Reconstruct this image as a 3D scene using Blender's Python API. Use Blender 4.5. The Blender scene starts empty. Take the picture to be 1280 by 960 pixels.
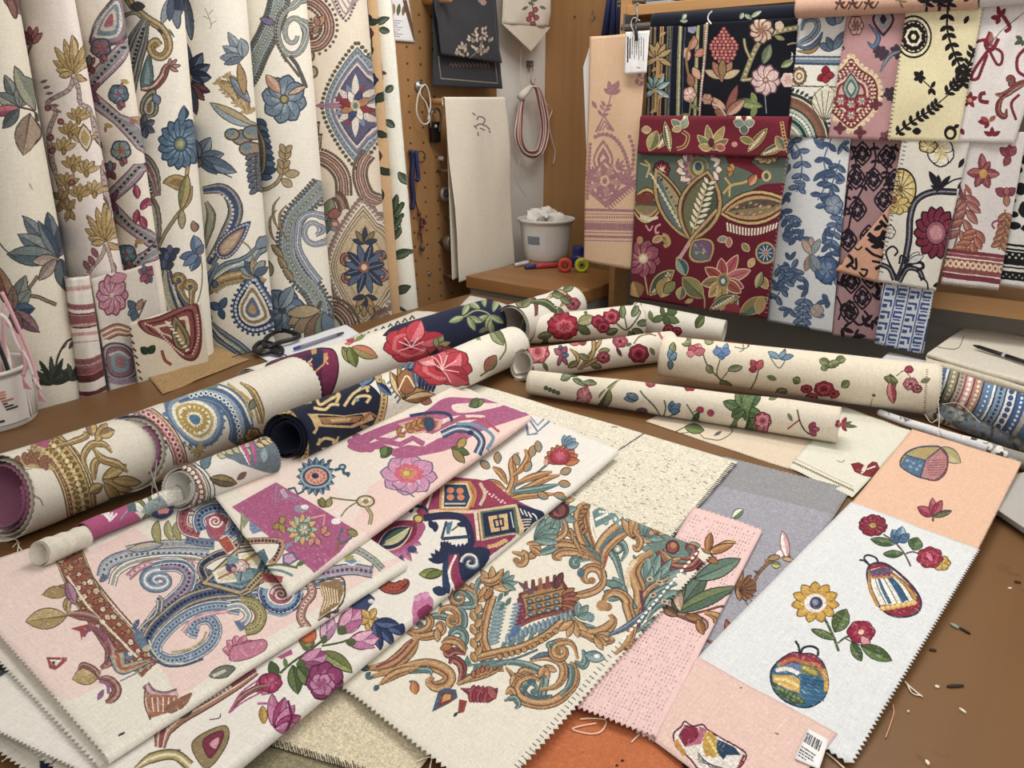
import bpy,bmesh,math,random
import numpy as np
from mathutils import Vector,Matrix
random.seed(7); RNG = np.random.default_rng(7)
PI = math.pi
C = bpy.context.scene.collection
# ---------------------------------------------------------------- camera model (measured from the verticals and the table edges)
FPX = 960.0; TILT = math.radians(19.5); YAW = math.radians(38); EYE = np.array([0,0,1.5])
FW = np.array([-math.sin(YAW)*math.cos(TILT),math.cos(YAW)*math.cos(TILT),-math.sin(TILT)])
RT = np.array([math.cos(YAW),math.sin(YAW),0]); UPV = np.cross(RT,FW)
def ray(px,py): return FW + (px-640)/FPX*RT - (py-480)/FPX*UPV
def hit(px,py,plane):
    """point of a measured place on an axis plane: ('z',h) a level, ('x',d) / ('y',d) a vertical plane"""
    ax,d = plane; k = 'xyz'.index(ax); r = ray(px,py)
    return EYE + r*((d-EYE[k])/r[k])
def proj(P):
    q = np.asarray(P)-EYE; z = q@FW
    return np.stack([640+FPX*(q@RT)/z,480-FPX*(q@UPV)/z],-1)
cam = bpy.data.cameras.new('camera'); camo = bpy.data.objects.new('camera',cam); C.objects.link(camo)
cam.sensor_width = 36; cam.lens = FPX/1280*36; cam.clip_start = .02
camo.location = EYE; camo.rotation_euler = (PI/2-TILT,0,YAW)
bpy.context.scene.camera = camo
# ---------------------------------------------------------------- colours and node materials
def hx(s):
    if not isinstance(s,str): return np.array(s[:3],float)
    s = s.lstrip('#'); return np.array([int(s[i:i+2],16)/255 for i in (0,2,4)])
def lin(c):
    c = hx(c); return np.where(c <= .04045,c/12.92,((c+.055)/1.055)**2.4)
def rgba(c): return (*lin(c),1)
def nodes(name):
    m = bpy.data.materials.new(name); m.use_nodes = True; nt = m.node_tree
    return m,nt,nt.nodes['Principled BSDF']
def lk(nt,a,b): nt.links.new(a,b)
def noise(nt,vec,scale,detail=3,rough=.5):
    n = nt.nodes.new('ShaderNodeTexNoise'); n.inputs['Scale'].default_value = scale
    n.inputs['Detail'].default_value = detail; n.inputs['Roughness'].default_value = rough
    if vec is not None: lk(nt,vec,n.inputs['Vector'])
    return n.outputs['Fac']
def mapping(nt,src,sc,loc=(0,0,0)):
    m = nt.nodes.new('ShaderNodeMapping'); m.inputs['Scale'].default_value = sc; m.inputs['Location'].default_value = loc
    lk(nt,src,m.inputs['Vector']); return m.outputs[0]
def ramp(nt,fac,stops):
    r = nt.nodes.new('ShaderNodeValToRGB'); lk(nt,fac,r.inputs[0]); e = r.color_ramp.elements
    while len(e) < len(stops): e.new(.5)
    for k,(p,c) in enumerate(stops): e[k].position = p; e[k].color = c if len(c) == 4 else (*c,1)
    return r.outputs[0]
def mixc(nt,fac,a,b,mode='MIX'):
    m = nt.nodes.new('ShaderNodeMix'); m.data_type = 'RGBA'; m.blend_type = mode
    for v,i in ((fac,0),(a,6),(b,7)):
        if isinstance(v,(int,float)): m.inputs[i].default_value = v
        elif isinstance(v,tuple): m.inputs[i].default_value = v
        else: lk(nt,v,m.inputs[i])
    return m.outputs[2]
def bump(nt,b,h,s,d=.001):
    n = nt.nodes.new('ShaderNodeBump'); n.inputs['Strength'].default_value = s; n.inputs['Distance'].default_value = d
    lk(nt,h,n.inputs['Height']); lk(nt,n.outputs[0],b.inputs['Normal'])
_pm = {}
def plain(c,rough=.5,metal=0,var=.06,alpha=None,trans=0):
    k = (c,rough,metal,trans)
    if k in _pm: return _pm[k]
    m,nt,b = nodes('paint_'+c.strip('#')); tc = nt.nodes.new('ShaderNodeTexCoord').outputs['Object']
    f = noise(nt,tc,40)
    a = lin(c)
    lk(nt,mixc(nt,f,(*(a*(1-var)),1),(*np.minimum(a*(1+var),1),1)),b.inputs['Base Color'])
    b.inputs['Roughness'].default_value = rough; b.inputs['Metallic'].default_value = metal
    if trans: b.inputs['Transmission Weight'].default_value = trans
    _pm[k] = m; return m
def wood(name,c1,c2,axis=0,rough=.5,scale=1.,spots=False,holes=False):
    m,nt,b = nodes(name); tc = nt.nodes.new('ShaderNodeTexCoord').outputs['Object']
    sc = [60*scale]*3; sc[axis] = 3*scale
    f = noise(nt,mapping(nt,tc,tuple(sc)),1,5,.6)
    sc2 = [9*scale]*3; sc2[axis] = .8*scale
    g = noise(nt,mapping(nt,tc,tuple(sc2)),1,3)
    col = ramp(nt,f,[(.3,rgba(c1)),(.7,rgba(c2))])
    col = mixc(nt,g,col,mixc(nt,1.,col,(.72,.70,.68,1),'MULTIPLY'))
    if holes:
        sp = nt.nodes.new('ShaderNodeSeparateXYZ'); lk(nt,tc,sp.inputs[0]); cb_ = nt.nodes.new('ShaderNodeCombineXYZ')
        for k in range(2): lk(nt,sp.outputs[k+1],cb_.inputs[k])
        vo = nt.nodes.new('ShaderNodeTexVoronoi'); vo.voronoi_dimensions = '2D'; vo.inputs['Randomness'].default_value = 0; vo.inputs['Scale'].default_value = 1
        lk(nt,mapping(nt,cb_.outputs[0],(1/.062,1/.05,1)),vo.inputs['Vector'])
        col = mixc(nt,ramp(nt,vo.outputs['Distance'],[(.075,(1,1,1,1)),(.085,(0,0,0,1))]),col,rgba('#3a2a1c'))
    if spots:
        s = noise(nt,tc,14,4,.62); sp = ramp(nt,s,[(.66,(0,0,0,1)),(.74,(1,1,1,1))])
        col = mixc(nt,sp,col,rgba('#5d4128'))
        s2 = noise(nt,tc,3,3); sp2 = ramp(nt,s2,[(.4,(0,0,0,1)),(.7,(.5,.5,.5,1))])
        col = mixc(nt,sp2,col,mixc(nt,1.,col,(.8,.77,.74,1),'MULTIPLY'))
    lk(nt,col,b.inputs['Base Color']); b.inputs['Roughness'].default_value = rough
    bump(nt,b,f,.15,.001); return m
# ---------------------------------------------------------------- objects
def tag(o,label,cat,group=None):
    o['label'] = label; o['category'] = cat
    if group: o['group'] = group
    return o
def empty(name,loc,label,cat,group=None):
    o = bpy.data.objects.new(name,None); C.objects.link(o); o.location = loc; return tag(o,label,cat,group)
def mobj(name,V,Fc,mat,parent=None,smooth=False,uv=None):
    me = bpy.data.meshes.new(name); me.from_pydata([tuple(v) for v in V],[],[tuple(f) for f in Fc]); me.update()
    if smooth: me.polygons.foreach_set('use_smooth',[True]*len(me.polygons))
    me.materials.append(mat); o = bpy.data.objects.new(name,me); C.objects.link(o)
    if parent:
        o.parent = parent
        L = np.array(parent_loc(parent)); co = np.array([v.co[:] for v in me.vertices])-L
        me.vertices.foreach_set('co',co.astype(np.float32).ravel()); me.update()
    return o
def parent_loc(p):
    l = np.zeros(3)
    while p is not None: l = l+np.array(p.location); p = p.parent
    return l
def mod(o,t,**k):
    m = o.modifiers.new(t.lower(),t)
    for a,v in k.items(): setattr(m,a,v)
    return o
def join(*parts):
    V,F = [],[]
    for v,f in parts:
        n = len(V); V += [tuple(p) for p in v]; F += [tuple(i+n for i in q) for q in f]
    return V,F
def box(a,b):
    (x0,y0,z0),(x1,y1,z1) = a,b
    V = [(x,y,z) for x in (x0,x1) for y in (y0,y1) for z in (z0,z1)]
    return V,[(0,1,3,2),(4,6,7,5),(0,4,5,1),(2,3,7,6),(0,2,6,4),(1,5,7,3)]
def tube(P,r,n=8,caps=True):
    P = np.array(P,float); m = len(P); R = np.full(m,r) if np.isscalar(r) else np.array(r,float)
    T = np.gradient(P,axis=0); T /= np.linalg.norm(T,axis=1)[:,None]+1e-12
    a = np.array([0,0,1.]) if abs(T[0][2]) < .9 else np.array([1.,0,0])
    V = []; N = a-T[0]*(a@T[0]); N /= np.linalg.norm(N)
    for i in range(m):
        N = N-T[i]*(N@T[i]); N /= np.linalg.norm(N); B = np.cross(T[i],N)
        for k in range(n):
            t = 2*PI*k/n; V.append(P[i]+R[i]*(math.cos(t)*N+math.sin(t)*B))
    F = [(i*n+k,i*n+(k+1) % n,(i+1)*n+(k+1) % n,(i+1)*n+k) for i in range(m-1) for k in range(n)]
    if caps: F += [tuple(range(n))[::-1],tuple(range((m-1)*n,m*n))]
    return V,F
def lathe(prof,c=(0,0,0),n=40,axis='z'):
    V,F = [],[]
    for r,z in prof:
        for k in range(n):
            t = 2*PI*k/n; p = (r*math.cos(t),r*math.sin(t),z)
            if axis == 'x': p = (p[2],p[0],p[1])
            if axis == 'y': p = (p[0],p[2],p[1])
            V.append((p[0]+c[0],p[1]+c[1],p[2]+c[2]))
    for i in range(len(prof)-1):
        for k in range(n): F.append((i*n+k,i*n+(k+1) % n,(i+1)*n+(k+1) % n,(i+1)*n+k))
    return V,F
def cr(P,n=8,closed=False):
    P = np.array(P,float)
    if len(P) < 3 and not closed:
        t = np.linspace(0,1,n+1)[:,None]; return P[0]*(1-t)+P[-1]*t
    if closed: Q = np.vstack([P[-1],P,P[0],P[1]])
    else: Q = np.vstack([2*P[0]-P[1],P,2*P[-1]-P[-2]])
    t = np.linspace(0,1,n,endpoint=False)[:,None]; out = []
    for i in range(1,len(Q)-2):
        a,b,c,d = Q[i-1],Q[i],Q[i+1],Q[i+2]
        out.append(.5*((2*b)+(-a+c)*t+(2*a-5*b+4*c-d)*t*t+(-a+3*b-3*c+d)*t**3))
    o = np.vstack(out)
    return o if closed else np.vstack([o,P[-1]])
def vnoise(n,m,cells,seed):
    r = np.random.default_rng(abs(int(seed))); g = r.standard_normal((cells+3,cells+3))
    x = np.linspace(0,cells,n); y = np.linspace(0,cells,m)
    xi = x.astype(int); yi = y.astype(int); fx = (x-xi)[:,None]; fy = (y-yi)[None]
    fx = fx*fx*(3-2*fx); fy = fy*fy*(3-2*fy)
    A = g[xi][:,yi]; B = g[xi+1][:,yi]; D = g[xi][:,yi+1]; E = g[xi+1][:,yi+1]
    return (A*(1-fx)+B*fx)*(1-fy)+(D*(1-fx)+E*fx)*fy
# ---------------------------------------------------------------- cloth: a grid of points with its own woven pattern, drawn in the cloth's own metric coordinates
class Cloth:
    def __init__(s,name,label,cat,G,us,vs,base,group=None,pink='',front=None,face=None,ppm=1300,th=.0008,
                 tooth=.003,weave=1.,rough=.9,parent=None,grain=.05,sat=.84):
        s.sat = sat
        s.name,s.label,s.cat,s.group,s.G,s.us,s.vs = name,label,cat,group,G,np.array(us),np.array(vs)
        s.pink,s.th,s.tooth,s.weave,s.rough,s.parent,s.grain = pink,th,tooth,weave,rough,parent,grain
        s.lo = np.array([us[0],vs[0]]); s.size = np.array([us[-1]-us[0],vs[-1]-vs[0]])
        s.ppm = ppm; w,h = np.maximum((s.size*ppm).astype(int),8)
        s.img = np.empty((h,w,3),np.float32); s.img[:] = hx(base); s.base = hx(base); s.mask = np.zeros((h,w),bool)
        q = proj(G); Gu = np.gradient(G,s.us,axis=0); Gv = np.gradient(G,s.vs,axis=1)
        N = np.cross(Gu,Gv); d = ((EYE-G)*N).sum(-1)
        if face is None:
            i,j = front or (len(us)//2,len(vs)//2); face = np.sign(d[i,j])
        ok = d*face > 0
        if front == 'outer': pass
        s.q,s.ok = q,ok
        s.qu = np.gradient(q,s.us,axis=0); s.qv = np.gradient(q,s.vs,axis=1)
        U,V = np.meshgrid(s.us,s.vs,indexing='ij')
        s.UV = np.stack([U,V],-1); s._inv = None; s.vlim = None
    def _build(s):
        ok = s.ok.copy()
        if s.vlim is not None: ok &= (s.UV[...,1] <= s.vlim)
        inside = (s.q[...,0] > -500) & (s.q[...,0] < 1800) & (s.q[...,1] > -500) & (s.q[...,1] < 1500)
        if (ok & inside).any(): ok &= inside
        sel = ok
        q = s.q[sel]; uv = s.UV[sel]; qu = s.qu[sel]; qv = s.qv[sel]
        x0,y0 = np.maximum(q.min(0)-60,-200); x1,y1 = np.minimum(q.max(0)+60,[1480,1160])
        step = max(4.,(x1-x0)/90,(y1-y0)/90)
        gx = np.arange(x0,x1+step,step); gy = np.arange(y0,y1+step,step)
        X,Y = np.meshgrid(gx,gy,indexing='ij'); Q = np.stack([X.ravel(),Y.ravel()],-1).astype(np.float32)
        sub = q.astype(np.float32); out = np.empty((len(Q),2))
        for a in range(0,len(Q),1500):
            D = ((Q[a:a+1500,None]-sub[None])**2).sum(-1); k = D.argmin(1)
            dq = Q[a:a+1500]-q[k]; A = qu[k]; B = qv[k]; det = A[:,0]*B[:,1]-A[:,1]*B[:,0]
            det = np.where(abs(det) < 1,np.sign(det+1e-9)*1,det) if False else det+1e-9*(det == 0)
            du = (dq[:,0]*B[:,1]-dq[:,1]*B[:,0])/det; dv = (A[:,0]*dq[:,1]-A[:,1]*dq[:,0])/det
            lim = .25; out[a:a+1500] = uv[k]+np.stack([np.clip(du,-lim,lim),np.clip(dv,-lim,lim)],-1)
        s._inv = (gx,gy,out.reshape(len(gx),len(gy),2),step)
    def inv(s,P):
        if s._inv is None: s._build()
        gx,gy,T,st = s._inv; P = np.asarray(P,float)
        fx = np.clip((P[:,0]-gx[0])/st,0,len(gx)-1.001); fy = np.clip((P[:,1]-gy[0])/st,0,len(gy)-1.001)
        i = fx.astype(int); j = fy.astype(int); fx = (fx-i)[:,None]; fy = (fy-j)[:,None]
        return (T[i,j]*(1-fx)+T[i+1,j]*fx)*(1-fy)+(T[i,j+1]*(1-fx)+T[i+1,j+1]*fx)*fy
    # raster of one polygon given in cloth metres
    def fillm(s,uv,col,mark=True):
        P = (uv-s.lo)*s.ppm; h,w = s.mask.shape
        x0 = P[:,0]; y0 = P[:,1]; x1 = np.roll(x0,-1); y1 = np.roll(y0,-1)
        if not (x0.max() > 0 and x0.min() < w and y0.max() > 0 and y0.min() < h): return
        up = y1 > y0; lo = np.where(up,y0,y1); hi = np.where(up,y1,y0)
        a = np.clip(np.ceil(lo-.5),0,h).astype(int); b = np.clip(np.ceil(hi-.5),0,h).astype(int); n = np.maximum(b-a,0)
        tot = n.sum()
        if tot == 0: return
        e = np.repeat(np.arange(len(n)),n); off = np.arange(tot)-np.repeat(np.cumsum(n)-n,n); row = a[e]+off
        xs = x0[e]+(row+.5-y0[e])*(x1[e]-x0[e])/(y1[e]-y0[e])
        c0 = int(np.clip(np.floor(x0.min()),0,w-1)); c1 = int(np.clip(np.ceil(x0.max())+1,1,w))
        xi = np.clip(np.ceil(xs-.5),c0,c1).astype(int)-c0; r0,r1 = row.min(),row.max()+1
        acc = np.zeros((r1-r0,c1-c0+1),np.int32); np.add.at(acc,(row-r0,xi),np.where(up[e],1,-1))
        m = np.cumsum(acc,1)[:,:-1] != 0
        s.img[r0:r1,c0:c1][m] = hx(col)
        s.mask[r0:r1,c0:c1][m] = mark
    def zone(s,a,b,col):
        """a whole turn-round stretch of a roll between the places a and b along it"""
        u = s.inv(np.array([a,b],float))[:,0]; u0,u1 = min(u),max(u); v0,v1 = s.lo[1],s.lo[1]+s.size[1]
        if a[0] < 0: u0 = s.lo[0]
        s.fillm(np.array([(u0,v0),(u1,v0),(u1,v1),(u0,v1)]),col,False)
    def inner(s,col,k=1.02):
        v0 = s.vlim*k; u1 = s.lo[0]+s.size[0]; v1 = s.lo[1]+s.size[1]; s.fillm(np.array([(0,v0),(u1,v0),(u1,v1),(0,v1)]),col,False)
    def fill(s,P,col,mark=True): s.fillm(s.inv(np.array(P,float)),col,mark)
    # --- drawing vocabulary, in measured places of the cloth
    def blob(s,P,col,ol=None,w=1.2,mark=True):
        Q = cr(P,6,True); s.fill(Q,col,mark)
        if ol: s.line(np.vstack([Q,Q[:1]]),w,ol,False)
    def line(s,P,w,col,smooth=True,mark=True):
        Q = cr(P,8) if smooth else np.array(P,float)
        if len(Q) < 2: return
        T = np.gradient(Q,axis=0); T /= np.linalg.norm(T,axis=1)[:,None]+1e-9; N = np.stack([-T[:,1],T[:,0]],-1)
        W = np.interp(np.linspace(0,1,len(Q)),np.linspace(0,1,np.size(w)),np.atleast_1d(w))[:,None]/2
        s.fill(np.vstack([Q+N*W,(Q-N*W)[::-1]]),col,mark)
    def multi(s,P,layers,smooth=True):
        Q = cr(P,8) if smooth else np.array(P,float)
        for w,c in layers: s.line(Q,w,c,False)
    def ell(s,x,y,rx,ry=None,col='#000',ang=0,n=18):
        ry = rx if ry is None else ry; t = np.linspace(0,2*PI,n,endpoint=False); a = math.radians(ang)
        X,Y = rx*np.cos(t),ry*np.sin(t)
        s.fill(np.stack([x+X*math.cos(a)-Y*math.sin(a),y+X*math.sin(a)+Y*math.cos(a)],-1),col)
    def leaf(s,x,y,L,W,ang,c1,c2=None,ol=None,bend=0,ow=1.,vein=None,k=1.):
        t = np.linspace(0,1,9); a = np.radians(ang+bend*(t-.0)); d = L/8
        ax = np.stack([np.cumsum(np.r_[0,np.cos(a[:-1])*d]),np.cumsum(np.r_[0,np.sin(a[:-1])*d])],-1)+[x,y]
        N = np.stack([-np.sin(a),np.cos(a)],-1); wd = (W/2*np.sin(PI*t**k)**.8)[:,None]
        up,dn = ax+N*wd,(ax-N*wd)[::-1]; P = np.vstack([up,dn])
        if ol:
            g = (wd+1.25*ow*np.sign(wd+.01)); s.fill(np.vstack([[ax[0]-(ax[1]-ax[0])*.15],ax+N*g,[ax[-1]+(ax[-1]-ax[-2])*.25],(ax-N*g)[::-1]]),ol)
        s.fill(P,c1)
        if c2: s.fill(np.vstack([up,ax[::-1]]),c2)
        if vein: s.line(ax[:-1],(max(1.,W*.08),.6),vein,False)
    def flower(s,x,y,r,n,c1,c2=None,ol=None,ry=None,rot=0,pw=.9,cc=(),k=.75,vein=None):
        ry = r if ry is None else ry; W = 2*r*math.sin(PI/n)*min(pw,1.0) if n > 2 else r; t = np.linspace(0,1,9); wd = W/2*np.sin(PI*t**(1/k))**.7
        def pet(a,fu,fv,g,col):
            u = t*r*fu*(1+g/r*1.1); v = wd*fv+g*(t > .05); px = np.r_[u,u[::-1]]; py = np.r_[v,-v[::-1]]
            s.fill(np.stack([x+px*math.cos(a)-py*math.sin(a),y+(px*math.sin(a)+py*math.cos(a))*ry/r],-1),col)
        for i in range(n):
            a = 2*PI*i/n+math.radians(rot)
            if ol: pet(a,1,1,1.25 if r > 9 else .8,ol)
            pet(a,1,1,0,c1)
            if c2: pet(a,.62,.5,0,c2)
            if vein: s.line([(x+.3*r*math.cos(a),y+.3*ry*math.sin(a)),(x+.85*r*math.cos(a),y+.85*ry*math.sin(a))],.9,vein,False)
        for f,c in cc: s.ell(x,y,r*f,ry*f,c)
    def fern(s,P,n,L,W,c1,c2=None,side=0,ang=55,ol=None,stem=None,sw=1.5,bend=0,t0=0,t1=1):
        Q = cr(P,10); T = np.gradient(Q,axis=0); Ls = np.atleast_1d(L)
        if stem: s.line(Q,sw,stem,False)
        for i in range(n):
            t = t0+(t1-t0)*(i+.5)/n; k = int(t*(len(Q)-1)); d = math.degrees(math.atan2(T[k,1],T[k,0])); l = np.interp(i/max(n-1,1),np.linspace(0,1,len(Ls)),Ls)
            for sg in ((1,-1) if side == 0 else (side,)):
                s.leaf(Q[k,0],Q[k,1],l,W*l/Ls.max(),d+sg*ang,c1,c2,ol,bend*sg)
    def dots(s,P,n,r,col,smooth=True,off=0):
        Q = cr(P,10) if smooth else np.array(P,float)
        d = np.r_[0,np.cumsum(np.linalg.norm(np.diff(Q,axis=0),axis=1))]; T = np.gradient(Q,axis=0)
        for i in range(n):
            t = (i+.5)/n*d[-1]; x = np.interp(t,d,Q[:,0]); y = np.interp(t,d,Q[:,1])
            tx = np.interp(t,d,T[:,0]); ty = np.interp(t,d,T[:,1]); l = math.hypot(tx,ty)+1e-9
            s.ell(x-ty/l*off,y+tx/l*off,r,r,col if isinstance(col,str) else col[i % len(col)],n=8)
    def nest(s,P,layers,smooth=False):
        P = np.array(P,float); c = P.mean(0)
        if smooth: P = cr(P,6,True)
        for k,col in layers: s.fill(c+(P-c)*k,col)
    def spiral(s,x,y,r,turns,a0,layers,ry=None,r1=.12,lead=None,d=1):
        ry = r if ry is None else ry; t = np.linspace(0,1,int(26*turns)+6); a = math.radians(a0)+d*2*PI*turns*t; k = 1-(1-r1)*t
        P = np.stack([x+r*k*np.cos(a),y+ry*k*np.sin(a)],-1)
        if lead is not None: P = np.vstack([cr(list(lead)+[P[0]],8)[:-1],P])
        for w,c in layers:
            w = np.atleast_1d(w); s.line(P,w if len(w) > 1 else (w[0],w[0]*.5),c,False)
        return P
    def pais(s,x,y,L,W,ang,bend,layers,dots=None,edge=None):
        t = np.linspace(0,1,24); a = np.radians(ang+bend*t**1.5); d = L/23
        ax = np.stack([np.cumsum(np.r_[0,np.cos(a[:-1])*d]),np.cumsum(np.r_[0,np.sin(a[:-1])*d])],-1)+[x,y]
        N = np.stack([-np.sin(a),np.cos(a)],-1); prof = np.sqrt(np.clip(t*3.2,0,1))*np.where(t > .3,np.cos((t-.3)/.7*PI/2)**.8,1)
        prof = np.where(t < .3,np.sqrt(np.clip(1-((.3-t)/.3)**2,0,1)),prof)
        c0 = ax[7]
        def outl(k):
            w = (W/2*prof*k)[:,None]; ax2 = c0+(ax-c0)*(1-(1-k)*.75); return np.vstack([ax2+N*w,(ax2-N*w)[::-1]])
        if edge:
            O = outl(1.06); d = np.linalg.norm(np.diff(O,axis=0),axis=1).sum(); s.dots(O,max(8,int(d/edge[0])),edge[1],edge[2],False)
        for k,c in layers: s.fill(outl(k),c)
        if dots:
            O = outl(dots[0]); s.dots(O,dots[1],dots[2],dots[3],False)
    def stripe(s,P,Q,bands):
        """bands between line P and line Q: (from, to, colour) as fractions"""
        P = np.array(P,float); Q = np.array(Q,float)
        for a,b,c in bands:
            s.fill(np.vstack([P+(Q-P)*a,(P+(Q-P)*b)[::-1]]),c)
    def between(s,P,Q,f,n): # points along the path a fraction f between P and Q
        A = cr(P,10); B = cr(Q,10); i = np.linspace(0,len(A)-1,n).astype(int); j = np.linspace(0,len(B)-1,n).astype(int)
        return A[i]+(B[j]-A[i])*f
    def hatch(s,P,d,ang,w,col):
        """thread lines over a polygon's bounding area"""
        P = np.array(P,float); c = P.mean(0); R = np.abs(P-c).max()*1.5; a = math.radians(ang)
        keep = s.img.copy(); m = s.mask.copy(); s.mask[:] = False; s.fill(P,'#000000'); area = s.mask.copy(); s.img[:] = keep
        for k in np.arange(-R,R,d):
            o = c+np.array([-math.sin(a),math.cos(a)])*k; v = np.array([math.cos(a),math.sin(a)])*R
            s.line([o-v,o+v],w,col,False)
        s.img[~area] = keep[~area]; s.mask = m | area
    def speckle(s,col,dens=.02,P=None,long=3,seed=1,axis=1):
        r = np.random.default_rng(seed); h,w = s.mask.shape; n = int(h*w*dens/long)
        if P is not None:
            keep = s.img.copy(); m = s.mask.copy(); s.mask[:] = False; s.fill(P,'#000000'); area = s.mask.copy(); s.img[:] = keep; s.mask = m
        else: area = None
        iy = r.integers(0,h-long,n) if axis == 0 else r.integers(0,h,n); ix = r.integers(0,w-long,n) if axis == 1 else r.integers(0,w,n)
        for k in range(long):
            yy,xx = (iy+k,ix) if axis == 0 else (iy,ix+k)
            if area is not None: g = area[yy,xx]; yy,xx = yy[g],xx[g]
            s.img[yy,xx] = s.img[yy,xx]*.45+hx(col)*.55
    def done(s):
        h,w = s.mask.shape
        n = RNG.standard_normal((h,w)).astype(np.float32); n2 = np.repeat(np.repeat(RNG.standard_normal((h//3+1,w//3+1)),3,0),3,1)[:h,:w]
        st = np.repeat(RNG.standard_normal((h,w//6+1)),6,1)[:,:w]; sv = np.repeat(RNG.standard_normal((h//6+1,w)),6,0)[:h]
        gm = (s.img@np.array([.3,.59,.11],np.float32))[...,None]; s.img = gm+(s.img-gm)*s.sat
        amp = np.where(s.mask,.10,s.grain*.5)[...,None]; s.img *= 1+amp*(n*.45+n2*.45+st*.45+sv*.25)[...,None]
        np.clip(s.img,0,1,s.img)
        px = np.ones((h,w,4),np.float32); px[...,:3] = s.img
        im = bpy.data.images.new(s.name+'_pattern',w,h); im.pixels.foreach_set(px.ravel()); im.update(); im.pack()
        m,nt,b = nodes(s.name+'_cloth'); ti = nt.nodes.new('ShaderNodeTexImage'); ti.image = im; ti.extension = 'EXTEND'
        uvn = nt.nodes.new('ShaderNodeUVMap').outputs[0]
        a,c = s.size
        n1 = noise(nt,mapping(nt,uvn,(a*25,c*900,1)),1,2); n3 = noise(nt,mapping(nt,uvn,(a*900,c*25,1)),1,2)
        add = nt.nodes.new('ShaderNodeMath'); add.operation = 'ADD'; lk(nt,n1,add.inputs[0]); lk(nt,n3,add.inputs[1])
        g = ramp(nt,add.outputs[0],[(.75,(1-.16*s.weave,)*3),(1.25,(1+.0,)*3)])
        # the two threads' noises sum to about one; the ramp works on half of it
        hf = nt.nodes.new('ShaderNodeMath'); hf.operation = 'MULTIPLY'; hf.inputs[1].default_value = .5; lk(nt,add.outputs[0],hf.inputs[0])
        g = ramp(nt,hf.outputs[0],[(.36,(1-.11*s.weave,)*3),(.56,(1.,)*3)])
        lk(nt,mixc(nt,1.,ti.outputs[0],g,'MULTIPLY'),b.inputs['Base Color'])
        b.inputs['Roughness'].default_value = s.rough; b.inputs['Specular IOR Level'].default_value = .15
        b.inputs['Sheen Weight'].default_value = .08
        bump(nt,b,hf.outputs[0],.35*s.weave,.0015)
        nu,nv = len(s.us),len(s.vs); V = s.G.reshape(-1,3).tolist(); UV = ((s.UV-s.lo)/s.size).reshape(-1,2).tolist()
        I = np.arange(nu*nv).reshape(nu,nv)
        F = np.stack([I[:-1,:-1],I[1:,:-1],I[1:,1:],I[:-1,1:]],-1).reshape(-1,4).tolist()
        for e in s.pink.split():
            ln,inn,rev = {'u0': (I[0],I[1],0),'u1': (I[-1],I[-2],1),'v0': (I[:,0],I[:,1],1),'v1': (I[:,-1],I[:,-2],0)}[e]
            for k in range(len(ln)-1):
                a_,b_ = np.array(V[ln[k]]),np.array(V[ln[k+1]]); o = a_-np.array(V[inn[k]]); o = o/(np.linalg.norm(o)+1e-9)*s.tooth
                V.append(((a_+b_)/2+o).tolist()); UV.append(((np.array(UV[ln[k]])+np.array(UV[ln[k+1]]))/2).tolist())
                # the neighbour quad runs this edge one way, the tooth must run it the other way
                F.append([ln[k],ln[k+1],len(V)-1] if e in ('u0','v1') else [ln[k+1],ln[k],len(V)-1])
        o = mobj(s.name,V,F,m,s.parent,True); me = o.data; l = me.uv_layers.new(name='UVMap')
        vi = np.empty(len(me.loops),int); me.loops.foreach_get('vertex_index',vi); l.data.foreach_set('uv',np.array(UV,np.float32)[vi].ravel())
        if s.th: mod(o,'SOLIDIFY',thickness=s.th,offset=0)
        if s.parent is None: tag(o,s.label,s.cat,s.group)
        s.obj = o; s.img = None; return o
def axisarr(n,L,fa=0,fb=0,back=.04):
    m = np.linspace(0,L,n)
    def ext(r): return np.r_[np.linspace(0,PI*r,9)[1:],PI*r+np.array([.3,.7,1.])*back] if r else np.array([])
    return np.r_[-ext(fa)[::-1],m,L+ext(fb)]
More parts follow.
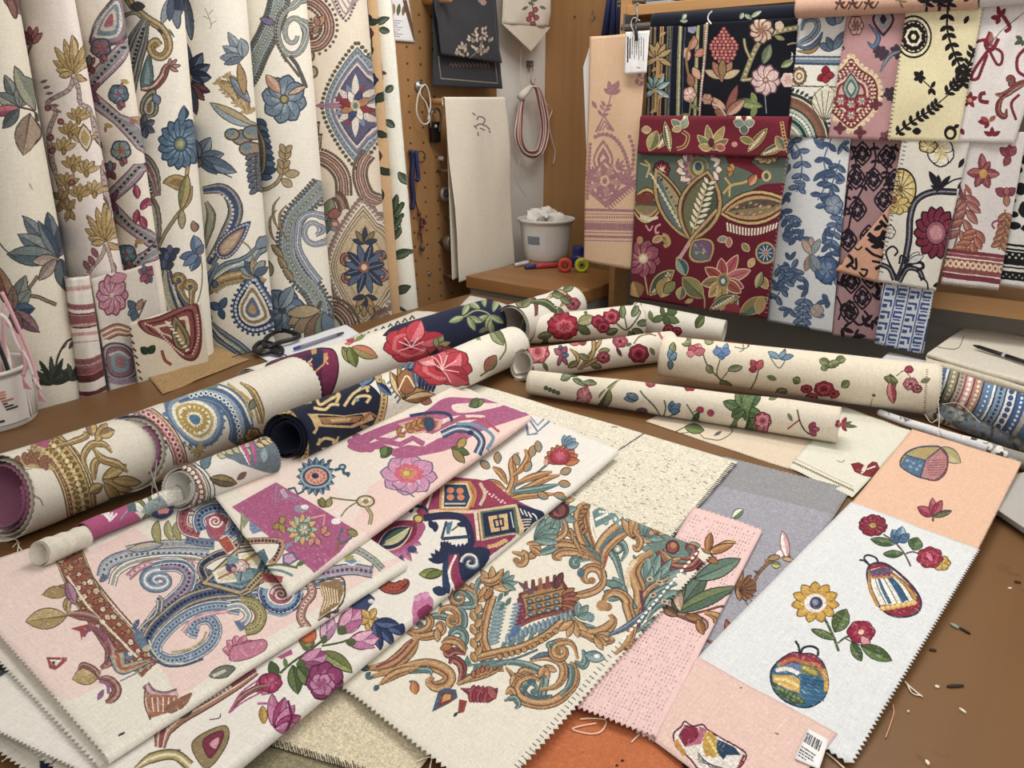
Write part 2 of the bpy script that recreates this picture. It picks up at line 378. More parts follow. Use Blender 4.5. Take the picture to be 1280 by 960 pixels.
def sheet(name,label,cat,corners,plane,base,fold=(0,0,0,0),wave=.001,cells=5,pitch=.007,seed=None,curl=0,dz=None,back=.04,**k):
    """a piece of cloth on a plane; corners are P00 P10 P11 P01; fold radii at u0 u1 v0 v1 turn that edge under"""
    pl = plane if isinstance(plane,list) else [plane]*4
    P = [hit(*c,p) for c,p in zip(corners,pl)]
    W = (np.linalg.norm(P[1]-P[0])+np.linalg.norm(P[2]-P[3]))/2; H = (np.linalg.norm(P[3]-P[0])+np.linalg.norm(P[2]-P[1]))/2
    us = axisarr(max(6,round(W/pitch)+1),W,fold[0],fold[1],back); vs = axisarr(max(6,round(H/pitch)+1),H,fold[2],fold[3],back)
    uc = np.clip(us,0,W)/W; vc = np.clip(vs,0,H)/H; a = uc[:,None,None]; b = vc[None,:,None]
    G = (P[0]*(1-a)+P[1]*a)*(1-b)+(P[3]*(1-a)+P[2]*a)*b
    n = np.cross(P[1]-P[0],P[3]-P[0]); n /= np.linalg.norm(n)
    if n@(EYE-P[0]) < 0: n = -n
    seed = seed if seed is not None else int(abs(corners[0][0]*7+corners[2][1]*13)) % 9999
    G = G+n*(wave*np.clip(vnoise(len(us),len(vs),cells,seed),-1.6,1.6)[...,None])
    if curl: # edges v0 lifted a little
        G = G+n*curl*np.exp(-np.minimum(b,1-b)*14)*(vnoise(len(us),len(vs),3,seed+5)[...,None]*.4+.6)
    if dz is not None:
        U,V = np.meshgrid(uc,vc,indexing='ij'); G = G+n*dz(U,V)[...,None]
    for arr,L,r0,r1,ax in ((us,W,fold[0],fold[1],0),(vs,H,fold[2],fold[3],1)):
        for sgn,r in ((-1,r0),(1,r1)):
            if not r: continue
            sd = np.maximum((-arr if sgn < 0 else arr-L),0); e = (P[1]-P[0] if ax == 0 else P[3]-P[0]); e = e/np.linalg.norm(e)*sgn
            out = np.where(sd < PI*r,r*np.sin(np.minimum(sd,PI*r)/r),-(sd-PI*r)); dn = np.where(sd < PI*r,r*(1-np.cos(np.minimum(sd,PI*r)/r)),2*r)
            sh = (slice(None),None,None) if ax == 0 else (None,slice(None),None)
            G = G+e*out[sh]-n*dn[sh]
    iu = int(np.argmin(abs(us-W/2))); iv = int(np.argmin(abs(vs-H/2)))
    return Cloth(name,label,cat,G,us,vs,base,front=(iu,iv),**k)
def roll(name,label,cat,pa,ra,pb,rb,z,base,turns=2.6,gap=.004,a0=-60,nu=60,dirn=1,wob=.0012,sag=0,cut=.0,tele=0.,**k):
    """a rolled-up length: a real spiral of cloth round the axis from pa to pb, lying on height z (one for each end)"""
    za,zb = (z,z) if np.isscalar(z) else z
    def end(p,rp,zz):
        R = .04
        for _ in range(12): X = hit(*p,('z',zz+R)); R = rp*((X-EYE)@FW)/FPX
        return X,R
    A,Ra = end(pa,ra,za); B,Rb = end(pb,rb,zb)
    ax = B-A; L = np.linalg.norm(ax); ax /= L; e1 = np.cross(ax,[0,0,1.]); e1 /= np.linalg.norm(e1); e2 = np.cross(e1,ax)
    if e1@(EYE-A) < 0: e1 = -e1
    us = np.linspace(0,L,max(nu,int(L/.009))); th = np.linspace(0,2*PI*turns,int(turns*36)); Rm = (Ra+Rb)/2; vs = th*Rm
    t = (us/L)[:,None]; R = Ra*(1-t)+Rb*t; rr = R-gap*th[None]/(2*PI)+wob*vnoise(len(us),len(th),6,int(pa[0]*3+pb[1]) % 997)*np.minimum(1,th/2)[None]
    rr = np.maximum(rr,.002)
    an = math.radians(a0)+dirn*th; cen = A+ax*us[:,None]
    cen = cen - np.array([0,0,1.])*(sag*np.sin(PI*us/L))[:,None]
    G = cen[:,None,:]+rr[...,None]*(np.cos(an)[None,:,None]*e1+np.sin(an)[None,:,None]*e2)
    sh = np.exp(-us/.05)[:,None]*(cut*rr*(.75*np.cos(an)+.65*np.sin(an))[None]-tele*th[None]/(2*PI)) # the near end is cut aslant and its inner turns stick out
    cen0 = cen[:,None,:]; out = G-cen0; G = G+sh[...,None]*ax
    Nn = np.cross(np.gradient(G,us,axis=0),np.gradient(G,vs,axis=1))
    face = np.sign((Nn*out).sum(-1)[len(us)//2,len(th)//4])
    c = Cloth(name,label,cat,G,us,vs,base,face=face,**k); c.vlim = 2*PI*Rm*.985
    c.A,c.B,c.R = A,B,(Ra,Rb); return c
# ================================================================ the woven and embroidered patterns, motif by motif
OL = '#3f3a3c'
OC,TE,BU,BL,NV,TN,MV,GR,PK,RD,CR = '#b5824e','#5f827e','#7d3338','#58708c','#1f2a4c','#a68a58','#97707e','#4c5a38','#cf8fa6','#a8303e','#e2dccb'
def tapew(w,a=.3,b=1.,e=.3): return (w*a,w*b,w*b,w*e)
def sc(c,P,w,k='oc',tp=True):
    """a shaded scroll ribbon"""
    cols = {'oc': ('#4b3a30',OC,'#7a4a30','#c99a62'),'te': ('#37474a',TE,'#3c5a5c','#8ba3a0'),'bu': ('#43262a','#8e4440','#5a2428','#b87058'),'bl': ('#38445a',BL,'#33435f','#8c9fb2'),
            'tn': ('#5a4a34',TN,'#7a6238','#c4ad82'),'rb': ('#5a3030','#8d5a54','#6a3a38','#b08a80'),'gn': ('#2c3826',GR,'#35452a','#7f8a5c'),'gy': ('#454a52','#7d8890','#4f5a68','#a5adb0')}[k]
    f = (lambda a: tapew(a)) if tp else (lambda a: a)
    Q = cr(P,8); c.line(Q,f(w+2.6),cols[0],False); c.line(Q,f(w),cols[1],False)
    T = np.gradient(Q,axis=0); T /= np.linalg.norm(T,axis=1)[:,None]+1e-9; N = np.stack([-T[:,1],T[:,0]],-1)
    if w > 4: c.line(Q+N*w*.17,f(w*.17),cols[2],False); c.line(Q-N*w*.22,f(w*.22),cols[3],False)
def curl(c,P,x,y,r,turns,a0,w,k='oc',d=1,ry=None):
    ry = r if ry is None else ry; t = np.linspace(0,1,int(24*turns)+4); a = math.radians(a0)+d*2*PI*turns*t; q = 1-.72*t
    S = np.stack([x+r*q*np.cos(a),y+ry*q*np.sin(a)],-1); L = cr(list(P)+[S[0]],8)[:-1] if len(P) else np.zeros((0,2))
    R = np.vstack([L,S]) if len(P) else S
    R = R[::2] if len(R) > 40 else R
    cols = None; sc(c,R,w,k)
    c.ell(S[-1][0],S[-1][1],w*.55,w*.5,{'oc': '#9a6a3c','te': '#4e706c'}.get(k,'#5a5a60'))
def beads(c,P,w,base,bead,n,ol=OL,r=None,edge=None):
    c.line(P,w+2,ol); c.line(P,w,base)
    if edge: 
        Q = cr(P,8); T = np.gradient(Q,axis=0); T /= np.linalg.norm(T,axis=1)[:,None]+1e-9; N = np.stack([-T[:,1],T[:,0]],-1)
        for s in (-1,1): c.line(Q+N*s*w*.36,max(1,w*.14),edge,False)
    c.dots(P,n,r or w*.24,bead)
def dia(x,y,a,b,ang=0):
    r = math.radians(ang); P = np.array([(0,-b),(a,0),(0,b),(-a,0)]); return [(x+p*math.cos(r)-q*math.sin(r),y+p*math.sin(r)+q*math.cos(r)) for p,q in P]
def ogee(c,x,y,hw,hh,layers,lean=0,n=15):
    t = np.linspace(-1,1,n)
    for k,col in layers:
        w = hw*k*(1-np.abs(t)**1.7)**.95*(1-.12*np.abs(t)); yy = hh*k*t*(1.0)
        P = np.r_[np.stack([x+w+lean*yy,y+yy],-1),np.stack([x-w+lean*yy,y+yy],-1)[::-1]]; c.fill(P,col)
def ogline(x,y,hw,hh,k,lean=0):
    t = np.linspace(-1,1,13); w = hw*k*(1-np.abs(t)**1.7)**.95*(1-.12*np.abs(t)); yy = hh*k*t
    return np.r_[np.stack([x+w+lean*yy,y+yy],-1),np.stack([x-w+lean*yy,y+yy],-1)[::-1]]
def petals(c,x,y,L,ol=OL,vein=None,k=.9):
    """(angle, length, width, colour[, colour2])"""
    for p in L: c.leaf(x,y,p[1],p[2],p[0],p[3],p[4] if len(p) > 4 else None,ol,0,.9,vein,k)
def spray(c,x,y,ang,n,L,W,cols,spread=140,ol=OL,stem=None):
    for i in range(n):
        a = ang-spread/2+spread*i/(n-1); l = L*(.72+.28*math.cos(math.radians(a-ang)))
        c.leaf(x,y,l,W,a,cols[i % len(cols)],None,ol,0,.8,None,.8)
def rose(c,x,y,r,c1='#b43a4c',c2='#d8707a',c3='#7e2434',ry=None,ol='#6a2430'):
    ry = ry or r; c.flower(x,y,r,7,c1,None,ol,ry,12,1.2)
    c.flower(x,y,r*.72,6,c2,None,None,ry*.72,40,1.1); c.flower(x,y,r*.55,5,c1,None,None,ry*.55,5,1.1); c.flower(x,y,r*.3,5,c3,None,None,ry*.3,0,1.)
def sprig(c,P,col='#55603c',leaves=(),w=1.6):
    c.line(P,w,col)
    for l in leaves: c.leaf(l[0],l[1],l[2],l[3],l[4],l[5] if len(l) > 5 else '#5a6a42',l[6] if len(l) > 6 else None,'#34402a',0,.7,'#38442c')
# ---------------------------------------------------------------- lengths along the left wall
def p_lotus(c):
    c.leaf(2,-20,44,16,60,'#7a4a44','#9a6a5a',OL); c.leaf(8,-14,38,8,75,'#8a5a50',None,OL)
    petals(c,24,134,[(-115,44,14,'#5f6a68','#8a9088'),(-150,34,17,'#9b9884','#6f7a74'),(-70,34,16,'#566664','#808a84'),(-95,30,10,'#7a827c')],OL,'#3a4444')
    c.leaf(24,136,34,13,172,'#a04a5c','#c06a78',OL); c.leaf(23,137,30,13,130,'#5c6866','#46565a',OL)
    c.line([(24,134),(36,137),(43,141),(44,152)],2.4,'#4a4038'); c.leaf(43,138,60,16,-118,'#9a9a86','#7c8474',OL,8); c.leaf(36,142,52,27,98,'#a8917a','#8e7a68','#4a3c34',0,1,'#5a4a40')
    c.leaf(35,228,12,3,60,'#b7ae98')
    petals(c,71,321,[(-130,66,20,'#5c6c78','#7f8a90'),(-103,56,17,'#3f5266','#667888'),(-78,52,17,'#35475c','#566a7e'),(-150,56,22,'#5c6c74','#879090'),(-118,50,13,'#6f7c86','#3f5266')],OL,'#2c3a48')
    c.leaf(71,322,62,24,-176,'#54686e','#6f8082',OL,0,1,'#33424a'); c.leaf(72,324,32,13,175,'#b7a294','#a08a80',OL); c.leaf(70,324,34,13,130,'#a9988a','#8a7a72',OL); c.leaf(73,324,40,17,78,'#34434e','#56666e',OL,0,1,'#20303a')
    c.line([(47,345),(36,360),(26,371)],4.5,'#4a4440'); c.line([(47,345),(36,360),(26,371)],2.5,'#8a7c6c'); c.line([(28,369),(46,371),(58,376),(70,381)],5,'#4a4034'); c.line([(28,369),(46,371),(58,376),(70,381)],2.6,'#8c7a62')
    c.line([(-6,296),(6,312),(20,322)],1.6,'#4a4a48')
    petals(c,16,388,[(-110,60,18,'#8a5a48','#a67a60'),(-70,46,19,'#6f7a74','#8c9488'),(-50,34,15,'#7c8a84'),(-5,27,16,'#4a6480','#33506e'),(40,42,17,'#9a7078','#7a5660'),(75,30,16,'#7a5a5a'),(-90,30,12,'#8a6a58')],OL,'#3c3434')
    c.line([(91,421),(80,430),(72,446),(68,468)],2.6,'#3c3c34'); c.leaf(90,424,14,4,110,'#5c5444'); c.leaf(84,426,12,3,120,'#5c5444')
    spray(c,66,480,-95,7,34,6,['#2c3a30','#3c4c3c'],150); spray(c,90,476,-90,4,22,5,['#2c3a30','#44543c'],90)
    c.line([(50,462),(66,470),(60,476)],2,'#33402e')
def p_tanscroll(c):
    def unit(x,y,s=1):
        for (a,l) in ((-150,30),(-128,40),(-108,44),(-90,48),(-70,44),(-48,30),(-170,22)): c.leaf(x,y,l*s,8.5*s,a,'#b39458','#c9ae78','#6a5430',6 if a < -90 else -6,.8,'#7c6238')
        c.leaf(x-2,y,16*s,7*s,170,'#c0a068',None,'#6a5430'); c.leaf(x+1,y+2,14*s,7,30,'#c0a068',None,'#6a5430')
    for (x,y) in ((92,92),(132,302),(70,-40)): unit(x,y)
    petals(c,41,55,[(-100,22,6,'#a25a60'),(-75,22,6,'#b06a70'),(-125,20,6,'#a25a60'),(-50,18,6,'#b06a70'),(-150,14,6,'#a25a60')],'#5a3034')
    c.line([(40,56),(37,66),(35,80)],3,'#8a6a5c')
    for sg in (-1,1):
        P = [(92,95),(92+sg*6,112),(92-14+sg*18+ (4 if sg > 0 else 0),128),(70 if sg < 0 else 112,140),(62 if sg < 0 else 118,165),(66 if sg < 0 else 124,200),(76 if sg < 0 else 130,235),(92 if sg < 0 else 134,262)]
        c.line(P,6,'#6f5c54'); c.line(P,4,'#b9a4a0'); c.dots(P,26,1.1,'#7c5a62')
    for i,(x,y) in enumerate([(98,140),(104,168),(88,158),(80,178),(92,200),(108,206),(84,222),(118,232),(100,236)]):
        for a in (-150,-120,-90,-60,-30): c.leaf(x,y+10,17,6,a,['#b89a60','#c2a674'][i % 2],None,'#6a5430',0,.7)
        c.leaf(x,y+6,10,4,90,'#a6894e',None,'#6a5430')
    for (x,y) in ((64,172),(66,188),(90,228),(76,152),(60,135)): c.ell(x,y,4.2,4.2,'#6f3a44'); c.ell(x,y,2.6,2.6,'#a8606c')
    ogee(c,106,172,9,18,[(1,'#6a5430'),(.85,'#d9cdb4'),(.6,'#b89a60')],.12)
    for (x,y) in ((78,250),(86,262)): 
        for a in (-140,-100,-60,60,100): c.leaf(x,y,15,6,a,'#a88a58',None,'#5e4a30',0,.7)
    for sg in (-1,1):
        P = [(132,305),(132+sg*5,320),(128+sg*13,335),(124+sg*16,345)]; c.line(P,5,'#6f5c54'); c.line(P,3.4,'#c0a89c')
    for (x,y) in ((118,332),(112,338),(122,322)): c.leaf(x,y,14,6,-120,'#a8606c',None,'#5e3a40',0,.7)
    for k in range(6): c.leaf(60+k*3.5,100+k*8,10,4,160+k*6,'#8f6470',None,None)
def p_trellis(c):
    def band(P):
        c.line(P,15,'#4a4246',False); c.line(P,13,'#a88a98',False); c.line(P,8,'#c9c2bc',False); c.line(P,6.4,'#8d8e92',False)
        d = int(np.hypot(*(np.diff(np.array(P),axis=0).T)).sum()/6.5); c.dots(P,d,1.9,'#38343c',False)
    band([(108,116),(152,60),(175,30)]); band([(112,118),(146,148),(176,182),(196,205)]); band([(196,190),(172,210),(140,246),(128,262)]); band([(136,254),(164,284),(192,306),(210,320)]); band([(196,300),(176,324),(158,345)]); band([(84,98),(108,116)])
    for (x,y) in ((112,116),(136,252)): c.leaf(x-12,y+12,34,9,-45,'#8e4a68',None,'#5e3a48'); c.leaf(x-12,y-12,34,9,45,'#8e4a68',None,'#5e3a48')
    P = [(113,56),(118,32),(130,12),(148,-8),(156,8),(152,52)]; c.blob([P[0],P[1],P[2],P[3],P[4],P[5]],'#55555c'); c.fill([(113,56),(152,53),(151,47),(115,48)],'#9a5a6c')
    for k,col in ((.86,'#8a7a84'),(.72,'#c9c4bc'),(.6,'#6e8290'),(.42,'#c0b4ac'),(.25,'#a05a60')): c.nest(P,[(k,col)],True)
    c.dots([(117,46),(122,28),(134,12)],12,1.3,'#c9c0b4'); c.line([(113,57),(116,34),(128,13),(146,-8)],1.2,OL)
    for (x,y,a,b) in ((148,118,'#58707e','#7c94a4'),(151,188,'#7c97a4','#a08a5c'),(158,318,'#5a8290','#7aa0aa'),(126,60,'#7a6a80','#a0606c')):
        c.flower(x,y,12,5,a,b,OL,12,20,.9,((.25,'#a5566a'),)); petals(c,x+2,y+8,[(90,12,6,'#a0566a'),(60,10,5,'#a8606c')])
    for (x,y) in ((112,82),(138,214),(138,285)): petals(c,x,y,[(-120,12,6,'#a04a54'),(-60,12,6,'#a85a5c'),(-90,13,5,'#6c8290'),(60,12,6,'#8f4048'),(120,11,5,'#a04a54')])
    for (x,y,a) in ((172,248,-100),(176,262,-60),(172,262,100),(176,270,70),(180,255,-20)): c.leaf(x,y,17,7,a,'#a83a5c','#bb5a74','#5e2a3c')
    for (x,y) in ((130,155),(150,100),(162,146),(168,300)): c.leaf(x,y,12,6,20,'#b39a5c'); c.leaf(x+2,y+2,9,4,90,'#a0606c')
    for y in (180,192): c.fill([(117,y-4),(127,y-3),(128,y+5),(118,y+4)],'#2c3444')
    for y in range(120,176,12): c.leaf(112,y,10,5,80,'#8e4450')
    for k in range(7): c.ell(106+k*2.2,96+2.5*k,1.4,1.4,'#6a4a50')
def p_daisy(c):
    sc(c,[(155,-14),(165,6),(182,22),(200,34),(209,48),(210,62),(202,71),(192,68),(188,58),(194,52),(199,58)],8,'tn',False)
    for k,(w,col) in enumerate([(30,'#3c4044'),(27,'#8b8878'),(22,'#4c5662'),(17,'#a8a598'),(13,'#4a4e58'),(8,'#98988e')]): c.line([(182,24),(172,52),(162,85),(158,118),(162,145)],(w*.35,w*.9,w,w*.8,w*.2),col)
    c.dots([(180,34),(171,60),(164,90),(162,125)],17,1.9,'#2c3040'); c.line([(150,30),(156,20),(168,16),(176,20)],5,'#4a4a42'); c.line([(150,30),(156,20),(168,16),(176,20)],3,'#9a9678')
    c.blob([(186,68),(191,90),(190,112),(178,112),(176,96)],'#54747c',OL); c.fill([(184,76),(188,92),(186,106),(180,104)],'#7c98a0')
    sc(c,[(176,112),(190,110),(202,98),(208,84),(216,80)],8,'rb'); c.line([(178,111),(192,107),(204,92)],2.4,'#e0b8ac'); spray(c,212,84,-30,4,13,4,['#b07a70'],120)
    c.pais(186,148,40,24,-90,30,[(1,OL),(.88,'#9a9070'),(.68,'#4a5a68'),(.48,'#bcb49a'),(.28,'#7a6a50')]); c.leaf(192,118,14,9,60,'#7480a0',None,OL)
    petals(c,180,158,[(a,15,8,'#4a5668','#66748a') for a in (-150,-90,-30,30,80,150)]); c.leaf(196,36,10,4,40,'#3a4038'); c.leaf(163,8,18,10,0,'#3f4a46',None,OL)
    petals(c,214,-4,[(80,40,9,'#66788a'),(60,20,12,'#2c3450'),(110,36,10,'#8a98a2'),(95,30,8,'#4c5c74')]); c.leaf(210,36,14,3,55,'#5a6a70')
    c.flower(225,180,27,15,'#54728e','#7d97ab','#2f4258',31,0,1.15,((.32,'#3c5064'),(.24,'#6a8474'),(.14,'#a8a05c')),.7,'#3a5472')
    c.leaf(225,158,26,8,-80,'#54728e',None,'#2f4258')
    c.line([(234,208),(232,222),(226,240)],4.6,'#6a5a40'); c.line([(234,208),(232,222),(226,240)],2.6,'#b39a6c'); c.pais(232,232,30,20,205,-50,[(1,'#5e4c34'),(.88,'#b0935c'),(.5,'#8f7444')])
    for w,col in ((22,'#3a4048'),(19,'#9a8c64'),(14,'#4c5a6c'),(9,'#a8a898'),(5,'#a05a60')): c.line([(160,205),(178,202),(190,218),(197,245)],(w,w,w*.9,w*.4),col)
    c.dots([(170,208),(184,222),(190,244)],9,1.6,'#27304a')
    c.line([(238,232),(236,250),(222,268),(206,292),(194,318)],5,'#5c4c38'); c.line([(238,232),(236,250),(222,268),(206,292),(194,318)],3,'#a08c66')
    c.leaf(226,262,44,12,-80,'#7a7a4c','#b09a60','#4a4630'); c.leaf(227,262,24,8,90,'#a89a70',None,'#4a4630')
    for w,col in ((20,'#453f40'),(17,'#9b8a62'),(12,'#58667a'),(7,'#b0a890')): c.line([(181,240),(190,262),(194,290),(192,318)],(w*.6,w,w*.8,w*.2),col)
    petals(c,246,318,[(-100,24,12,'#56719c','#7890b0'),(170,22,10,'#56719c'),(110,22,12,'#4a6490','#7890b0'),(140,22,9,'#6a82a6'),(-60,14,8,'#56719c')]); c.leaf(243,290,14,7,-100,'#a07468',None,OL)
    # navy leaf plume
    c.line([(248,310),(252,345),(248,372),(240,392)],1.6,'#7c7058')
    for w,col in ((52,'#28303e'),(46,'#5f6e84'),(36,'#2c3650'),(30,'#aaa890'),(22,'#44526c'),(12,'#b2ab90')): c.line([(210,316),(207,334),(207,356),(212,380),(222,402)],(w*.08,w*.22,w*.55,w*.85,w),col)
    for k,(x,y) in enumerate([(212,318),(208,326),(205,336)]): c.leaf(x,y,14,7,-150,'#3c4a66',None,OL); c.leaf(x,y,14,7,-30,'#3c4a66',None,OL); c.leaf(x,y,12,6,-90,'#56668a',None,OL)
    c.dots([(197,338),(192,352),(192,372),(196,392)],9,4.4,'#2a3246'); c.dots([(197,338),(192,352),(192,372),(196,392)],9,2.8,'#5e6e7e'); c.line([(200,345),(206,372),(218,402)],1.4,'#e0dcc8'); c.dots([(216,356),(224,384)],10,1.6,'#d0ccb8')
    curl(c,[(246,384),(232,374)],222,350,8,1.1,80,6,'tn',-1); curl(c,[(250,390),(240,382)],236,358,7,1.1,60,6,'tn',-1)
def p_lily(c):
    petals(c,236,96,[(-95,44,12,'#26324a','#4a5a74'),(-60,34,16,'#2c3850','#52627a'),(-30,30,14,'#2a364c','#5a6a80'),(2,28,15,'#26304a','#4c5c74'),(-125,34,14,'#34405a'),(175,26,13,'#2a3448'),(30,22,12,'#2a364c')],'#1a2030','#7a8898')
    petals(c,238,106,[(20,26,10,'#6a3c44','#4a2c34'),(48,26,9,'#74444a'),(78,38,10,'#3c4658','#5a4a5c'),(110,26,9,'#6a3c44'),(140,22,8,'#7a5250')],'#2c1c24'); c.ell(237,98,4,5,'#a89050')
    c.leaf(232,-6,56,10,82,'#54647a','#76869a','#2c3646'); c.line([(213,36),(219,50)],2,'#6a7a74')
    petals(c,303,72,[(-120,36,11,'#7a8896','#9aa6ae'),(-150,28,12,'#6c7c8c','#98a4aa'),(180,28,11,'#7a8a98'),(-95,24,10,'#8a96a0'),(160,24,8,'#66788a')],'#46525e','#4e5c6c')
    for P in ([(262,36),(264,30),(258,14),(256,10)],[(264,30),(270,26)],[(262,24),(254,20)],[(261,18),(266,12)]): c.line(P,.9,'#8a938c')
    for (x0,y0,x1,y1) in ((308,140,270,100),(312,142,282,92)): 
        sc(c,[(x0,y0),((x0+x1)/2+2,(y0+y1)/2-6),(x1,y1)],12,'tn'); c.fern([(x0,y0),(x1,y1)],7,9,4,'#b09466',None,0,50)
    c.leaf(318,158,62,15,-158,'#8fa2aa','#b09a72','#4c5246',14,1,'#5a5240'); c.leaf(312,128,40,10,-128,'#6a7688','#8a94a4','#3c4452'); c.leaf(305,118,40,9,-100,'#a5875c',None,'#5a4a38')
    for (x,y,r_) in ((302,172,13),(310,186,12),(290,168,10),(314,166,12)): c.ell(x,y,r_,r_*.8,'#46484a'); c.ell(x,y,r_-2,r_*.8-2,'#98856a'); c.ell(x-2,y-2,r_*.5,r_*.4,'#66808c')
    c.fern([(316,190),(318,215),(322,240)],7,12,5,'#58667a',None,0,60,OL,'#5c4c40',3)
    petals(c,248,198,[(-60,30,16,'#7f8b9a','#a0a8b0'),(-10,32,14,'#66788c','#8494a4'),(20,50,17,'#5c7088','#7c90a4'),(-100,24,12,'#8a96a4'),(160,20,12,'#56687e'),(-140,18,10,'#66788c'),(40,30,10,'#4c6078'),(90,12,9,'#7c6a5c')],'#343e50','#3c4a62')
    c.line([(252,204),(268,212),(290,222)],1.5,'#3c4656')
    # ribbons
    for (w,col) in ((19,'#35405a'),(16,'#8a7a66'),(12,'#9aa0a4'),(8,'#44567a')): c.line([(262,330),(282,296),(294,268),(290,248),(276,236),(254,238)],(w*.6,w,w,w*.8,w*.5),col)
    c.dots([(264,322),(282,292),(291,268),(286,250),(272,242)],18,1.9,'#d8d4cc')
    for (w,col) in ((12,'#4c5048'),(9,'#848c78'),(5,'#aaa890')): c.line([(256,310),(262,284),(264,268),(258,252)],(w*.4,w,w,w*.4),col)
    c.pais(272,322,62,26,-50,6,[(1,'#33405c'),(.9,'#7a88a0'),(.74,'#3c4c6c'),(.6,'#b98a72'),(.4,'#c9b090')],(.85,30,1.1,'#c8ccd0'))
    for (w,col) in ((17,'#3c4a54'),(14,'#7e96a0'),(9,'#4f6880'),(5,'#a4b0b0')): c.line([(262,352),(282,336),(306,328),(322,312),(326,296)],(w*.5,w,w,w*.7,w*.2),col)
    c.dots([(268,348),(286,335),(308,326)],14,1.5,'#e0dccf')
    sc(c,[(260,368),(276,352),(296,346),(316,345),(330,352)],14,'tn'); c.fern([(264,364),(280,352),(310,346)],9,9,4,'#a89274',None,1,60)
    for (w,col) in ((13,'#46566c'),(10,'#8fa0ac'),(5,'#56718e')): c.line([(264,400),(256,380),(258,356),(272,328)],(w*.4,w,w,w*.4),col)
    petals(c,275,386,[(-60,16,8,'#46648c'),(-150,14,9,'#46648c'),(70,14,7,'#3c567a')],'#27385a')
    c.leaf(268,360,10,6,-80,'#54749c',None,OL)
    # round pomegranate
    P = [(318,345),(302,362),(293,382),(297,402),(314,414),(334,410),(344,395)]
    for k,col in ((1.08,'#27345a'),(1,'#5a7098'),(.86,'#27345a'),(.76,'#d9d2bc'),(.64,'#8f7a58'),(.5,'#e0dac8'),(.36,'#5c6c88'),(.2,'#b08a60')): c.nest(P,[(k,col)],True)
    Q = (np.array(P)-np.mean(P,0))*.93+np.mean(P,0); c.dots(np.vstack([Q,Q[:1]]),34,2,'#c0c8d0'); Q = (np.array(P)-np.mean(P,0))*1.15+np.mean(P,0); c.dots(np.vstack([Q,Q[:1]]),30,2,'#3a4a72')
    spray(c,318,344,-110,6,22,9,['#b09a70','#8f9a98','#4c6480'],150)
    for (w,col) in ((17,'#3c4862'),(14,'#8e98a0'),(9,'#4c6080'),(4,'#a8a890')): c.line([(262,404),(276,420),(296,434),(314,450)],(w*.5,w,w,w),col)
    c.dots([(264,406),(280,424),(300,438)],14,1.5,'#e0e0d8')
    c.line([(300,300),(312,310),(318,330)],2,'#8a7a5a'); c.leaf(320,312,22,9,-60,'#7a8aa0',None,OL)
def ribbonS(c,P,w,dots=True):
    for k,col in ((1.15,'#4a5256'),(1.,'#7d8c92'),(.78,'#a6acA8'),(.6,'#7c8e9a'),(.4,'#9c9a7c'),(.2,'#6d828e')): c.line(P,w*k,col)
    if dots:
        for f in (-.56,.56): c.dots(P,44,2.1,'#5f5a50',True,f*w*1.18)
        for f in (-.42,.42): c.dots(P,40,1.1,'#30404c',True,f*w)
        c.dots(P,36,1.,'#cfd0c4',True,.0)
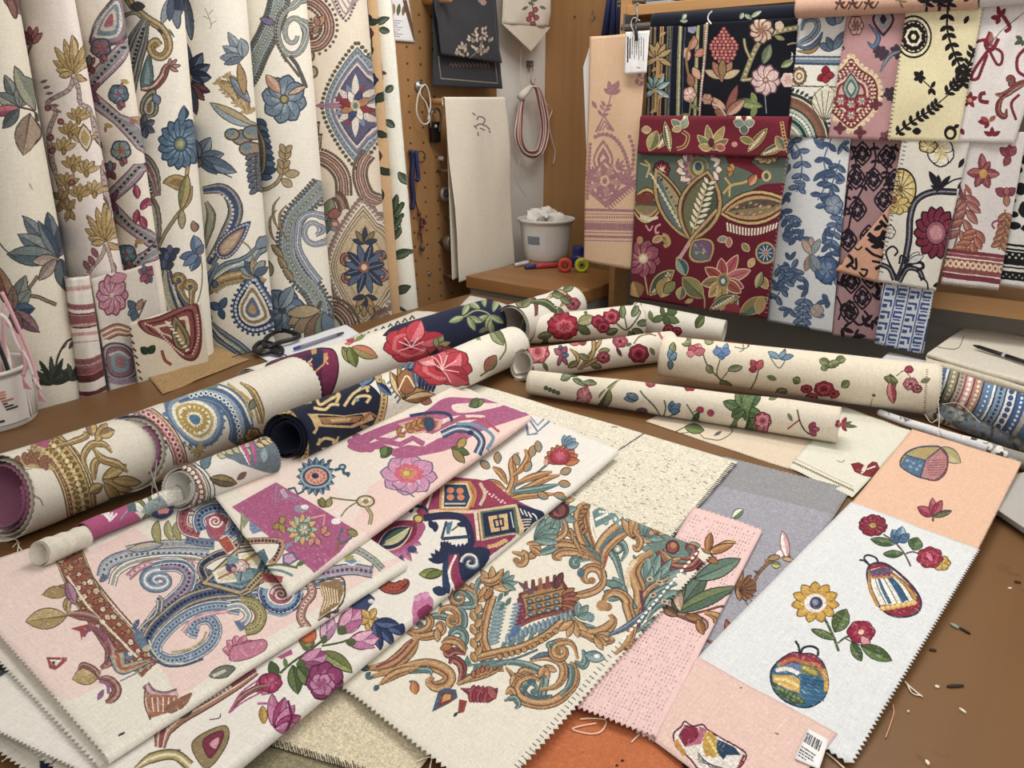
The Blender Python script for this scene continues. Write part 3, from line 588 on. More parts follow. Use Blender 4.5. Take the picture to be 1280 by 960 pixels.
def p_serpent(c):
    ribbonS(c,[(352,-24),(349,-2),(344,20),(334,44),(322,68),(312,92),(300,108)],19)
    for (w,col) in ((11,'#5c5a50'),(8.5,'#9ea6a0'),(5,'#6c7c8a'),(2,'#c0bca0')): c.spiral(366,42,22,1.7,-90,[(w,col)],34,.25,[(378,-4),(370,4)],-1)
    t = np.linspace(0,2*PI,22)[:-1]; c.dots([(358,78),(349,60),(345,40),(350,18),(362,6)],18,2,'#6a5c50')
    c.line([(362,70),(372,84),(382,110)],5,'#5c5a58'); c.dots([(352,68),(362,80),(374,96)],12,2,'#6a5c50')
    c.flower(355,124,27,8,'#71879c','#93a4b2','#3c4c60',30,12,1.0,((.22,'#5a5848'),(.14,'#b0a060')),.8,'#3f5268'); c.leaf(350,116,28,12,-128,'#c08a70','#d0a890','#5c4038'); c.leaf(360,118,24,6,-25,'#c9a88a',None,OL)
    for k in range(9): c.leaf(318+k*1.3,150+k*8,17,9,25-k*4,'#54708e' if k % 2 else '#3c5472',None,'#27384e')
    for (w,col) in ((13,'#4a4440'),(10,'#a59272'),(5,'#6c6250')): c.line([(316,150),(326,180),(326,210),(318,232)],(w*.4,w,w,w*.5),col)
    c.line([(322,236),(334,236),(348,226),(354,208),(357,190)],5,'#5c4c38'); c.line([(322,236),(334,236),(348,226),(354,208),(357,188)],3,'#b09a70'); c.fern([(352,222),(357,184)],4,13,6,'#ac9468',None,0,32,'#5e4e34'); c.leaf(356,218,18,9,-5,'#b7a076',None,'#5e4e34'); c.leaf(352,224,16,9,35,'#b7a076',None,'#5e4e34'); c.leaf(340,222,18,7,185,'#56688a',None,OL)
    ribbonS(c,[(402,232),(386,250),(368,270),(360,295),(362,322),(374,345),(390,362),(401,384),(402,406)],20)
    for (w,col) in ((11,'#5c6070'),(8.5,'#a0aab4'),(5,'#6c7ca0'),(2,'#c8c8c0')): c.spiral(392,289,21,1.6,-150,[(w,col)],24,.22,[(398,352),(382,330),(372,308)],1)
    for (x,y,a) in ((342,252,70),(350,262,60),(338,268,80)): c.line([(x+8,y-6),(x,y+6),(x+1,y+24),(x+9,y+38)],(1,3.5,3.5,1),'#6a5444'); c.line([(x+8,y-6),(x,y+6),(x+1,y+24),(x+9,y+38)],(0,1.5,1.5,0),'#a58c70')
    for (x,y,a) in ((340,306,50),(348,320,60),(354,334,55)): c.leaf(x,y,22,7,a,'#a5906a','#8a7654','#5c4c38')
    c.leaf(332,324,22,10,70,'#8c8a68',None,'#4a4a38')
    c.flower(353,388,28,7,'#67809a','#8ba0b0','#34465c',27,40,1.0,((.18,'#4a5a60'),),.8,'#3c506a'); c.leaf(350,386,32,16,-60,'#7d90a0','#9aa8b2','#34465c',0,1,'#3c506a')
    c.line([(401,376),(396,388),(388,402)],4,'#5a564c')
    for (x,y,a,co) in ((398,388,160,'#ac9474'),(396,390,140,'#9a8266'),(398,392,115,'#8a6a58'),(402,392,95,'#7a8a70'),(404,390,75,'#6a8298'),(400,388,178,'#b09a78')): c.leaf(x,y,42,15,a,co,None,'#4e4236',-10)
    c.leaf(344,30,20,8,200,'#7a6c9a',None,OL)
def p_ogee(c):
    def cscroll(P,w=11):
        for k,col in ((1.2,'#4a3430'),(1,'#96665a'),(.72,'#b59a8a'),(.5,'#7c4c46'),(.2,'#c6ab92')): c.line(P,w*k,col)
        for f in (-.9,.9): c.dots(P,26,2.1,'#6f5a48',True,f*w)
    cscroll([(374,0),(392,2),(408,18),(411,40),(400,56),(384,58),(377,48),(380,36),(392,34)])
    petals(c,398,32,[(-60,14,8,'#c49070'),(-110,12,7,'#b8806a'),(120,12,7,'#b08a70')]); c.leaf(378,18,14,8,60,'#b8584c'); c.leaf(380,42,14,9,30,'#7a4a44')
    for k in range(5): c.line([(410+k*6,-10),(428+k*4,22-k*5),(442+k*2,-4)],2,'#a58c90'); 
    c.dots([(418,0),(432,26),(444,4)],12,1.8,'#6c5c60')
    x,y = 446,132
    Q = ogline(x,y,44,80,1.0); c.dots(np.vstack([Q,Q[:1]]),60,2.6,'#5a5648',False)
    ogee(c,x,y,44,80,[(.92,'#4a5262'),(.9,'#8494a0'),(.8,'#c8c4bc'),(.77,'#6a7890'),(.70,'#a88a98'),(.67,'#d6ccc0'),(.63,'#4a4a68'),(.6,'#5c5a7a')])
    Q = ogline(x,y,44,80,.85); c.dots(np.vstack([Q,Q[:1]]),54,1.4,'#56708c',False)
    for i in range(16):
        a = 22.5*i; L = 40 if i % 4 == 0 else 30; c.leaf(x-2,y,L*(.95 if i % 2 else 1),9,a,['#d8d0c4','#8a4450','#cfc4b4','#7a8ca8'][i % 4],None,None)
    for i in range(8): c.leaf(x-2,y,20,9,45*i+20,['#96343c','#e0d8cc','#3c4c7a','#b07850'][i % 4],None,'#4a3038',0,.7)
    c.ell(x-2,y,6,7,'#c8b07c'); c.ell(x-2,y,3,4,'#5a7a84'); c.fill([(x-30,y-3),(x-16,y-4),(x-16,y+4),(x-30,y+3)],'#8e3038'); c.leaf(x-44,y,26,8,0,'#a07088'); c.leaf(x-52,y,14,6,0,'#a07088')
    for (px,py) in ((388,70),(392,90),(386,130),(392,160),(388,172)): c.ell(px,py,6,8,'#6a6250'); c.ell(px,py,3.4,5,'#b3a68c')
    for (px,py) in ((391,165),(394,180)): c.pais(px,py+10,26,15,-90,60,[(1,'#4a4038'),(.8,'#b09a78'),(.5,'#6a5444')])
    cscroll([(388,196),(402,196),(418,206),(428,222),(430,245)],10); cscroll([(460,192),(452,204),(450,222),(458,244),(472,252)],9)
    # butterfly like leaves
    petals(c,410,270,[(-80,22,14,'#7a8468','#9a9a80'),(60,22,14,'#6c7c84','#8a9498'),(-20,18,12,'#b0645a'),(100,24,12,'#5c7474'),(150,14,9,'#a08a6c')],OL); c.ell(419,280,6,5,'#b07060'); c.ell(419,280,3,2.5,'#d0b8a0')
    cscroll([(430,262),(426,250),(420,244)],6)
    x,y = 455,334
    Q = ogline(x,y,48,90,1.0,.02); c.dots(np.vstack([Q,Q[:1]]),76,3.0,'#8d7468',False); Q = ogline(x,y,48,90,.93,.02); c.dots(np.vstack([Q,Q[:1]]),70,2.2,'#a08a80',False)
    ogee(c,x,y,48,90,[(.86,'#5e4c40'),(.84,'#cdbb9c'),(.80,'#6c5848'),(.78,'#cdb896'),(.74,'#8a745c'),(.72,'#c6b08c')],.02)
    ogee(c,x+1,y,26,54,[(1,'#b59a70'),(.9,'#c9b48e')])
    for a in (-150,-30,150,30): 
        curl(c,[(x,y)],x+24*math.cos(math.radians(a)),y+16*math.sin(math.radians(a))*1.4,9,.9,a+180,4.5,'rb')
    for i in range(12): a = 30*i+15; c.leaf(x+1,y+2,24+8*abs(math.sin(math.radians(a))),8.5,a,'#33415c' if i % 2 else '#56688a',None,'#232c40',0,.8,'#98a4b4' if i % 2 else None)
    spray(c,x+1,y-30,-90,5,20,6,['#34425c','#8a7a50'],150); spray(c,x+1,y+36,90,5,20,6,['#34425c','#b08a5c'],150); c.ell(x,y,7,7,'#9a5648'); c.ell(x,y,3.6,4,'#d8c09c')
    for dx in (-14,-7,0,7,14): c.leaf(x+dx,y+48,14,6,90-dx*2,'#a5895c',None,'#5c4a38')
    cscroll([(404,386),(420,384),(434,396),(440,412)],12); cscroll([(470,404),(476,396),(484,392)],8)
def p_navyedge(c):
    for k in range(14): c.leaf(446+k*2,-10+k*22,14,5,90+(k % 3)*25,['#8f3a48','#56607a','#d8d0c4'][k % 3])
def p_tanstrip(c):
    for (x,y,a) in ((458,18,60),(460,30,-20),(456,40,200),(462,56,90)): c.leaf(x,y,14,7,a,'#2f3a30',None,'#1c241c')
    for (x,y,r_) in ((459,42,7),(471,195,6),(462,100,9)): c.flower(x,y,r_,6,'#8e3038' if r_ < 8 else '#2c3a6a','#b0504c' if r_ < 8 else '#7c8cb0','#2a1a20')
    for (x,y,a) in ((462,155,70),(468,165,20),(470,128,-60),(472,210,30),(474,235,80),(466,120,90)): c.leaf(x,y,16,7,a,'#34402c',None,'#1c241c')
    c.line([(456,10),(464,50),(462,80)],1.6,'#2c3028'); c.line([(466,150),(470,180),(474,240)],1.4,'#2c3028')
def p_whitestrip(c):
    for (x,y,a,L) in ((470,30,-30,16),(474,36,20,12),(478,92,160,12),(482,115,-40,12),(476,118,160,9),(482,150,40,14),(478,158,120,10),(480,225,60,14),(498,215,60,18)): c.leaf(x,y,L,7,a,'#46584a','#6a7a60','#26302a')
    c.line([(472,20),(474,60),(478,100)],1.2,'#56604c'); c.line([(478,130),(481,160)],1.2,'#56604c'); c.leaf(472,90,12,5,10,'#7a3a34')
    for k in range(6): c.leaf(492,300-k*7,22,6,-110+k*6 if k % 2 else -60,'#3c5440','#5c7450','#26362a')
    c.leaf(489,322,26,10,-20,'#3c5440','#5c7450','#26362a'); c.leaf(494,366,20,9,-25,'#4c5c48',None,'#26362a'); c.line([(496,382),(505,388),(512,392)],4,'#4c5c48')
def p_pinkedge(c):
    for k in range(30): c.ell(486+k*1.1,30+k*12,4,4,'#8c2c4c' if k % 2 else '#d8a8b0')
def p_bandroll(c):
    def band(y0,y1,s):
        for a,b,col in ((0,.1,'#6c3038'),(.1,.18,'#c98a8e'),(.18,.82,'#98555a'),(.82,.9,'#c98a8e'),(.9,1,'#6c3038')): c.fill([(60,y0+(y1-y0)*a+2),(150,y0+(y1-y0)*a-6),(150,y0+(y1-y0)*b-6),(60,y0+(y1-y0)*b+2)],col)
        for k in range(12): x = 76+k*4.6; y = (y0+y1)/2-(k*4.6-16)*.09-1; c.flower(x,y,3.4,4,'#d3a09c',None,None,(y1-y0)*.2)
    band(344,350,0); band(354,370,0); band(404,412,0); band(413,426,0); band(427,432,0)
    c.fill([(60,432),(150,424),(160,560),(60,560)],'#d6d2c8',False)
def p_pinkflower(c):
    c.flower(140,369,19,10,'#bd8496','#cf9cab','#7a4658',25,0,1.0,((.12,'#d8c0a0'),),.75,'#93566c')
    c.leaf(158,344,22,12,160,'#c68a9c',None,'#8a5566')
    petals(c,183,343,[(a,12,7,['#a05066','#56688c','#8a4a60'][i % 3]) for i,a in enumerate((-150,-110,-60,-20,60,90,130))],OL)
    petals(c,170,388,[(-130,16,9,'#4a6478'),(150,12,8,'#5a7488'),(-60,16,7,'#a07a68'),(110,14,8,'#4a6478')],OL); c.line([(172,398),(178,385),(182,375)],2.2,'#6a5444')
    for (w,col) in ((16,'#5a4238'),(13,'#b0785c'),(8,'#e0d6c8'),(4,'#a0705c')): c.line([(128,420),(146,412),(160,414),(172,408)],(w,w,w*.8,w*.3),col)
    c.stripe([(126,424),(172,428)],[(126,434),(172,436)],[(0,1,'#e0dad0')])
    P = [(132,436),(152,432),(166,444),(168,466),(150,474),(134,466)]
    for k,col in ((1.15,'#5c4a48'),(1.05,'#a59aa8'),(.92,'#5c4a48'),(.85,'#8c6a74'),(.6,'#7e9aa6'),(.35,'#a07078')): c.nest(P,[(k,col)],True)
    c.dots([(136,444),(150,440),(162,448)],9,1.8,'#cfc4c0'); c.line([(132,474),(150,478),(170,474)],6,'#a088a0')
    c.speckle('#b9b0a0',.01)
def p_redpaisley(c):
    P = [(172,402),(196,396),(240,378),(250,392),(252,430),(244,450),(228,448),(206,426),(182,416)]
    for k,col in ((1.0,'#6c3434'),(.9,'#945a54'),(.78,'#5e2a2e'),(.7,'#8c4a48'),(.55,'#d8c8b0'),(.42,'#8a4a48')): c.nest(P,[(k,col)],True)
    c.dots([(180,404),(196,412),(212,430),(230,444)],18,1.6,'#d0b0a0'); c.dots([(246,392),(248,420),(240,444)],13,1.4,'#d0b0a0')
    c.pais(232,438,48,22,-112,10,[(1,'#4a2c2c'),(.86,'#8c7a54'),(.6,'#5c5c3c'),(.35,'#a89064')])
    for k in range(9): c.line([(206+k*3.2,402+k*4.6),(212+k*3.0,404+k*4)],2.4,'#e6dccb')
    petals(c,185,442,[(-140,12,8,'#26381e'),(-50,13,8,'#2c4424'),(-90,8,5,'#26381e')]); c.line([(202,438),(206,450),(214,456)],4,'#8c4a48')
    for k in range(9): c.line([(160+k*2,408+k*9),(164+k*2,412+k*9)],2,'#4a3428')
# ---------------------------------------------------------------- pegboard things
def p_leaflet(c):
    for k in range(4): c.leaf(485+k*6,20,16,5,-90+k*4,['#6f6a50','#8c7a54','#5c6048','#7c6a44'][k])
    for k in range(8): c.line([(483,25+k*2.8),(503-(k % 3)*3,26+k*2.8)],.9,'#8c8c96',False)
    c.fill([(503,0),(509,0),(520,50),(517,51)],'#6a4e3a'); c.fill([(508,0),(520,0),(520,42)],'#e6e0d6')
def p_charcoal(c):
    for (x,y) in ((601,0),(604,3)): c.flower(x,y,4,5,'#a08478')
    for i in range(34):
        a = RNG.uniform(0,2*PI); r_ = RNG.uniform(0,1)**.6; c.leaf(600+15*r_*math.cos(a),55+19*r_*math.sin(a),6,3,RNG.uniform(-150,-30),['#b9a590','#a08c78','#cdbba6'][i % 3])
    for i in range(16):
        a = RNG.uniform(0,2*PI); r_ = RNG.uniform(0,1)**.6; c.leaf(578+9*r_*math.cos(a),66+9*r_*math.sin(a),6,3,RNG.uniform(-150,-30),['#b9a590','#a08c78'][i % 2])
    c.line([(585,74),(600,60),(603,44)],1.4,'#8a7a6a')
def p_charcoal2(c):
    c.line([(548,70),(551,98),(622,104),(617,60)],1.6,'#8a8478',False)
    for k in range(11): c.line([(562+k*4.5,82),(564+k*4.5,78),(566+k*4.5,84)],1.2,'#8a6a64',False)
def p_towel(c):
    for P in ([(590,141),(594,144)],[(596,150),(598,146),(604,147),(606,151),(603,156)],[(594,158),(600,155),(608,158),(612,162)],[(597,165),(598,170)],[(611,163),(613,166)],[(600,160),(606,163)],[(592,157),(596,161)]): c.line(P,1.6,'#6f6f6c')
def p_pennant(c):
    for (x,y) in ((664,18),(670,22),(666,30),(669,12),(661,24)): c.flower(x,y,4,5,'#8f3a44','#b05a5c')
    for (x,y,a) in ((668,6,200),(664,2,-20),(676,-4,240),(664,36,60),(672,36,100),(668,40,90),(660,8,150),(674,8,20)): c.leaf(x,y,9,4,a,'#5e6a50')
    c.line([(668,-20),(664,0),(668,20),(668,48)],1.1,'#5a5a48'); c.line([(632,-10),(630,25),(644,34)],1,'#b8ac9a')
# ---------------------------------------------------------------- samples on the rack
def p_navystripe(c):
    def br(x0,x1,w,col,d): c.line([(x0,20),(x1,165)],w,col,False); c.dots([(x0,20),(x1,165)],60,w*.22,d,False)
    br(817,812,8,'#7c6a48','#2a2430'); br(828,823,5,'#b08a58','#5a3c30'); br(837,833,5,'#6f6a50','#2c2c30'); br(851,847,5,'#7a7c5c','#c0b890'); br(873,868,4,'#8a8a58','#c8b880'); br(882,876,4,'#8a8a58','#a87858'); br(809,805,4,'#5c5448','#b89a68')
    for (x,y) in ((820,100),(822,60)): 
        for a in (-150,-120,-90,-60,-30,150,30): c.leaf(x,y+12,20,6,a,'#7d9a9a' if y > 80 else '#b0905c','#a9bcb8' if y > 80 else None,'#2a3438')
        c.line([(x,y+10),(x-1,y+40)],3,'#b0905c')
    for k in range(9): c.leaf(824-k*.4,45+k*13,10,4,-30+180*(k % 2),'#b0905c',None,None)
    for k,(x,y) in enumerate([(862,62),(860,76),(862,92),(868,70),(866,84)]): c.leaf(x,y,17,9,[-60,-100,80,-30,60][k],['#b87a68','#c89a80','#9c5c50'][k % 3],None,'#5a3434')
    c.line([(868,45),(858,70),(862,100),(868,118)],3,'#8c6c48'); c.flower(862,118,8,5,'#d0a59a','#e0c4b8','#5a3c40',10); c.flower(865,36,6,5,'#8a8ca8')
    c.line([(864,122),(862,140),(858,155)],2,'#8a8058'); c.leaf(862,130,14,6,30,'#7c8058'); c.leaf(861,142,14,6,160,'#7c8058')
    for x in (841,857): c.line([(x,20),(x-5,165)],1.2,'#4a5060',False)
def p_navyfloral(c):
    for (j,n) in enumerate((1,2,3,5,6,7,7,6,6,5,3)):
        for i in range(n): x = 905+(i-(n-1)/2)*5.2; y = 36+j*4.1; c.ell(x,y,2.9,2.5,'#7c3038'); c.ell(x-.3,y-.3,1.9,1.6,'#c98878' if (i+j) % 2 else '#b86a64')
    for a,col in ((-155,'#b09a78'),(-120,'#9c6a50'),(-60,'#a87a58'),(-25,'#c0a884'),(-90,'#8a6a4a')): c.leaf(903,98,24,9,a,col,None,'#3c2c24')
    c.line([(903,80),(902,102)],3,'#8a6a4a')
    def branch(P,w): c.line(P,w+1.4,'#3c3a2c'); c.line(P,w,'#8c8460'); c.dots(P,16,w*.25,'#c8bc90')
    branch([(928,102),(934,86),(942,66),(952,50),(970,40),(998,34)],6); branch([(948,56),(944,42),(948,28)],4); branch([(928,100),(945,98),(955,92)],4); branch([(938,74),(932,60),(930,48)],3)
    c.flower(952,38,15,9,'#cdb09c','#b07a68','#4a3430',16,0,.9,((.25,'#8a6a4c'),)); c.flower(957,100,18,9,'#d4b2b0','#e2cac4','#6a4a54',19,10,.95,((.22,'#8f5a6c'),(.12,'#d0b070')))
    c.leaf(954,80,26,11,-70,'#5c6c54','#7c8868','#2c342c'); c.leaf(976,84,18,8,-30,'#6f7c58','#a0a878','#2c342c'); c.leaf(953,133,34,12,-168,'#8a9a5c','#6c7c4a','#2c342c'); c.leaf(945,130,16,8,-110,'#7c8a54'); c.leaf(945,132,16,8,110,'#7c8a54')
    c.line([(956,118),(958,142)],1,'#a0a0a8'); petals(c,908,144,[(-130,30,13,'#b07a64','#c99a80'),(-70,40,10,'#8a5048'),(-40,30,12,'#9c6a58','#c49a84'),(-160,16,10,'#8a6048')],'#3a2428'); c.line([(890,130),(900,134),(910,150)],1.6,'#c9c4b4'); c.flower(884,124,7,6,'#b88a74',None,'#3a2428')
    c.flower(974,32,6,5,'#c9b49c'); c.leaf(968,45,14,6,20,'#8a8a60'); c.flower(985,100,10,6,'#d8b8b4','#c09a94',None); c.line([(984,56),(990,54),(996,54)],2,'#a09468')
    c.line([(884,28),(873,158)],4,'#9a7c6c',False); c.dots([(884,28),(873,158)],42,1.3,'#e0d0bc',False)
def p_bluefan(c):
    c.fill([(980,10),(1070,10),(1060,66),(975,66)],'#e2e4e4',False)
    for (w,col) in ((8,'#4a6080'),(5.6,'#9fb0bc'),(2.4,'#5c7490')): c.line([(1002,38),(1006,26),(1018,24),(1022,34),(1014,46),(1000,54),(988,62)],(w*.4,w,w,w,w*.3),col)
    sc(c,[(996,58),(1010,60),(1022,52),(1028,40)],4,'bl'); sc(c,[(996,64),(1014,64),(1026,54)],3,'tn')
    petals(c,1042,62,[(-160,20,9,'#5c708c'),(-120,18,8,'#56708c'),(-60,26,9,'#66809a')],OL); petals(c,1046,30,[(-150,16,9,'#66809a'),(-70,18,9,'#8a9eb0')],OL)
    c.stripe([(975,69),(1060,70)],[(975,80),(1060,82)],[(0,.22,'#4c6078'),(.22,.4,'#b8c0c4'),(.4,.75,'#6a8098'),(.75,1,'#3c4c60')])
    c.stripe([(972,106),(1055,108)],[(972,107.5),(1055,109.5)],[(0,1,'#4a4438')])
    c.flower(999,95,9,12,'#8a6c48',None,'#4c3a2c',11,0,1,((.7,'#d8cdb0'),(.45,'#8a6c48'),(.25,'#d8cdb0'))); petals(c,1032,94,[(-90,12,9,'#8c1f2c'),(0,11,8,'#9c2a34'),(150,12,8,'#8c1f2c'),(90,10,9,'#9c2a34')],'#4a1820')
    x,y = 978,180
    for k,col in ((66,'#2f3a38'),(62,'#d0c8b0'),(60,'#7a5242'),(54,'#8a6250'),(48,'#2f3a38'),(46,'#b9c4b8'),(42,'#2f4a48'),(36,'#9ab0a4'),(28,'#3c5450'),(22,'#c8ccb8'),(12,'#5a7a70')): c.ell(x,y,k*.92,k,col,0,40)
    t = np.radians(np.linspace(-90,0,26)); c.fern([(x+60*math.cos(a),y+66*math.sin(a)) for a in t[::5]],18,7,3.4,'#2f3a38',None,-1,70)
    for r_ in (39,32,25): c.dots([(x+r_*.92*math.cos(a),y+r_*math.sin(a)) for a in t[::5]],14,2.4,'#e0e0d0' if r_ != 32 else '#24403c')
    c.leaf(1030,150,44,34,-85,'#dcd6c0',None,'#4c4a3c')
    for a in (-125,-110,-95,-80,-65,-50): c.line([(1030,152),(1030+36*math.cos(math.radians(a)),150+38*math.sin(math.radians(a)))],1,'#5c584a',False)
def medal(c,x,y,s,cols):
    P = [(x,y-1.55*s),(x+.35*s,y-1.15*s),(x+.9*s,y-.75*s),(x+1.05*s,y-.1*s),(x+.8*s,y+.5*s),(x+.35*s,y+.95*s),(x,y+1.2*s),(x-.35*s,y+.95*s),(x-.8*s,y+.5*s),(x-1.05*s,y-.1*s),(x-.9*s,y-.75*s),(x-.35*s,y-1.15*s)]
    for k,col in cols: c.nest(P,[(k,col)],True)
    return P
def p_rosemedal(c):
    for i in range(15):
        x,y = 1045+((i*37) % 90),15+((i*53) % 160)
        if x-1045 < 50 and y > 60: x += 45
        petals(c,x,y,[(a+i*25,9,5,'#46344a' if i % 3 else '#8a4a54') for a in (-120,-60,0,60,120,180)]); 
    ogee(c,1104,24,14,22,[(1,'#33283a'),(.8,'#b98a8c'),(.6,'#8c98a0'),(.3,'#33283a')]); sc(c,[(1086,30),(1098,46),(1092,58),(1084,52)],4,'bl'); sc(c,[(1100,90),(1112,70),(1130,62)],3,'gy')
    x,y = 1064,122
    P = medal(c,x,y,31,((1.12,'#d9c49c'),(1.03,'#7c2c3c'),(.96,'#e0cfa8'),(.86,'#7e2a3c'),(.74,'#b8767c'),(.66,'#d8c8a8'),(.58,'#8e3444'),(.48,'#c8a898')))
    Q = (np.array(P)-np.mean(P,0)); 
    for k,n,r_,col in ((1.14,34,3.2,'#dcc9a0'),(.92,40,1.7,'#6c2434'),(.8,34,1.6,'#e0d0b0'),(.7,26,1.5,'#5a3c50')): R = np.vstack([Q,Q[:1]])*k+np.mean(P,0); c.dots(R,n,r_,col)
    ogee(c,x,y-12,11,20,[(1,'#5c3038'),(.85,'#8ca49c'),(.6,'#4c6464'),(.4,'#b8c4b4')])
    for dx,dy in ((0,8),(-13,4),(13,4),(0,22)): c.flower(x+dx,y+dy,8,6,'#a04050','#d8c8a8','#5c2430',8,0,.9,((.3,'#7c9a94'),))
    c.flower(1070,32,9,6,'#c9a498','#8c5c54','#4a3034',12); 
    for (px,py) in ((1050,160),(1075,165),(1095,130),(1048,60)): petals(c,px,py,[(a,8,4,'#7c2c3c') for a in (-90,0,90,180)])
def vine(c,P,col,n,L,W,w=2.6,ang=50): c.fern(P,n,L,W,col,None,0,ang,None,col,w)
def p_yellowblack(c):
    K = '#1e1b1c'
    for r_,col in ((27,K),(24.5,'#e0d6b0'),(21,K),(19,'#e4dcc0')): c.ell(1142,46,r_*.85,r_,col,0,30)
    for i in range(9): a = i*40; petals(c,1142+10*math.cos(math.radians(a)),46+12*math.sin(math.radians(a)),[(a-50,8,4.5,K),(a,8,4,K),(a+50,8,4.5,K)],None)
    c.flower(1142,46,8,6,K,None,None,9,0,.9,((.4,'#e0d6b0'),))
    vine(c,[(1186,0),(1184,35),(1192,65),(1202,88),(1204,108)],K,11,12,6); vine(c,[(1182,118),(1196,104),(1210,84),(1218,60)],K,9,11,5)
    vine(c,[(1120,168),(1140,152),(1160,140),(1172,130)],K,8,10,5,2.2); c.line([(1172,130),(1186,118)],1.4,K)
    petals(c,1150,96,[(-140,10,7,K),(-70,9,6,K),(150,9,6,K),(80,9,6,K),(20,8,5,K)],None); petals(c,1164,110,[(-60,10,5,K),(60,11,5,K),(110,9,5,K)],None); c.line([(1150,97),(1164,110)],1.4,K)
    c.leaf(1140,164,12,9,0,K); c.ell(1188,166,8,9,K); c.ell(1188,167,4.5,5,'#ddd3a8'); c.leaf(1192,160,8,5,-30,K); c.leaf(1205,30,12,6,-60,K)
    for k in range(22): c.line([(1121-k*.7,60+k*5.2),(1128-k*.7,61+k*5.2)],1.1,'#4a4034',False)
def p_whitered(c):
    R = '#7b2738'
    for (P,w) in (([(1248,48),(1240,62),(1232,56),(1238,40)],5),([(1254,20),(1262,34),(1256,40)],5),([(1236,62),(1220,84),(1214,98),(1222,98),(1228,84),(1234,68)],4),([(1236,62),(1246,80),(1252,78),(1252,66),(1242,60),(1236,64)],3.5),([(1240,58),(1232,50),(1218,54),(1216,62)],4),([(1282,60),(1272,72),(1272,88),(1282,96)],4),([(1232,116),(1226,118),(1226,126),(1236,128)],5)): c.line(P,w,R)
    sc(c,[(1290,100),(1272,108),(1256,118),(1244,118)],6,'rb'); sc(c,[(1262,114),(1250,126),(1248,140),(1256,146),(1258,136)],5,'bu'); curl(c,[(1280,100),(1266,106)],1262,100,5,1,80,4,'bu',-1)
    petals(c,1238,58,[(-85,18,7,'#a0605c'),(-140,12,6,R)],None); petals(c,1212,125,[(a,11,6,R) for a in (-150,-80,-20,60,130)],None); c.ell(1212,125,3,3,'#c88a70')
    petals(c,1236,152,[(180,14,8,R),(-150,12,6,'#9c4a48'),(-40,12,6,'#9c5a48'),(120,10,6,R)],None); petals(c,1240,170,[(-90,12,6,R),(-150,12,6,R),(-30,12,6,R)],None)
    petals(c,1278,50,[(150,12,6,'#4c5c44'),(-150,10,6,'#4c5c44'),(90,8,5,'#4c5c44')],None); petals(c,1250,22,[(-100,16,6,R),(-60,14,6,R),(120,10,6,R),(180,12,7,R)],None)
    c.line([(1232,62),(1252,38),(1282,14)],.9,'#4a3a3a',False); c.leaf(1200,160,10,6,60,R); c.line([(1270,150),(1264,130),(1274,118)],3.4,R)
def p_peach(c):
    M = '#a6747c'
    petals(c,764,118,[(-100,18,7,M),(-60,20,9,M),(-25,14,6,M),(-140,12,6,M)],None); c.line([(764,118),(760,132),(752,146)],1.6,M); c.fern([(752,146),(758,130)],3,9,4,M); c.leaf(746,136,12,5,-120,M); c.fern([(797,108),(804,92)],4,8,3.5,M)
    for k in range(3): c.line([(745+k*4,165-k*1),(755+k*.5,145+k*6),(767-k*3,164-k*1)],3.2-k*.6,M,False)
    def dotted(P,n,r_): c.dots(P,n,r_,M)
    dotted([(742,172),(752,168),(764,170),(776,182),(785,205),(787,225)],17,2.8); dotted([(738,178),(736,210),(734,250)],15,2.4); dotted([(786,168),(792,188),(790,214)],8,2.6)
    ogee(c,754,200,13,26,[(1,M),(.8,'#dab592'),(.6,M),(.3,'#dab592')]); ogee(c,756,228,20,30,[(1,M),(.85,'#dab592'),(.7,M),(.42,'#dab592')])
    for i in range(10): c.leaf(756,226,24,7,36*i+10,M if i % 2 else '#b98a86',None,None)
    c.ell(756,226,6,7,'#dab592'); c.ell(756,226,3,4,M); spray(c,780,230,-60,7,20,4.5,[M],130,None); spray(c,770,210,-30,4,15,4,[M],90,None)
    spray(c,742,220,-120,5,14,4,[M],100,None)
    for k,w in ((0,4),(1,3.4),(2,2.6)): c.line([(736+k*2,238+k*3),(757,258-k*5),(794-k*4,228+k*2)],w,M,False)
    for k in range(12): c.line([(760+k*3,258-k*2.6),(764+k*3,262-k*2.6)],2,M,False)
    def st(y,w,col=M): c.line([(728,y),(796,y+1.5)],w,col,False)
    st(262,3.4); st(267,1.2); st(276,1.2); st(290,1.4); st(295,3.2); st(300,1.2)
    for k in range(17): c.flower(732+k*3.8,282.5+k*.08,3.6,4,M,None,None,5.2,45); 
    for k in range(22): c.ell(732+k*3,271.5,1.1,1.6,M)
    for k in range(40): c.line([(730+k*1.6,325+k*.2),(730+k*1.6,329+k*.2)],.7,'#b88a64',False)
def jewelleaf(c,x,y,L,W,ang,a='#4e6660',b='#b3a070',bend=0,red='#8c3a3c'):
    c.leaf(x,y,L,W,ang,'#b89a62',None,'#3c2a24',bend); 
    r_ = math.radians(ang+bend*.2); c.leaf(x+L*.07*math.cos(r_),y+L*.07*math.sin(r_),L*.86,W*.78,ang,'#4a2a2c',None,None,bend); c.leaf(x+L*.1*math.cos(r_),y+L*.1*math.sin(r_),L*.8,W*.66,ang,a,b,None,bend)
    t = np.linspace(.15,.8,9)
    for k in t: c.ell(x+L*k*math.cos(r_),y+L*k*math.sin(r_),1.5,1.5,'#e2d8bc',n=7)
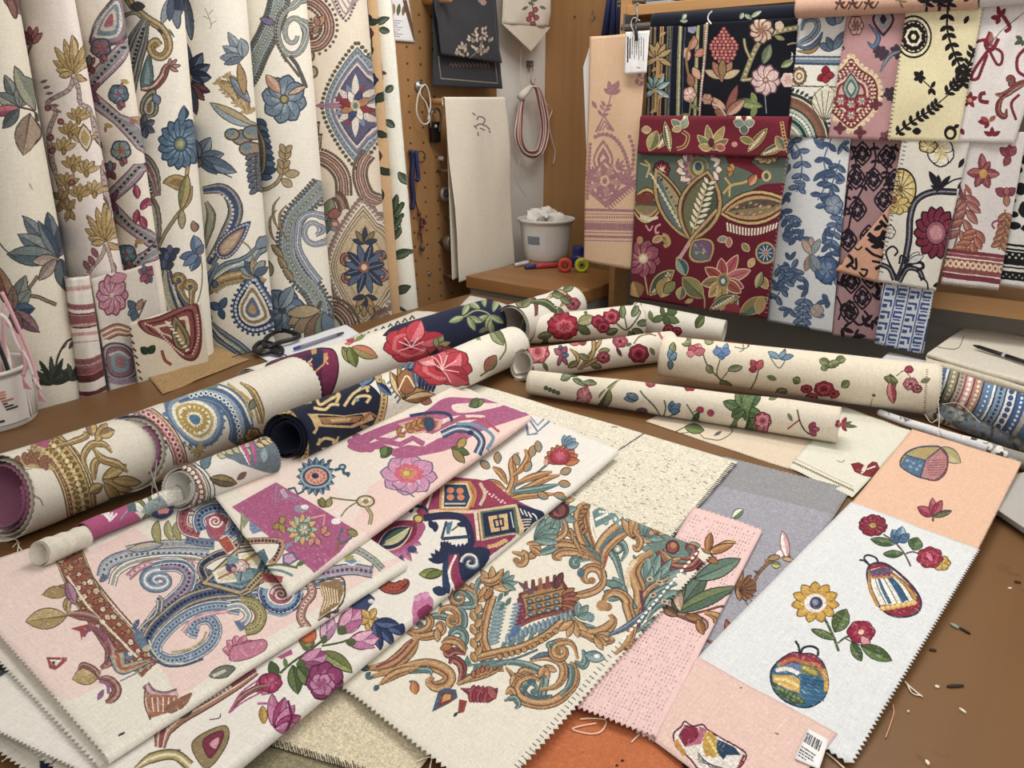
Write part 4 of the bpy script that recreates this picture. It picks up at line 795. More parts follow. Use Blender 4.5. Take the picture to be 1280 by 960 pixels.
def p_marooncurl(c):
    jewelleaf(c,822,186,30,13,-60); jewelleaf(c,838,190,40,10,-100); c.leaf(812,188,26,14,-70,'#a39a6a','#6c6a44','#d0b080'); c.line([(853,164),(860,170),(856,182),(846,186)],5,'#c0a070'); c.line([(853,164),(860,170),(856,182),(846,186)],2.5,'#7a3a34')
    petals(c,852,160,[(-140,16,9,'#6f8274'),(-60,14,9,'#8a9a84'),(170,12,7,'#a8996c')],'#d8c49c')
    petals(c,889,186,[(-100,30,9,'#8f7f50'),(-60,32,10,'#a4905c'),(-135,24,9,'#6f7a54'),(-30,24,9,'#7a6a48'),(-165,16,8,'#a4905c')],'#d4bc8c'); c.ell(889,178,4,6,'#5c2430')
    petals(c,930,156,[(-160,14,10,'#7c9088'),(-20,14,10,'#8a9a90'),(90,12,10,'#5a6e68')],'#dcc8a4'); jewelleaf(c,934,190,40,12,-50,'#8a6a48','#b39a68'); jewelleaf(c,950,194,40,12,-25)
    c.leaf(906,186,12,8,200,'#a85a50',None,'#d8c0a0'); c.leaf(925,172,18,8,20,'#7a7c48',None,'#c9b080'); c.ell(918,180,4,3.4,'#c98a80'); c.leaf(802,162,12,8,0,'#b09a6c',None,'#d8c49c'); c.leaf(970,170,20,10,60,'#5c6c60','#a08c5c','#d0b888')
    c.line([(977,152),(980,170),(985,190)],5,'#b89860'); c.dots([(977,152),(980,170),(985,190)],9,1.4,'#5c2430')
def p_maroon(c):
    c.blob([(795,190),(912,194),(934,205),(950,196),(988,200),(986,226),(950,232),(912,258),(880,270),(858,262),(830,246),(796,242)],'#5b6b5f',None,mark=False)
    c.fill([(905,192),(936,200),(952,212),(962,216),(950,224),(936,214),(910,204)],'#74202f',False)
    # great daisy
    c.flower(874,210,29,13,'#e0d6c4',None,'#7a4c50',27,5,1.15); c.flower(874,210,22,13,'#5c6a6a','#b0566c',None,20,5,1.0)
    for i in range(13):
        if 90 < i*27.7+5 < 270: c.leaf(874,210,21,8,i*27.7+5,'#9c5468','#b8788a')
    c.ell(873,210,13,14,'#a88a50'); c.ell(873,209,11,12,'#5e6c5c'); c.ell(873,210,7,9,'#b9a468'); c.ell(873,208,4.5,5.5,'#34506a')
    c.flower(827,212,10,8,'#8c2a3c','#d0a8a0','#3c2028',10,0,.9,((.3,'#d8c8a8'),)); petals(c,915,214,[(-90,10,6,'#d09a50'),(-140,8,5,'#c88a48'),(120,8,5,'#b07a44')],'#5a3c28')
    c.line([(808,222),(812,208),(806,200)],2.6,'#c4ae74'); c.line([(812,208),(800,204)],2,'#c4ae74'); c.flower(958,196,16,9,'#c9b484','#9c6a48','#4a3028',9,0,.9); 
    c.line([(904,242),(914,232),(930,228),(944,222)],3,'#c9a860'); c.line([(914,232),(906,222)],2.4,'#c9a860'); c.line([(912,232),(912,246)],2.4,'#c9a860'); c.leaf(936,232,17,10,-55,'#b0604c','#d0a070','#4a3028'); c.ell(958,220,6,7,'#c9b070'); c.ell(958,220,3,4,'#4a5a50')
    # crescent fan pods left and right
    def pod(x,y,L,W,ang,bend=0):
        c.leaf(x,y,L,W,ang,'#c8b070',None,'#3c2420',bend); r_ = math.radians(ang)
        c.leaf(x+L*.05*math.cos(r_),y+L*.05*math.sin(r_),L*.9,W*.84,ang,'#6c2a30',None,None,bend); c.leaf(x+L*.08*math.cos(r_),y+L*.08*math.sin(r_),L*.84,W*.7,ang,'#b89a68',None,None,bend); c.leaf(x+L*.12*math.cos(r_),y+L*.12*math.sin(r_),L*.76,W*.5,ang,'#5a5044','#8a7a58',None,bend)
    pod(788,256,40,44,3); pod(898,266,92,42,-8)
    for i in range(9): c.line([(801+i*2.6,270+i*.3-abs(i-4)*.5),(802+i*2.4,277-abs(i-4)*.8)],2,'#e2dac4',False)
    for i in range(17): c.line([(909+i*3.9,280+7*math.sin(i/16*PI)-2),(910+i*3.7,289+7*math.sin(i/16*PI)-i*.2)],2.2,'#e8e0cc',False)
    for i in range(22): c.ell(915+i*2.6+RNG.uniform(-2,2),262+RNG.uniform(-9,7),2.4,1.4,['#b8788a','#a8a05c','#c9a070','#6c3440'][i % 4],-30)
    c.ell(805,248,13,6,'#7a3a30')
    # centre leaves
    c.leaf(862,300,100,34,-118,'#b59a62',None,'#3c2a24',6); c.leaf(859,295,88,28,-117,'#5a3030',None,None,6); c.leaf(858,294,84,24,-117,'#5c7070','#a8976a',None,6)
    for i in range(13): x = 856-i*3.1; y = 287-i*5.4; c.line([(x-1,y),(x-8+i*.1,y-6)],1.8,'#e0d4b0',False); c.ell(x+5,y-3,1.8,1.8,'#3c4c66' if i % 2 else '#7c8ca0')
    c.leaf(862,302,92,54,-72,'#b59a62',None,'#3c2a24',-8); c.leaf(863,298,84,46,-72,'#5a3834',None,None,-8); c.leaf(864,296,78,40,-72,'#6c6c4c','#4c5a48',None,-8)
    for i in range(9):
        x = 868+i*2.2; y = 286-i*7
        for s_ in (-1,1): c.leaf(x,y,14-abs(i-3)*.8,4.4,-70+s_*50,'#e0d8bc',None,'#3c3a30',0,.5)
    c.line([(863,300),(872,272),(882,236)],1.8,'#c8b070'); 
    c.leaf(866,300,34,36,50,'#b59a62',None,'#3c2a24'); c.leaf(868,302,28,27,50,'#6c5a7a','#5c7274','#7a2c34')
    for i in range(12): c.ell(876+RNG.uniform(-7,7),311+RNG.uniform(-6,6),2,1,'#c9b070' if i % 2 else '#b07080',40)
    c.line([(896,262),(884,276),(866,296),(852,318),(846,324)],6,'#3c2a24'); c.line([(896,262),(884,276),(866,296),(852,318),(846,324)],4,'#bd9a70'); c.line([(862,303),(850,322)],4.6,'#c99a94')
    c.leaf(846,323,24,13,50,'#3f6068','#8aa094','#c8b080',30)
    # lower flowers
    c.flower(804,323,22,9,'#9a5060','#b4727e','#4c2030',24,10,1.05,((.27,'#c8b48c'),(.18,'#e0d4b8')),.8,'#7a3446')
    for (a,cl) in ((-60,'#b8505a'),(-95,'#a8484e'),(-145,'#a0403c'),(170,'#8a7450'),(130,'#b09058'),(-20,'#c06a70'),(20,'#97405a'),(60,'#54786c'),(35,'#a05048'),(95,'#a8905c')): c.leaf(904,350,36 if a in (-60,-20,60) else 27,12,a,cl,None,'#d8c4a0',0,1.1,'#5c2430')
    c.ell(904,351,8,10,'#a8884c'); c.ell(904,351,5.5,7,'#4c6a70'); c.ell(904,351,2.5,3.5,'#d8d0b8')
    c.line([(806,345),(810,368)],2,'#b8a06c'); c.line([(901,362),(892,378),(886,388)],2.4,'#b8a06c'); c.line([(881,386),(880,370),(872,358)],2,'#a89460')
    jewelleaf(c,812,370,46,20,-55,'#3f5f5a','#c8b48c',20); c.leaf(826,372,28,22,-70,'#a89058','#c9b078','#4a3424'); c.leaf(830,366,20,12,-45,'#8a8a54',None,'#4a3424'); c.leaf(799,372,22,20,-110,'#b8945c','#8a6a40','#4a3424')
    c.leaf(879,372,36,20,-135,'#6a7048','#8a8a54','#c8a878',0,1,'#4a4a30'); jewelleaf(c,886,388,44,14,-35,'#56705c','#b8a87c',25); c.leaf(850,374,16,11,-80,'#b09c70','#5c6c54','#d0b888'); c.leaf(856,378,12,6,-20,'#b8a070')
    c.ell(915,386,11,7,'#8c3440'); c.leaf(925,392,40,18,-30,'#8a7a4c','#54705c','#c8a878'); c.leaf(948,392,22,12,-80,'#a8905c',None,'#c8a878'); c.leaf(900,388,10,6,-50,'#b09060')
    for (x,y,a,b) in ((834,302,'bu',0),(818,286,0,0)): pass
    c.line([(828,293),(834,296),(836,304),(830,308)],5,'#b39a5c'); c.line([(824,300),(830,300),(834,306)],4,'#8f8a54'); c.line([(826,280),(820,284),(820,291),(824,290)],2.6,'#d898a0'); c.line([(807,281),(812,288),(816,282)],2,'#c99a94')
    for (x,y,a,cl) in ((897,300,-10,'#8a9084'),(911,296,90,'#b07a60'),(928,304,50,'#8a8450'),(936,334,-60,'#c9a06c'),(816,302,-30,'#a88a58'),(957,322,0,'#b8a878')): c.leaf(x,y,13,7,a,cl,None,'#d8c4a0')
    c.ell(957,316,13,14,'#b8a070'); c.ell(957,316,10.5,11.5,'#34506e'); 
    for i in range(10): c.line([(957,316),(957+9*math.cos(i*.628),316+10*math.sin(i*.628))],1.1,'#c8d0d0',False)
    c.ell(957,316,2.6,3,'#b87a5c'); c.leaf(950,345,18,10,60,'#b0905c',None,'#d8c4a0'); c.leaf(945,360,22,10,-70,'#c9b080','#7a8a68','#4a2c2c'); c.ell(800,300,4,5,'#b08a58')
    for k in range(30): c.line([(862+k*3.2,381+k*.57),(862.5+k*3.2,384+k*.57)],.9,'#c9909a',False)
    for k in range(34): c.line([(981-k*.75,205+k*5.6),(984-k*.75,206+k*5.6)],1,'#b07a78',False)
def blueleaves(c,x0,y0,x1,y1,lean,seeds,cols,n=4):
    pass
def p_blueleaf(c):
    r_ = random.Random(4); K = ['#4b6288','#5b7296','#6e84a4','#42587c']
    P1 = [(1008,170),(1003,205),(1012,240),(1030,258),(1040,240),(1048,200)]; 
    for P in ([(985,170),(1000,190),(1002,215),(996,240)],[(1040,170),(1030,200),(1034,225),(1022,250)],[(1050,200),(1040,230),(1030,262)],[(975,260),(988,280),(996,300)],[(1034,300),(1040,325),(1030,350)],[(980,350),(990,335),(996,350)],[(1006,370),(1004,390),(1002,410)],[(1058,260),(1046,280),(1038,305)],[(972,330),(982,350),(968,375)]):
        c.line(P,1.8,'#56708e'); c.fern(P,5,13,5,r_.choice(K),r_.choice(K),0,52,'#3a4e72',None,1,20)
    pts = [(990,185),(1020,180),(1052,180),(985,215),(1026,215),(1056,225),(1006,228),(980,245),(1044,250),(990,270),(1058,280),(978,295),(1050,315),(988,325),(1020,330),(1045,345),(972,360),(1010,360),(1035,375),(985,385),(1020,395),(1000,300),(1030,290)]
    for (x,y) in pts:
        a0 = r_.uniform(0,360); k = r_.choice((2,3,3)); col = r_.choice(K)
        for i in range(k): c.leaf(x,y,r_.uniform(10,15),r_.uniform(3.6,5.6),a0+i*62,col,K[(K.index(col)+1) % 4],'#3a4e72',14,.7)
    c.flower(1033,337,14,5,'#4b6690','#7088a8','#34486c',17,20,1.05); c.flower(1042,256,11,5,'#7d90a8','#9aa8b8','#42587c',12)
    for (a,cl) in ((-90,'#b89a8c'),(-60,'#8a9a9a'),(-120,'#c0a494'),(110,'#a88a7c'),(80,'#6c8a8c'),(60,'#8494a0')): c.leaf(1014,318,22,8,a,cl,None,'#6a6a74')
    c.flower(1021,388,8,4,'#b0a094',None,'#54688a')
def p_mauveblack(c):
    K = '#241e2a'
    for (x,y) in ((1078,192),(1108,196),(1092,224),(1070,222),(1118,226),(1072,262),(1086,296),(1104,250),(1060,300),(1062,390),(1078,372),(1064,352),(1088,346)):
        ogee(c,x,y,12,16,[(1,K),(.8,'#a88286'),(.66,K),(.4,'#8c8a9c')]); 
        for a in range(0,360,60): c.leaf(x,y,11,4,a+15,K)
        c.ell(x,y,2.4,2.6,'#a88a94')
    for P in ([(1062,178),(1070,205),(1060,235),(1056,270)],[(1092,178),(1094,205),(1080,232),(1066,262),(1058,300)],[(1120,180),(1108,214),(1112,240)]): c.line(P,2.4,K); c.fern(P,7,8,4,K)
    for (x,y,a) in ((1052,358,-80),(1090,400,30),(1056,378,60),(1078,404,-40),(1066,420,0),(1094,374,-70),(1052,410,20),(1094,352,10)): c.leaf(x,y,17,6,a,K); c.leaf(x,y,13,5,a+60,K); c.leaf(x+2,y,11,4,a-60,K)
    c.line([(1062,395),(1074,406),(1086,398),(1080,388)],3,K); c.line([(1046,370),(1052,385),(1048,400)],2.4,K)
def p_peachtri(c):
    K = '#1d1922'
    for P,w in (([(1050,330),(1058,318),(1066,326),(1058,334)],4),([(1062,330),(1070,336),(1070,322)],3),([(1064,304),(1072,312),(1078,308)],2),([(1085,292),(1098,300),(1106,288)],6),([(1088,300),(1100,306),(1104,310)],5),([(1082,310),(1092,318),(1104,322)],3.4),([(1100,276),(1108,284)],5),([(1074,340),(1080,345),(1084,338),(1076,336)],2.6),([(1094,336),(1102,332)],4),([(1090,326),(1100,328)],3),([(1104,268),(1110,278)],3)): c.line(P,w,K)
    for (x,y,a) in ((1092,288,-30),(1096,296,10),(1084,300,-10),(1100,300,60),(1088,308,0)): c.leaf(x,y,14,6,a,K)
def p_vine(c):
    K = '#22222a'
    def st(P,w=7): c.line(P,w+1.5,K); c.line(P,w*.6,'#4a4a58'); c.line(P,w*.15,'#a0a0a8')
    st([(1122,352),(1130,330),(1136,300),(1138,270),(1146,250),(1166,240),(1196,240)],7); st([(1100,330),(1112,336),(1118,350)],5); st([(1124,352),(1134,336),(1148,338),(1154,350)],5)
    c.line([(1125,345),(1134,332),(1150,328),(1154,334),(1146,338)],4,K); c.line([(1120,345),(1110,325),(1108,314),(1116,308),(1122,314),(1118,320)],2.4,K); c.line([(1124,330),(1126,320),(1132,322),(1130,330)],2.4,K)
    petals(c,1136,328,[(-45,18,8,'#d9d6cb'),(-25,20,8,'#c8c8c8')],K); c.line([(1100,332),(1104,318)],2,K)
    c.flower(1170,291,27,14,'#7d2c42','#93405a','#2c1620',32,0,1.1,((.48,'#2c1620'),(.44,'#a05a6c'),(.3,'#c88a94')),.72)
    c.flower(1176,190,16,5,'#e0dcd0','#d8c690',K,18,20,1.05,((.2,'#c8b880'),)); c.flower(1160,182,11,5,'#c8b070','#ddcc98',K,9)
    x,y = 1128,236
    for r0,col in ((21,K),(19,'#cfb870'),(15,'#dac88c')): c.ell(x-2,y,r0*.95,r0*1.25,col,0,28)
    for i in range(14): c.line([(x-2,y),(x-2+18*math.cos(i*.449),y+23*math.sin(i*.449))],1.1,'#5a4a28',False)
    c.flower(1122,256,16,9,'#cfb870',None,'#5a4a28',12); c.ell(1114,250,8,6,'#8a5a40')
    petals(c,1174,236,[(-120,26,9,K),(-95,18,7,K),(-50,22,7,K),(-160,12,5,K)],None); c.leaf(1196,236,22,8,-40,K); c.line([(1170,240),(1190,226),(1206,222)],2,K); c.leaf(1198,210,14,6,-60,K)
    c.flower(1112,290,7,5,'#d9d6cb',None,K,8); c.leaf(1176,340,16,7,-50,K); c.leaf(1166,358,12,6,-20,K); c.line([(1148,345),(1158,352),(1160,362)],2,K)
    for k in range(32): c.line([(1131-k*1.0,172+k*5.4),(1135-k*1.0,173+k*5.4)],1,'#2c2a30',False)
def p_greek(c):
    B = '#3a5090'
    O = np.array([1108.,358.]); ex = np.array([11.9,1.5]); ey = np.array([-3.1,14.2])
    def R(a,b,w,h): c.fill([O+ex*a+ey*b,O+ex*(a+w)+ey*b,O+ex*(a+w)+ey*(b+h),O+ex*a+ey*(b+h)],B)
    for i in range(-1,6):
        for j in range(-1,7):
            a,b = i*1.3+(.0),j*1.0
            if i % 2: R(a,b,.9,.2); R(a,b+.4,.9,.2); R(a,b,.16,.6); R(a+.1,b+.7,.75,.12)
            else: R(a,b+.1,.95,.2); R(a+.75,b+.1,.2,.6); R(a,b+.5,.5,.3); 
        c.line([O+ex*(i*1.3-.15)-ey*2,O+ex*(i*1.3-.15)+ey*8],1.4,B,False)
def p_lilyband(c):
    R = '#8c4450'
    petals(c,1229,216,[(-95,24,9,R,'#a86060'),(-60,16,7,R),(180,20,11,R,'#a86060'),(5,20,10,R,'#a86060'),(70,20,10,R),(120,20,9,R)],'#5c2c38','#c08a70'); c.ell(1229,217,5,6,'#c89a50')
    petals(c,1262,195,[(-140,16,9,R),(-90,14,8,R),(-60,14,8,R),(120,14,8,R)],'#5c2c38'); petals(c,1258,244,[(-150,16,10,R),(-40,14,9,R),(90,14,7,'#b07a58'),(-90,10,7,'#a86060')],'#5c2c38')
    c.line([(1206,236),(1206,262),(1198,290),(1192,312)],2.6,'#8a5a4c'); c.fern([(1206,240),(1208,262),(1198,295)],5,22,8,'#9c5c5c','#b0806c',0,45,'#6a3c40'); c.fern([(1222,285),(1216,300),(1206,314)],4,18,8,'#9c5a52','#b87a5c',0,50,'#6a3c40')
    c.line([(1256,262),(1256,285),(1248,312)],2.6,'#a07850'); c.fern([(1258,262),(1256,285),(1250,306)],5,14,6,'#b08a5c','#9c5a52',0,45,'#6a4a3c'); c.line([(1254,282),(1246,276),(1240,280),(1243,286)],2.4,R)
    P,Q = [(1174,309),(1260,319)],[(1170,345),(1256,356)]
    c.stripe(P,Q,[(.0,.12,'#7a3440'),(.12,.15,'#c89a94'),(.15,.25,'#8c4450'),(.25,.30,'#e0d4c4'),(.30,.78,'#8a4c4c'),(.78,.82,'#e0d4c4'),(.82,1,'#7c3444')])
    for k in range(13):
        t = k/12; x = 1174+t*84; y = 327+t*10; c.flower(x,y,4.2,5,'#d9bfa0',None,None,5.5); c.ell(x,y,1.5,2,'#8a4c4c')
    c.line([(1206,178),(1196,220),(1204,250)],6,'#7c4450'); c.leaf(1215,245,18,6,-120,'#9c5c5c')
def p_blackwhite(c):
    K = '#1c1c20'
    for (x,y,a,b) in ((1284,200,9,7),(1270,212,8,6),(1276,236,9,8),(1264,250,6,5),(1280,262,7,10),(1268,282,8,5),(1262,228,5,8),(1284,285,8,5),(1300,220,10,8),(1300,250,10,8),(1296,275,9,6),(1268,268,5,4),(1320,240,9,9)): c.blob([(x-a,y),(x-a*.3,y-b),(x+a*.8,y-b*.6),(x+a,y+b*.4),(x,y+b),(x-a*.8,y+b*.5)],K)
    P,Q = [(1250,303),(1350,312)],[(1246,350),(1346,362)]
    c.stripe(P,Q,[(0,.06,K),(.12,.17,K),(.2,.55,K),(.6,.64,K),(.72,.95,K)])
    for k in range(22): c.ell(1250+k*4,318+k*.4+(k % 2)*4-2,1.5,1.5,'#c8c8c4'); c.ell(1250+k*4,343+k*.4+(k % 2)*3-1.5,1.2,1.2,'#a8a8a4')
def p_navyroll(c):
    for (x,y,a,L) in ((850,26,0,10),(853,24,-50,8),(930,18,30,12),(938,22,-30,16),(925,24,-60,9)): c.leaf(x,y,L,5,a,'#8a9a84','#b8c0a8','#2c3434')
def p_peachroll(c):
    K = '#5a3a30'
    for x0 in (1044,1060,1080): c.line([(x0,12),(x0+6,4),(x0+12,10),(x0+18,2)],1.8,K); petals(c,x0+6,6,[(a,8,3.4,K) for a in (-150,-90,-30,40)],None)
    petals(c,1124,2,[(a,10,3,'#8a6a50') for a in (-150,-100,-60,0,60)],None)
    for x0 in (1156,1172,1184): petals(c,x0,4,[(a,13,5,'#1c1a20') for a in (-150,-100,-40,20,80)],None)
    c.leaf(1204,2,10,4,-30,'#1c1a20')
def p_tag(c):
    for k in range(8): c.line([(785+k*2.8,46+(k % 2)*2),(784.5+k*2.8,78-(k*5) % 11)],.8 if k > 1 else 1.7,'#4c4c54' if k > 0 else '#26262c',False)
    c.line([(796,84),(800,85)],1,'#4c4c54',False)
# ---------------------------------------------------------------- samples on the table
def p_olive(c): c.speckle('#5e5a3e',.06,None,4,1,1); c.speckle('#b0a888',.05,None,4,2,0)
def p_linen(c):
    c.speckle('#a89a78',.06,None,5,1,1); c.speckle('#f0e8d0',.08,None,4,2,0)
    A,B = np.array([318.,925.]),np.array([508.,982.])
    for k in range(64): p = A+(B-A)*k/63+[0,RNG.uniform(-3,0)]; c.line([p+[-1,-7+RNG.uniform(-2,2)],p+[1.5,2]],1.5,'#4c4636',False)
def p_orange(c): c.speckle('#d98a60',.05,None,5,1,1); c.speckle('#a85028',.04,None,5,2,0); c.ell(778,951,2.2,1.6,'#3a1c14'); c.ell(771,957,2,1.5,'#3a1c14')
def p_grey(c):
    c.fill([(880,560),(1090,600),(1070,648),(1045,644),(960,622),(890,606)],'#8f9094',False); c.speckle('#bcbcc4',.06,None,2,1,1); c.speckle('#77788c',.06,None,2,2,0)
    c.line([(936,744),(944,724),(956,708),(972,697),(988,694)],4.4,'#4a3528'); c.line([(936,744),(944,724),(956,708),(972,697),(988,694)],2.4,'#8a6444'); c.leaf(950,718,9,4,-150,'#5c4430'); c.leaf(958,706,8,4,-100,'#8a6444')
    c.leaf(977,697,10,14,-120,'#e0d8d8',None,'#6a5450'); c.leaf(984,698,34,10,-100,'#e6dede','#d0a0a4','#7a4c50'); c.leaf(975,696,16,6,170,'#a8845c',None,'#4a3528'); c.leaf(978,698,14,5,10,'#b89a70',None,'#4a3528')
    c.leaf(964,706,12,7,5,'#7a8450','#c0b878','#3c3c28'); c.leaf(915,648,18,9,-40,'#e0e0d4','#5c7a4c','#4c5c44')
    for k in range(7): c.leaf(920+k*.4,742-k*1.5,30-k*2,7,-75+k*26,'#8a6040','#a87c54','#3c281c')
    c.ell(934,734,12,12,'#7a5238')
    for a in range(-60,80,20): c.line([(924,738),(924+22*math.cos(math.radians(a)),738+22*math.sin(math.radians(a)))],1,'#3c281c',False)
    sc(c,[(882,800),(894,804),(904,800),(910,786),(908,774)],5,'bu'); c.leaf(908,775,26,9,75,'#8a4440','#a86048','#3a2424'); c.fern([(896,804),(906,800),(911,786)],5,9,5,'#7c3434',None,1)
def p_beigepk(c): p_f(c,[(850,542),(870,540),(880,548)]); c.leaf(856,534,24,11,10,'#4c6638','#6a8048','#2c3a24'); c.line([(840,542),(856,534)],1.4,'#4c5c3c'); c.line([(880,548),(900,550),(915,540),(912,534)],1.2,'#4a5a4c'); c.leaf(892,545,12,4,-30,'#4a5c60'); c.speckle('#c9a894',.05)
def p_f(c,P): c.line(P,1.2,'#5c6a58')
def p_offwhite(c):
    petals(c,1052,532,[(-160,15,8,'#8c2030'),(170,14,6,'#8c2030'),(-20,14,4,'#5c4a30'),(5,20,5,'#4c5c3c'),(-60,12,6,'#8c2030'),(50,10,5,'#7c1c2c')],None)
    P = [(1063,580),(1073,578),(1083,583),(1090,577),(1096,578),(1100,587),(1098,594),(1090,597),(1080,595),(1068,590)]; c.fill(P,'#7c1c26')
    c.leaf(1076,593,16,5,-60,'#d9d4c0'); c.line([(1083,587),(1094,583)],1.8,'#d9d4c0'); c.line([(1070,587),(1078,590)],1.2,'#a84048'); c.line([(1046,576),(1052,578),(1056,575)],1,'#6c6c60')
    for (y,w,col) in ((0,1.1,'#8a6a50'),(5,.8,'#a89a80')): c.line([(992,578-y),(1066,613-y)],w,col,False)
    for k in range(26): c.line([(990+k*3,576+k*1.4),(992+k*3,580+k*1.4)],1,'#6c5a40',False)
    c.speckle('#c4c2ac',.03)
def p_peachbug(c):
    P = [(1125,581),(1131,568),(1146,560),(1166,558),(1176,560),(1184,570),(1183,584),(1178,594),(1168,600),(1150,597),(1135,590)]
    c.leaf(1174,560,32,16,35,'#a09a64','#b8ac7c','#3c4450'); c.blob(P,'#a08858','#2c4058',2)
    c.fill([(1126,581),(1133,569),(1157,576),(1150,596),(1135,590)],'#44688c'); c.fill([(1150,596),(1158,572),(1174,561),(1184,572),(1183,584),(1177,594),(1167,600)],'#b07478'); c.fill([(1133,569),(1148,560),(1174,560),(1158,573)],'#a8945c')
    for k in range(7): c.line([(1156+k*.8,576+k*3),(1182-k*.6,575+k*3)],.8,'#7c4450',False)
    c.line([(1150,597),(1157,575),(1175,561)],1.6,'#28405c',False); c.line([(1132,569),(1157,576)],1.4,'#28405c',False); c.line([(1160,600),(1172,600),(1182,590),(1184,572),(1176,561)],2.2,'#6a2c38'); 
    for k in range(5): c.ell(1134+k*4,576+k*1.6+(k % 2)*6,2.4,2,'#7c98ac')
    petals(c,1166,645,[(-150,22,11,'#8e2c44','#b04a64'),(-92,22,8,'#a83c58','#c06078'),(-60,22,10,'#8e2c44','#b04a64')],'#4c2028'); c.leaf(1167,646,23,6,-18,'#4c4a38','#6a6a4c','#2c2c20'); c.line([(1166,643),(1166,652)],2.6,'#3c4430'); c.ell(1127,573,1.2,1.2,'#4c3424')
    c.speckle('#c98f74',.012,None,6,1,1); c.speckle('#f6d8c0',.03,None,8,3,0)
def p_whitebug(c):
    rose(c,1091,657,17,'#8e2038','#a83048','#6a1828',13); c.flower(1091,657,17,11,'#8e2038','#a42c44','#5a1424',13,0,.9,((.4,'#6c3428'),(.25,'#b08a48'))); 
    c.line([(1104,668),(1118,678),(1130,692),(1138,708)],2.2,'#4c4c3c'); c.line([(1132,692),(1140,690),(1148,692)],2,'#4c4c3c'); petals(c,1124,678,[(-120,18,12,'#3c6488','#6a90ac'),(-80,20,12,'#4c7698','#8ab0c4'),(-40,16,10,'#3c6488'),(-150,12,9,'#34587c')],'#223c58')
    c.leaf(1118,680,30,9,-172,'#3c5430','#5c7048','#26341e',8); c.leaf(1128,692,24,8,175,'#3c5430','#5c7048','#26341e',8); c.leaf(1141,688,17,17,-70,'#3c5430','#56703f','#26341e'); 
    c.flower(1176,704,11,6,'#c09a3c','#d8b860','#6a5420',9); rose(c,1162,697,16,'#94203c','#b03c50','#68142c',13); c.leaf(1158,690,14,6,60,'#d0708a')
    # oval patchwork insect, upper
    P = [(1090,705),(1104,704),(1118,712),(1136,728),(1148,744),(1151,756),(1146,766),(1132,771),(1115,770),(1100,760),(1090,744),(1084,724),(1084,712)]
    c.blob(P,'#8e2438','#1c2c40',2.2)
    c.fill([(1088,712),(1104,708),(1118,714),(1134,729),(1146,745),(1140,752),(1118,755),(1098,757),(1090,744),(1085,724)],'#e6e2d8')
    for (f,w,col) in ((0,5,'#b8863c'),(.16,5,'#dad6cc'),(.3,4,'#3c6890'),(.42,6,'#ece8e0'),(.55,5,'#ddd8cc'),(.68,9,'#2c5880'),(.84,5,'#e0dcd0'),(.95,5,'#b8863c')):
        a = np.array([1087+f*26,711+f*2+(f-.5)**2*4]); b = np.array([1097+f*50,757-f*8]); c.line([a,(a+b)/2+[(f-.5)*10,0],b],(w*.6,w*.9,w),col); c.line([a,(a+b)/2+[(f-.5)*10+w*.45,0],b+[w*.5,0]],.9,'#1c2430')
    c.fill([(1086,714),(1104,708),(1116,714),(1112,720),(1090,722)],'#7c3a54'); c.line([(1088,716),(1114,712)],3,'#34587c'); c.line([(1086,722),(1104,722),(1120,720)],2.4,'#b8783c')
    for k in range(7): c.ell(1103+k*6.4,761-(k-3)*(k-3)*.05-k*1.2,4.2,3.4,'#c9a04c'); c.ell(1103+k*6.4,760-k*1.2,2.4,1.8,'#dcc07c')
    c.line([(1074,700),(1080,701),(1086,706),(1080,698),(1084,694),(1094,697),(1098,704)],2.4,'#1c2434')
    # sunflower and poppy twig
    c.line([(1030,772),(1037,786),(1043,800),(1048,814)],3.4,'#44583a'); c.line([(1047,804),(1056,797),(1064,795)],2.4,'#44583a'); c.line([(1056,798),(1068,804),(1080,808)],1.8,'#44583a')
    c.flower(1019,753,29,11,'#c79a3c','#e0c06c','#7c5a20',25,8,.8,(),.8); c.flower(1019,753,20,11,'#b98a34','#d8b45c',None,18,24,.8); c.ell(1019,754,14,12,'#ddd8d4'); c.ell(1020,754,8,8,'#3a3c58'); c.ell(1019,753,4,4,'#7c84a0')
    c.leaf(1043,790,32,20,-62,'#44582e','#5c7440','#26341e',0,1,'#2c3c20'); c.leaf(1044,799,32,8,-158,'#4c6438','#6c7c50','#26341e'); c.flower(1076,790,17,6,'#94203c','#ac3850','#5c1428',14,0,1.15,((.22,'#e0c8b0'),)); c.leaf(1076,796,16,10,50,'#d08a98',None,'#5c1428')
    c.leaf(1064,803,26,11,62,'#3c5430','#56703f','#26341e',0,1,'#26341e'); c.leaf(1076,807,42,16,26,'#44582e','#5c7440','#26341e',0,1,'#26341e')
    # lower round patchwork insect
    P = [(976,824),(990,816),(1004,817),(1016,818),(1028,828),(1034,846),(1034,862),(1026,876),(1010,884),(994,882),(978,874),(966,860),(963,842),(968,832)]
    c.blob(P,'#2f5f86','#1c2c3c',2)
    c.fill([(974,826),(990,816),(1018,819),(1030,832),(1024,838),(1010,830),(990,828),(978,832)],'#94263a'); c.line([(972,832),(990,824),(1004,828),(1022,832),(1029,846)],5,'#b06a3c'); c.line([(1029,836),(1032,850),(1032,864)],5.5,'#c8963c')
    c.fill([(966,836),(990,828),(1004,832),(1002,842),(990,840),(972,842)],'#5a74a0'); c.dots([(970,838),(984,836),(998,842)],7,3,'#dcd8cc'); c.fill([(1000,828),(1022,836),(1024,846),(1002,842)],'#6a7440'); c.dots([(1004,834),(1020,842)],5,3,'#b09a48')
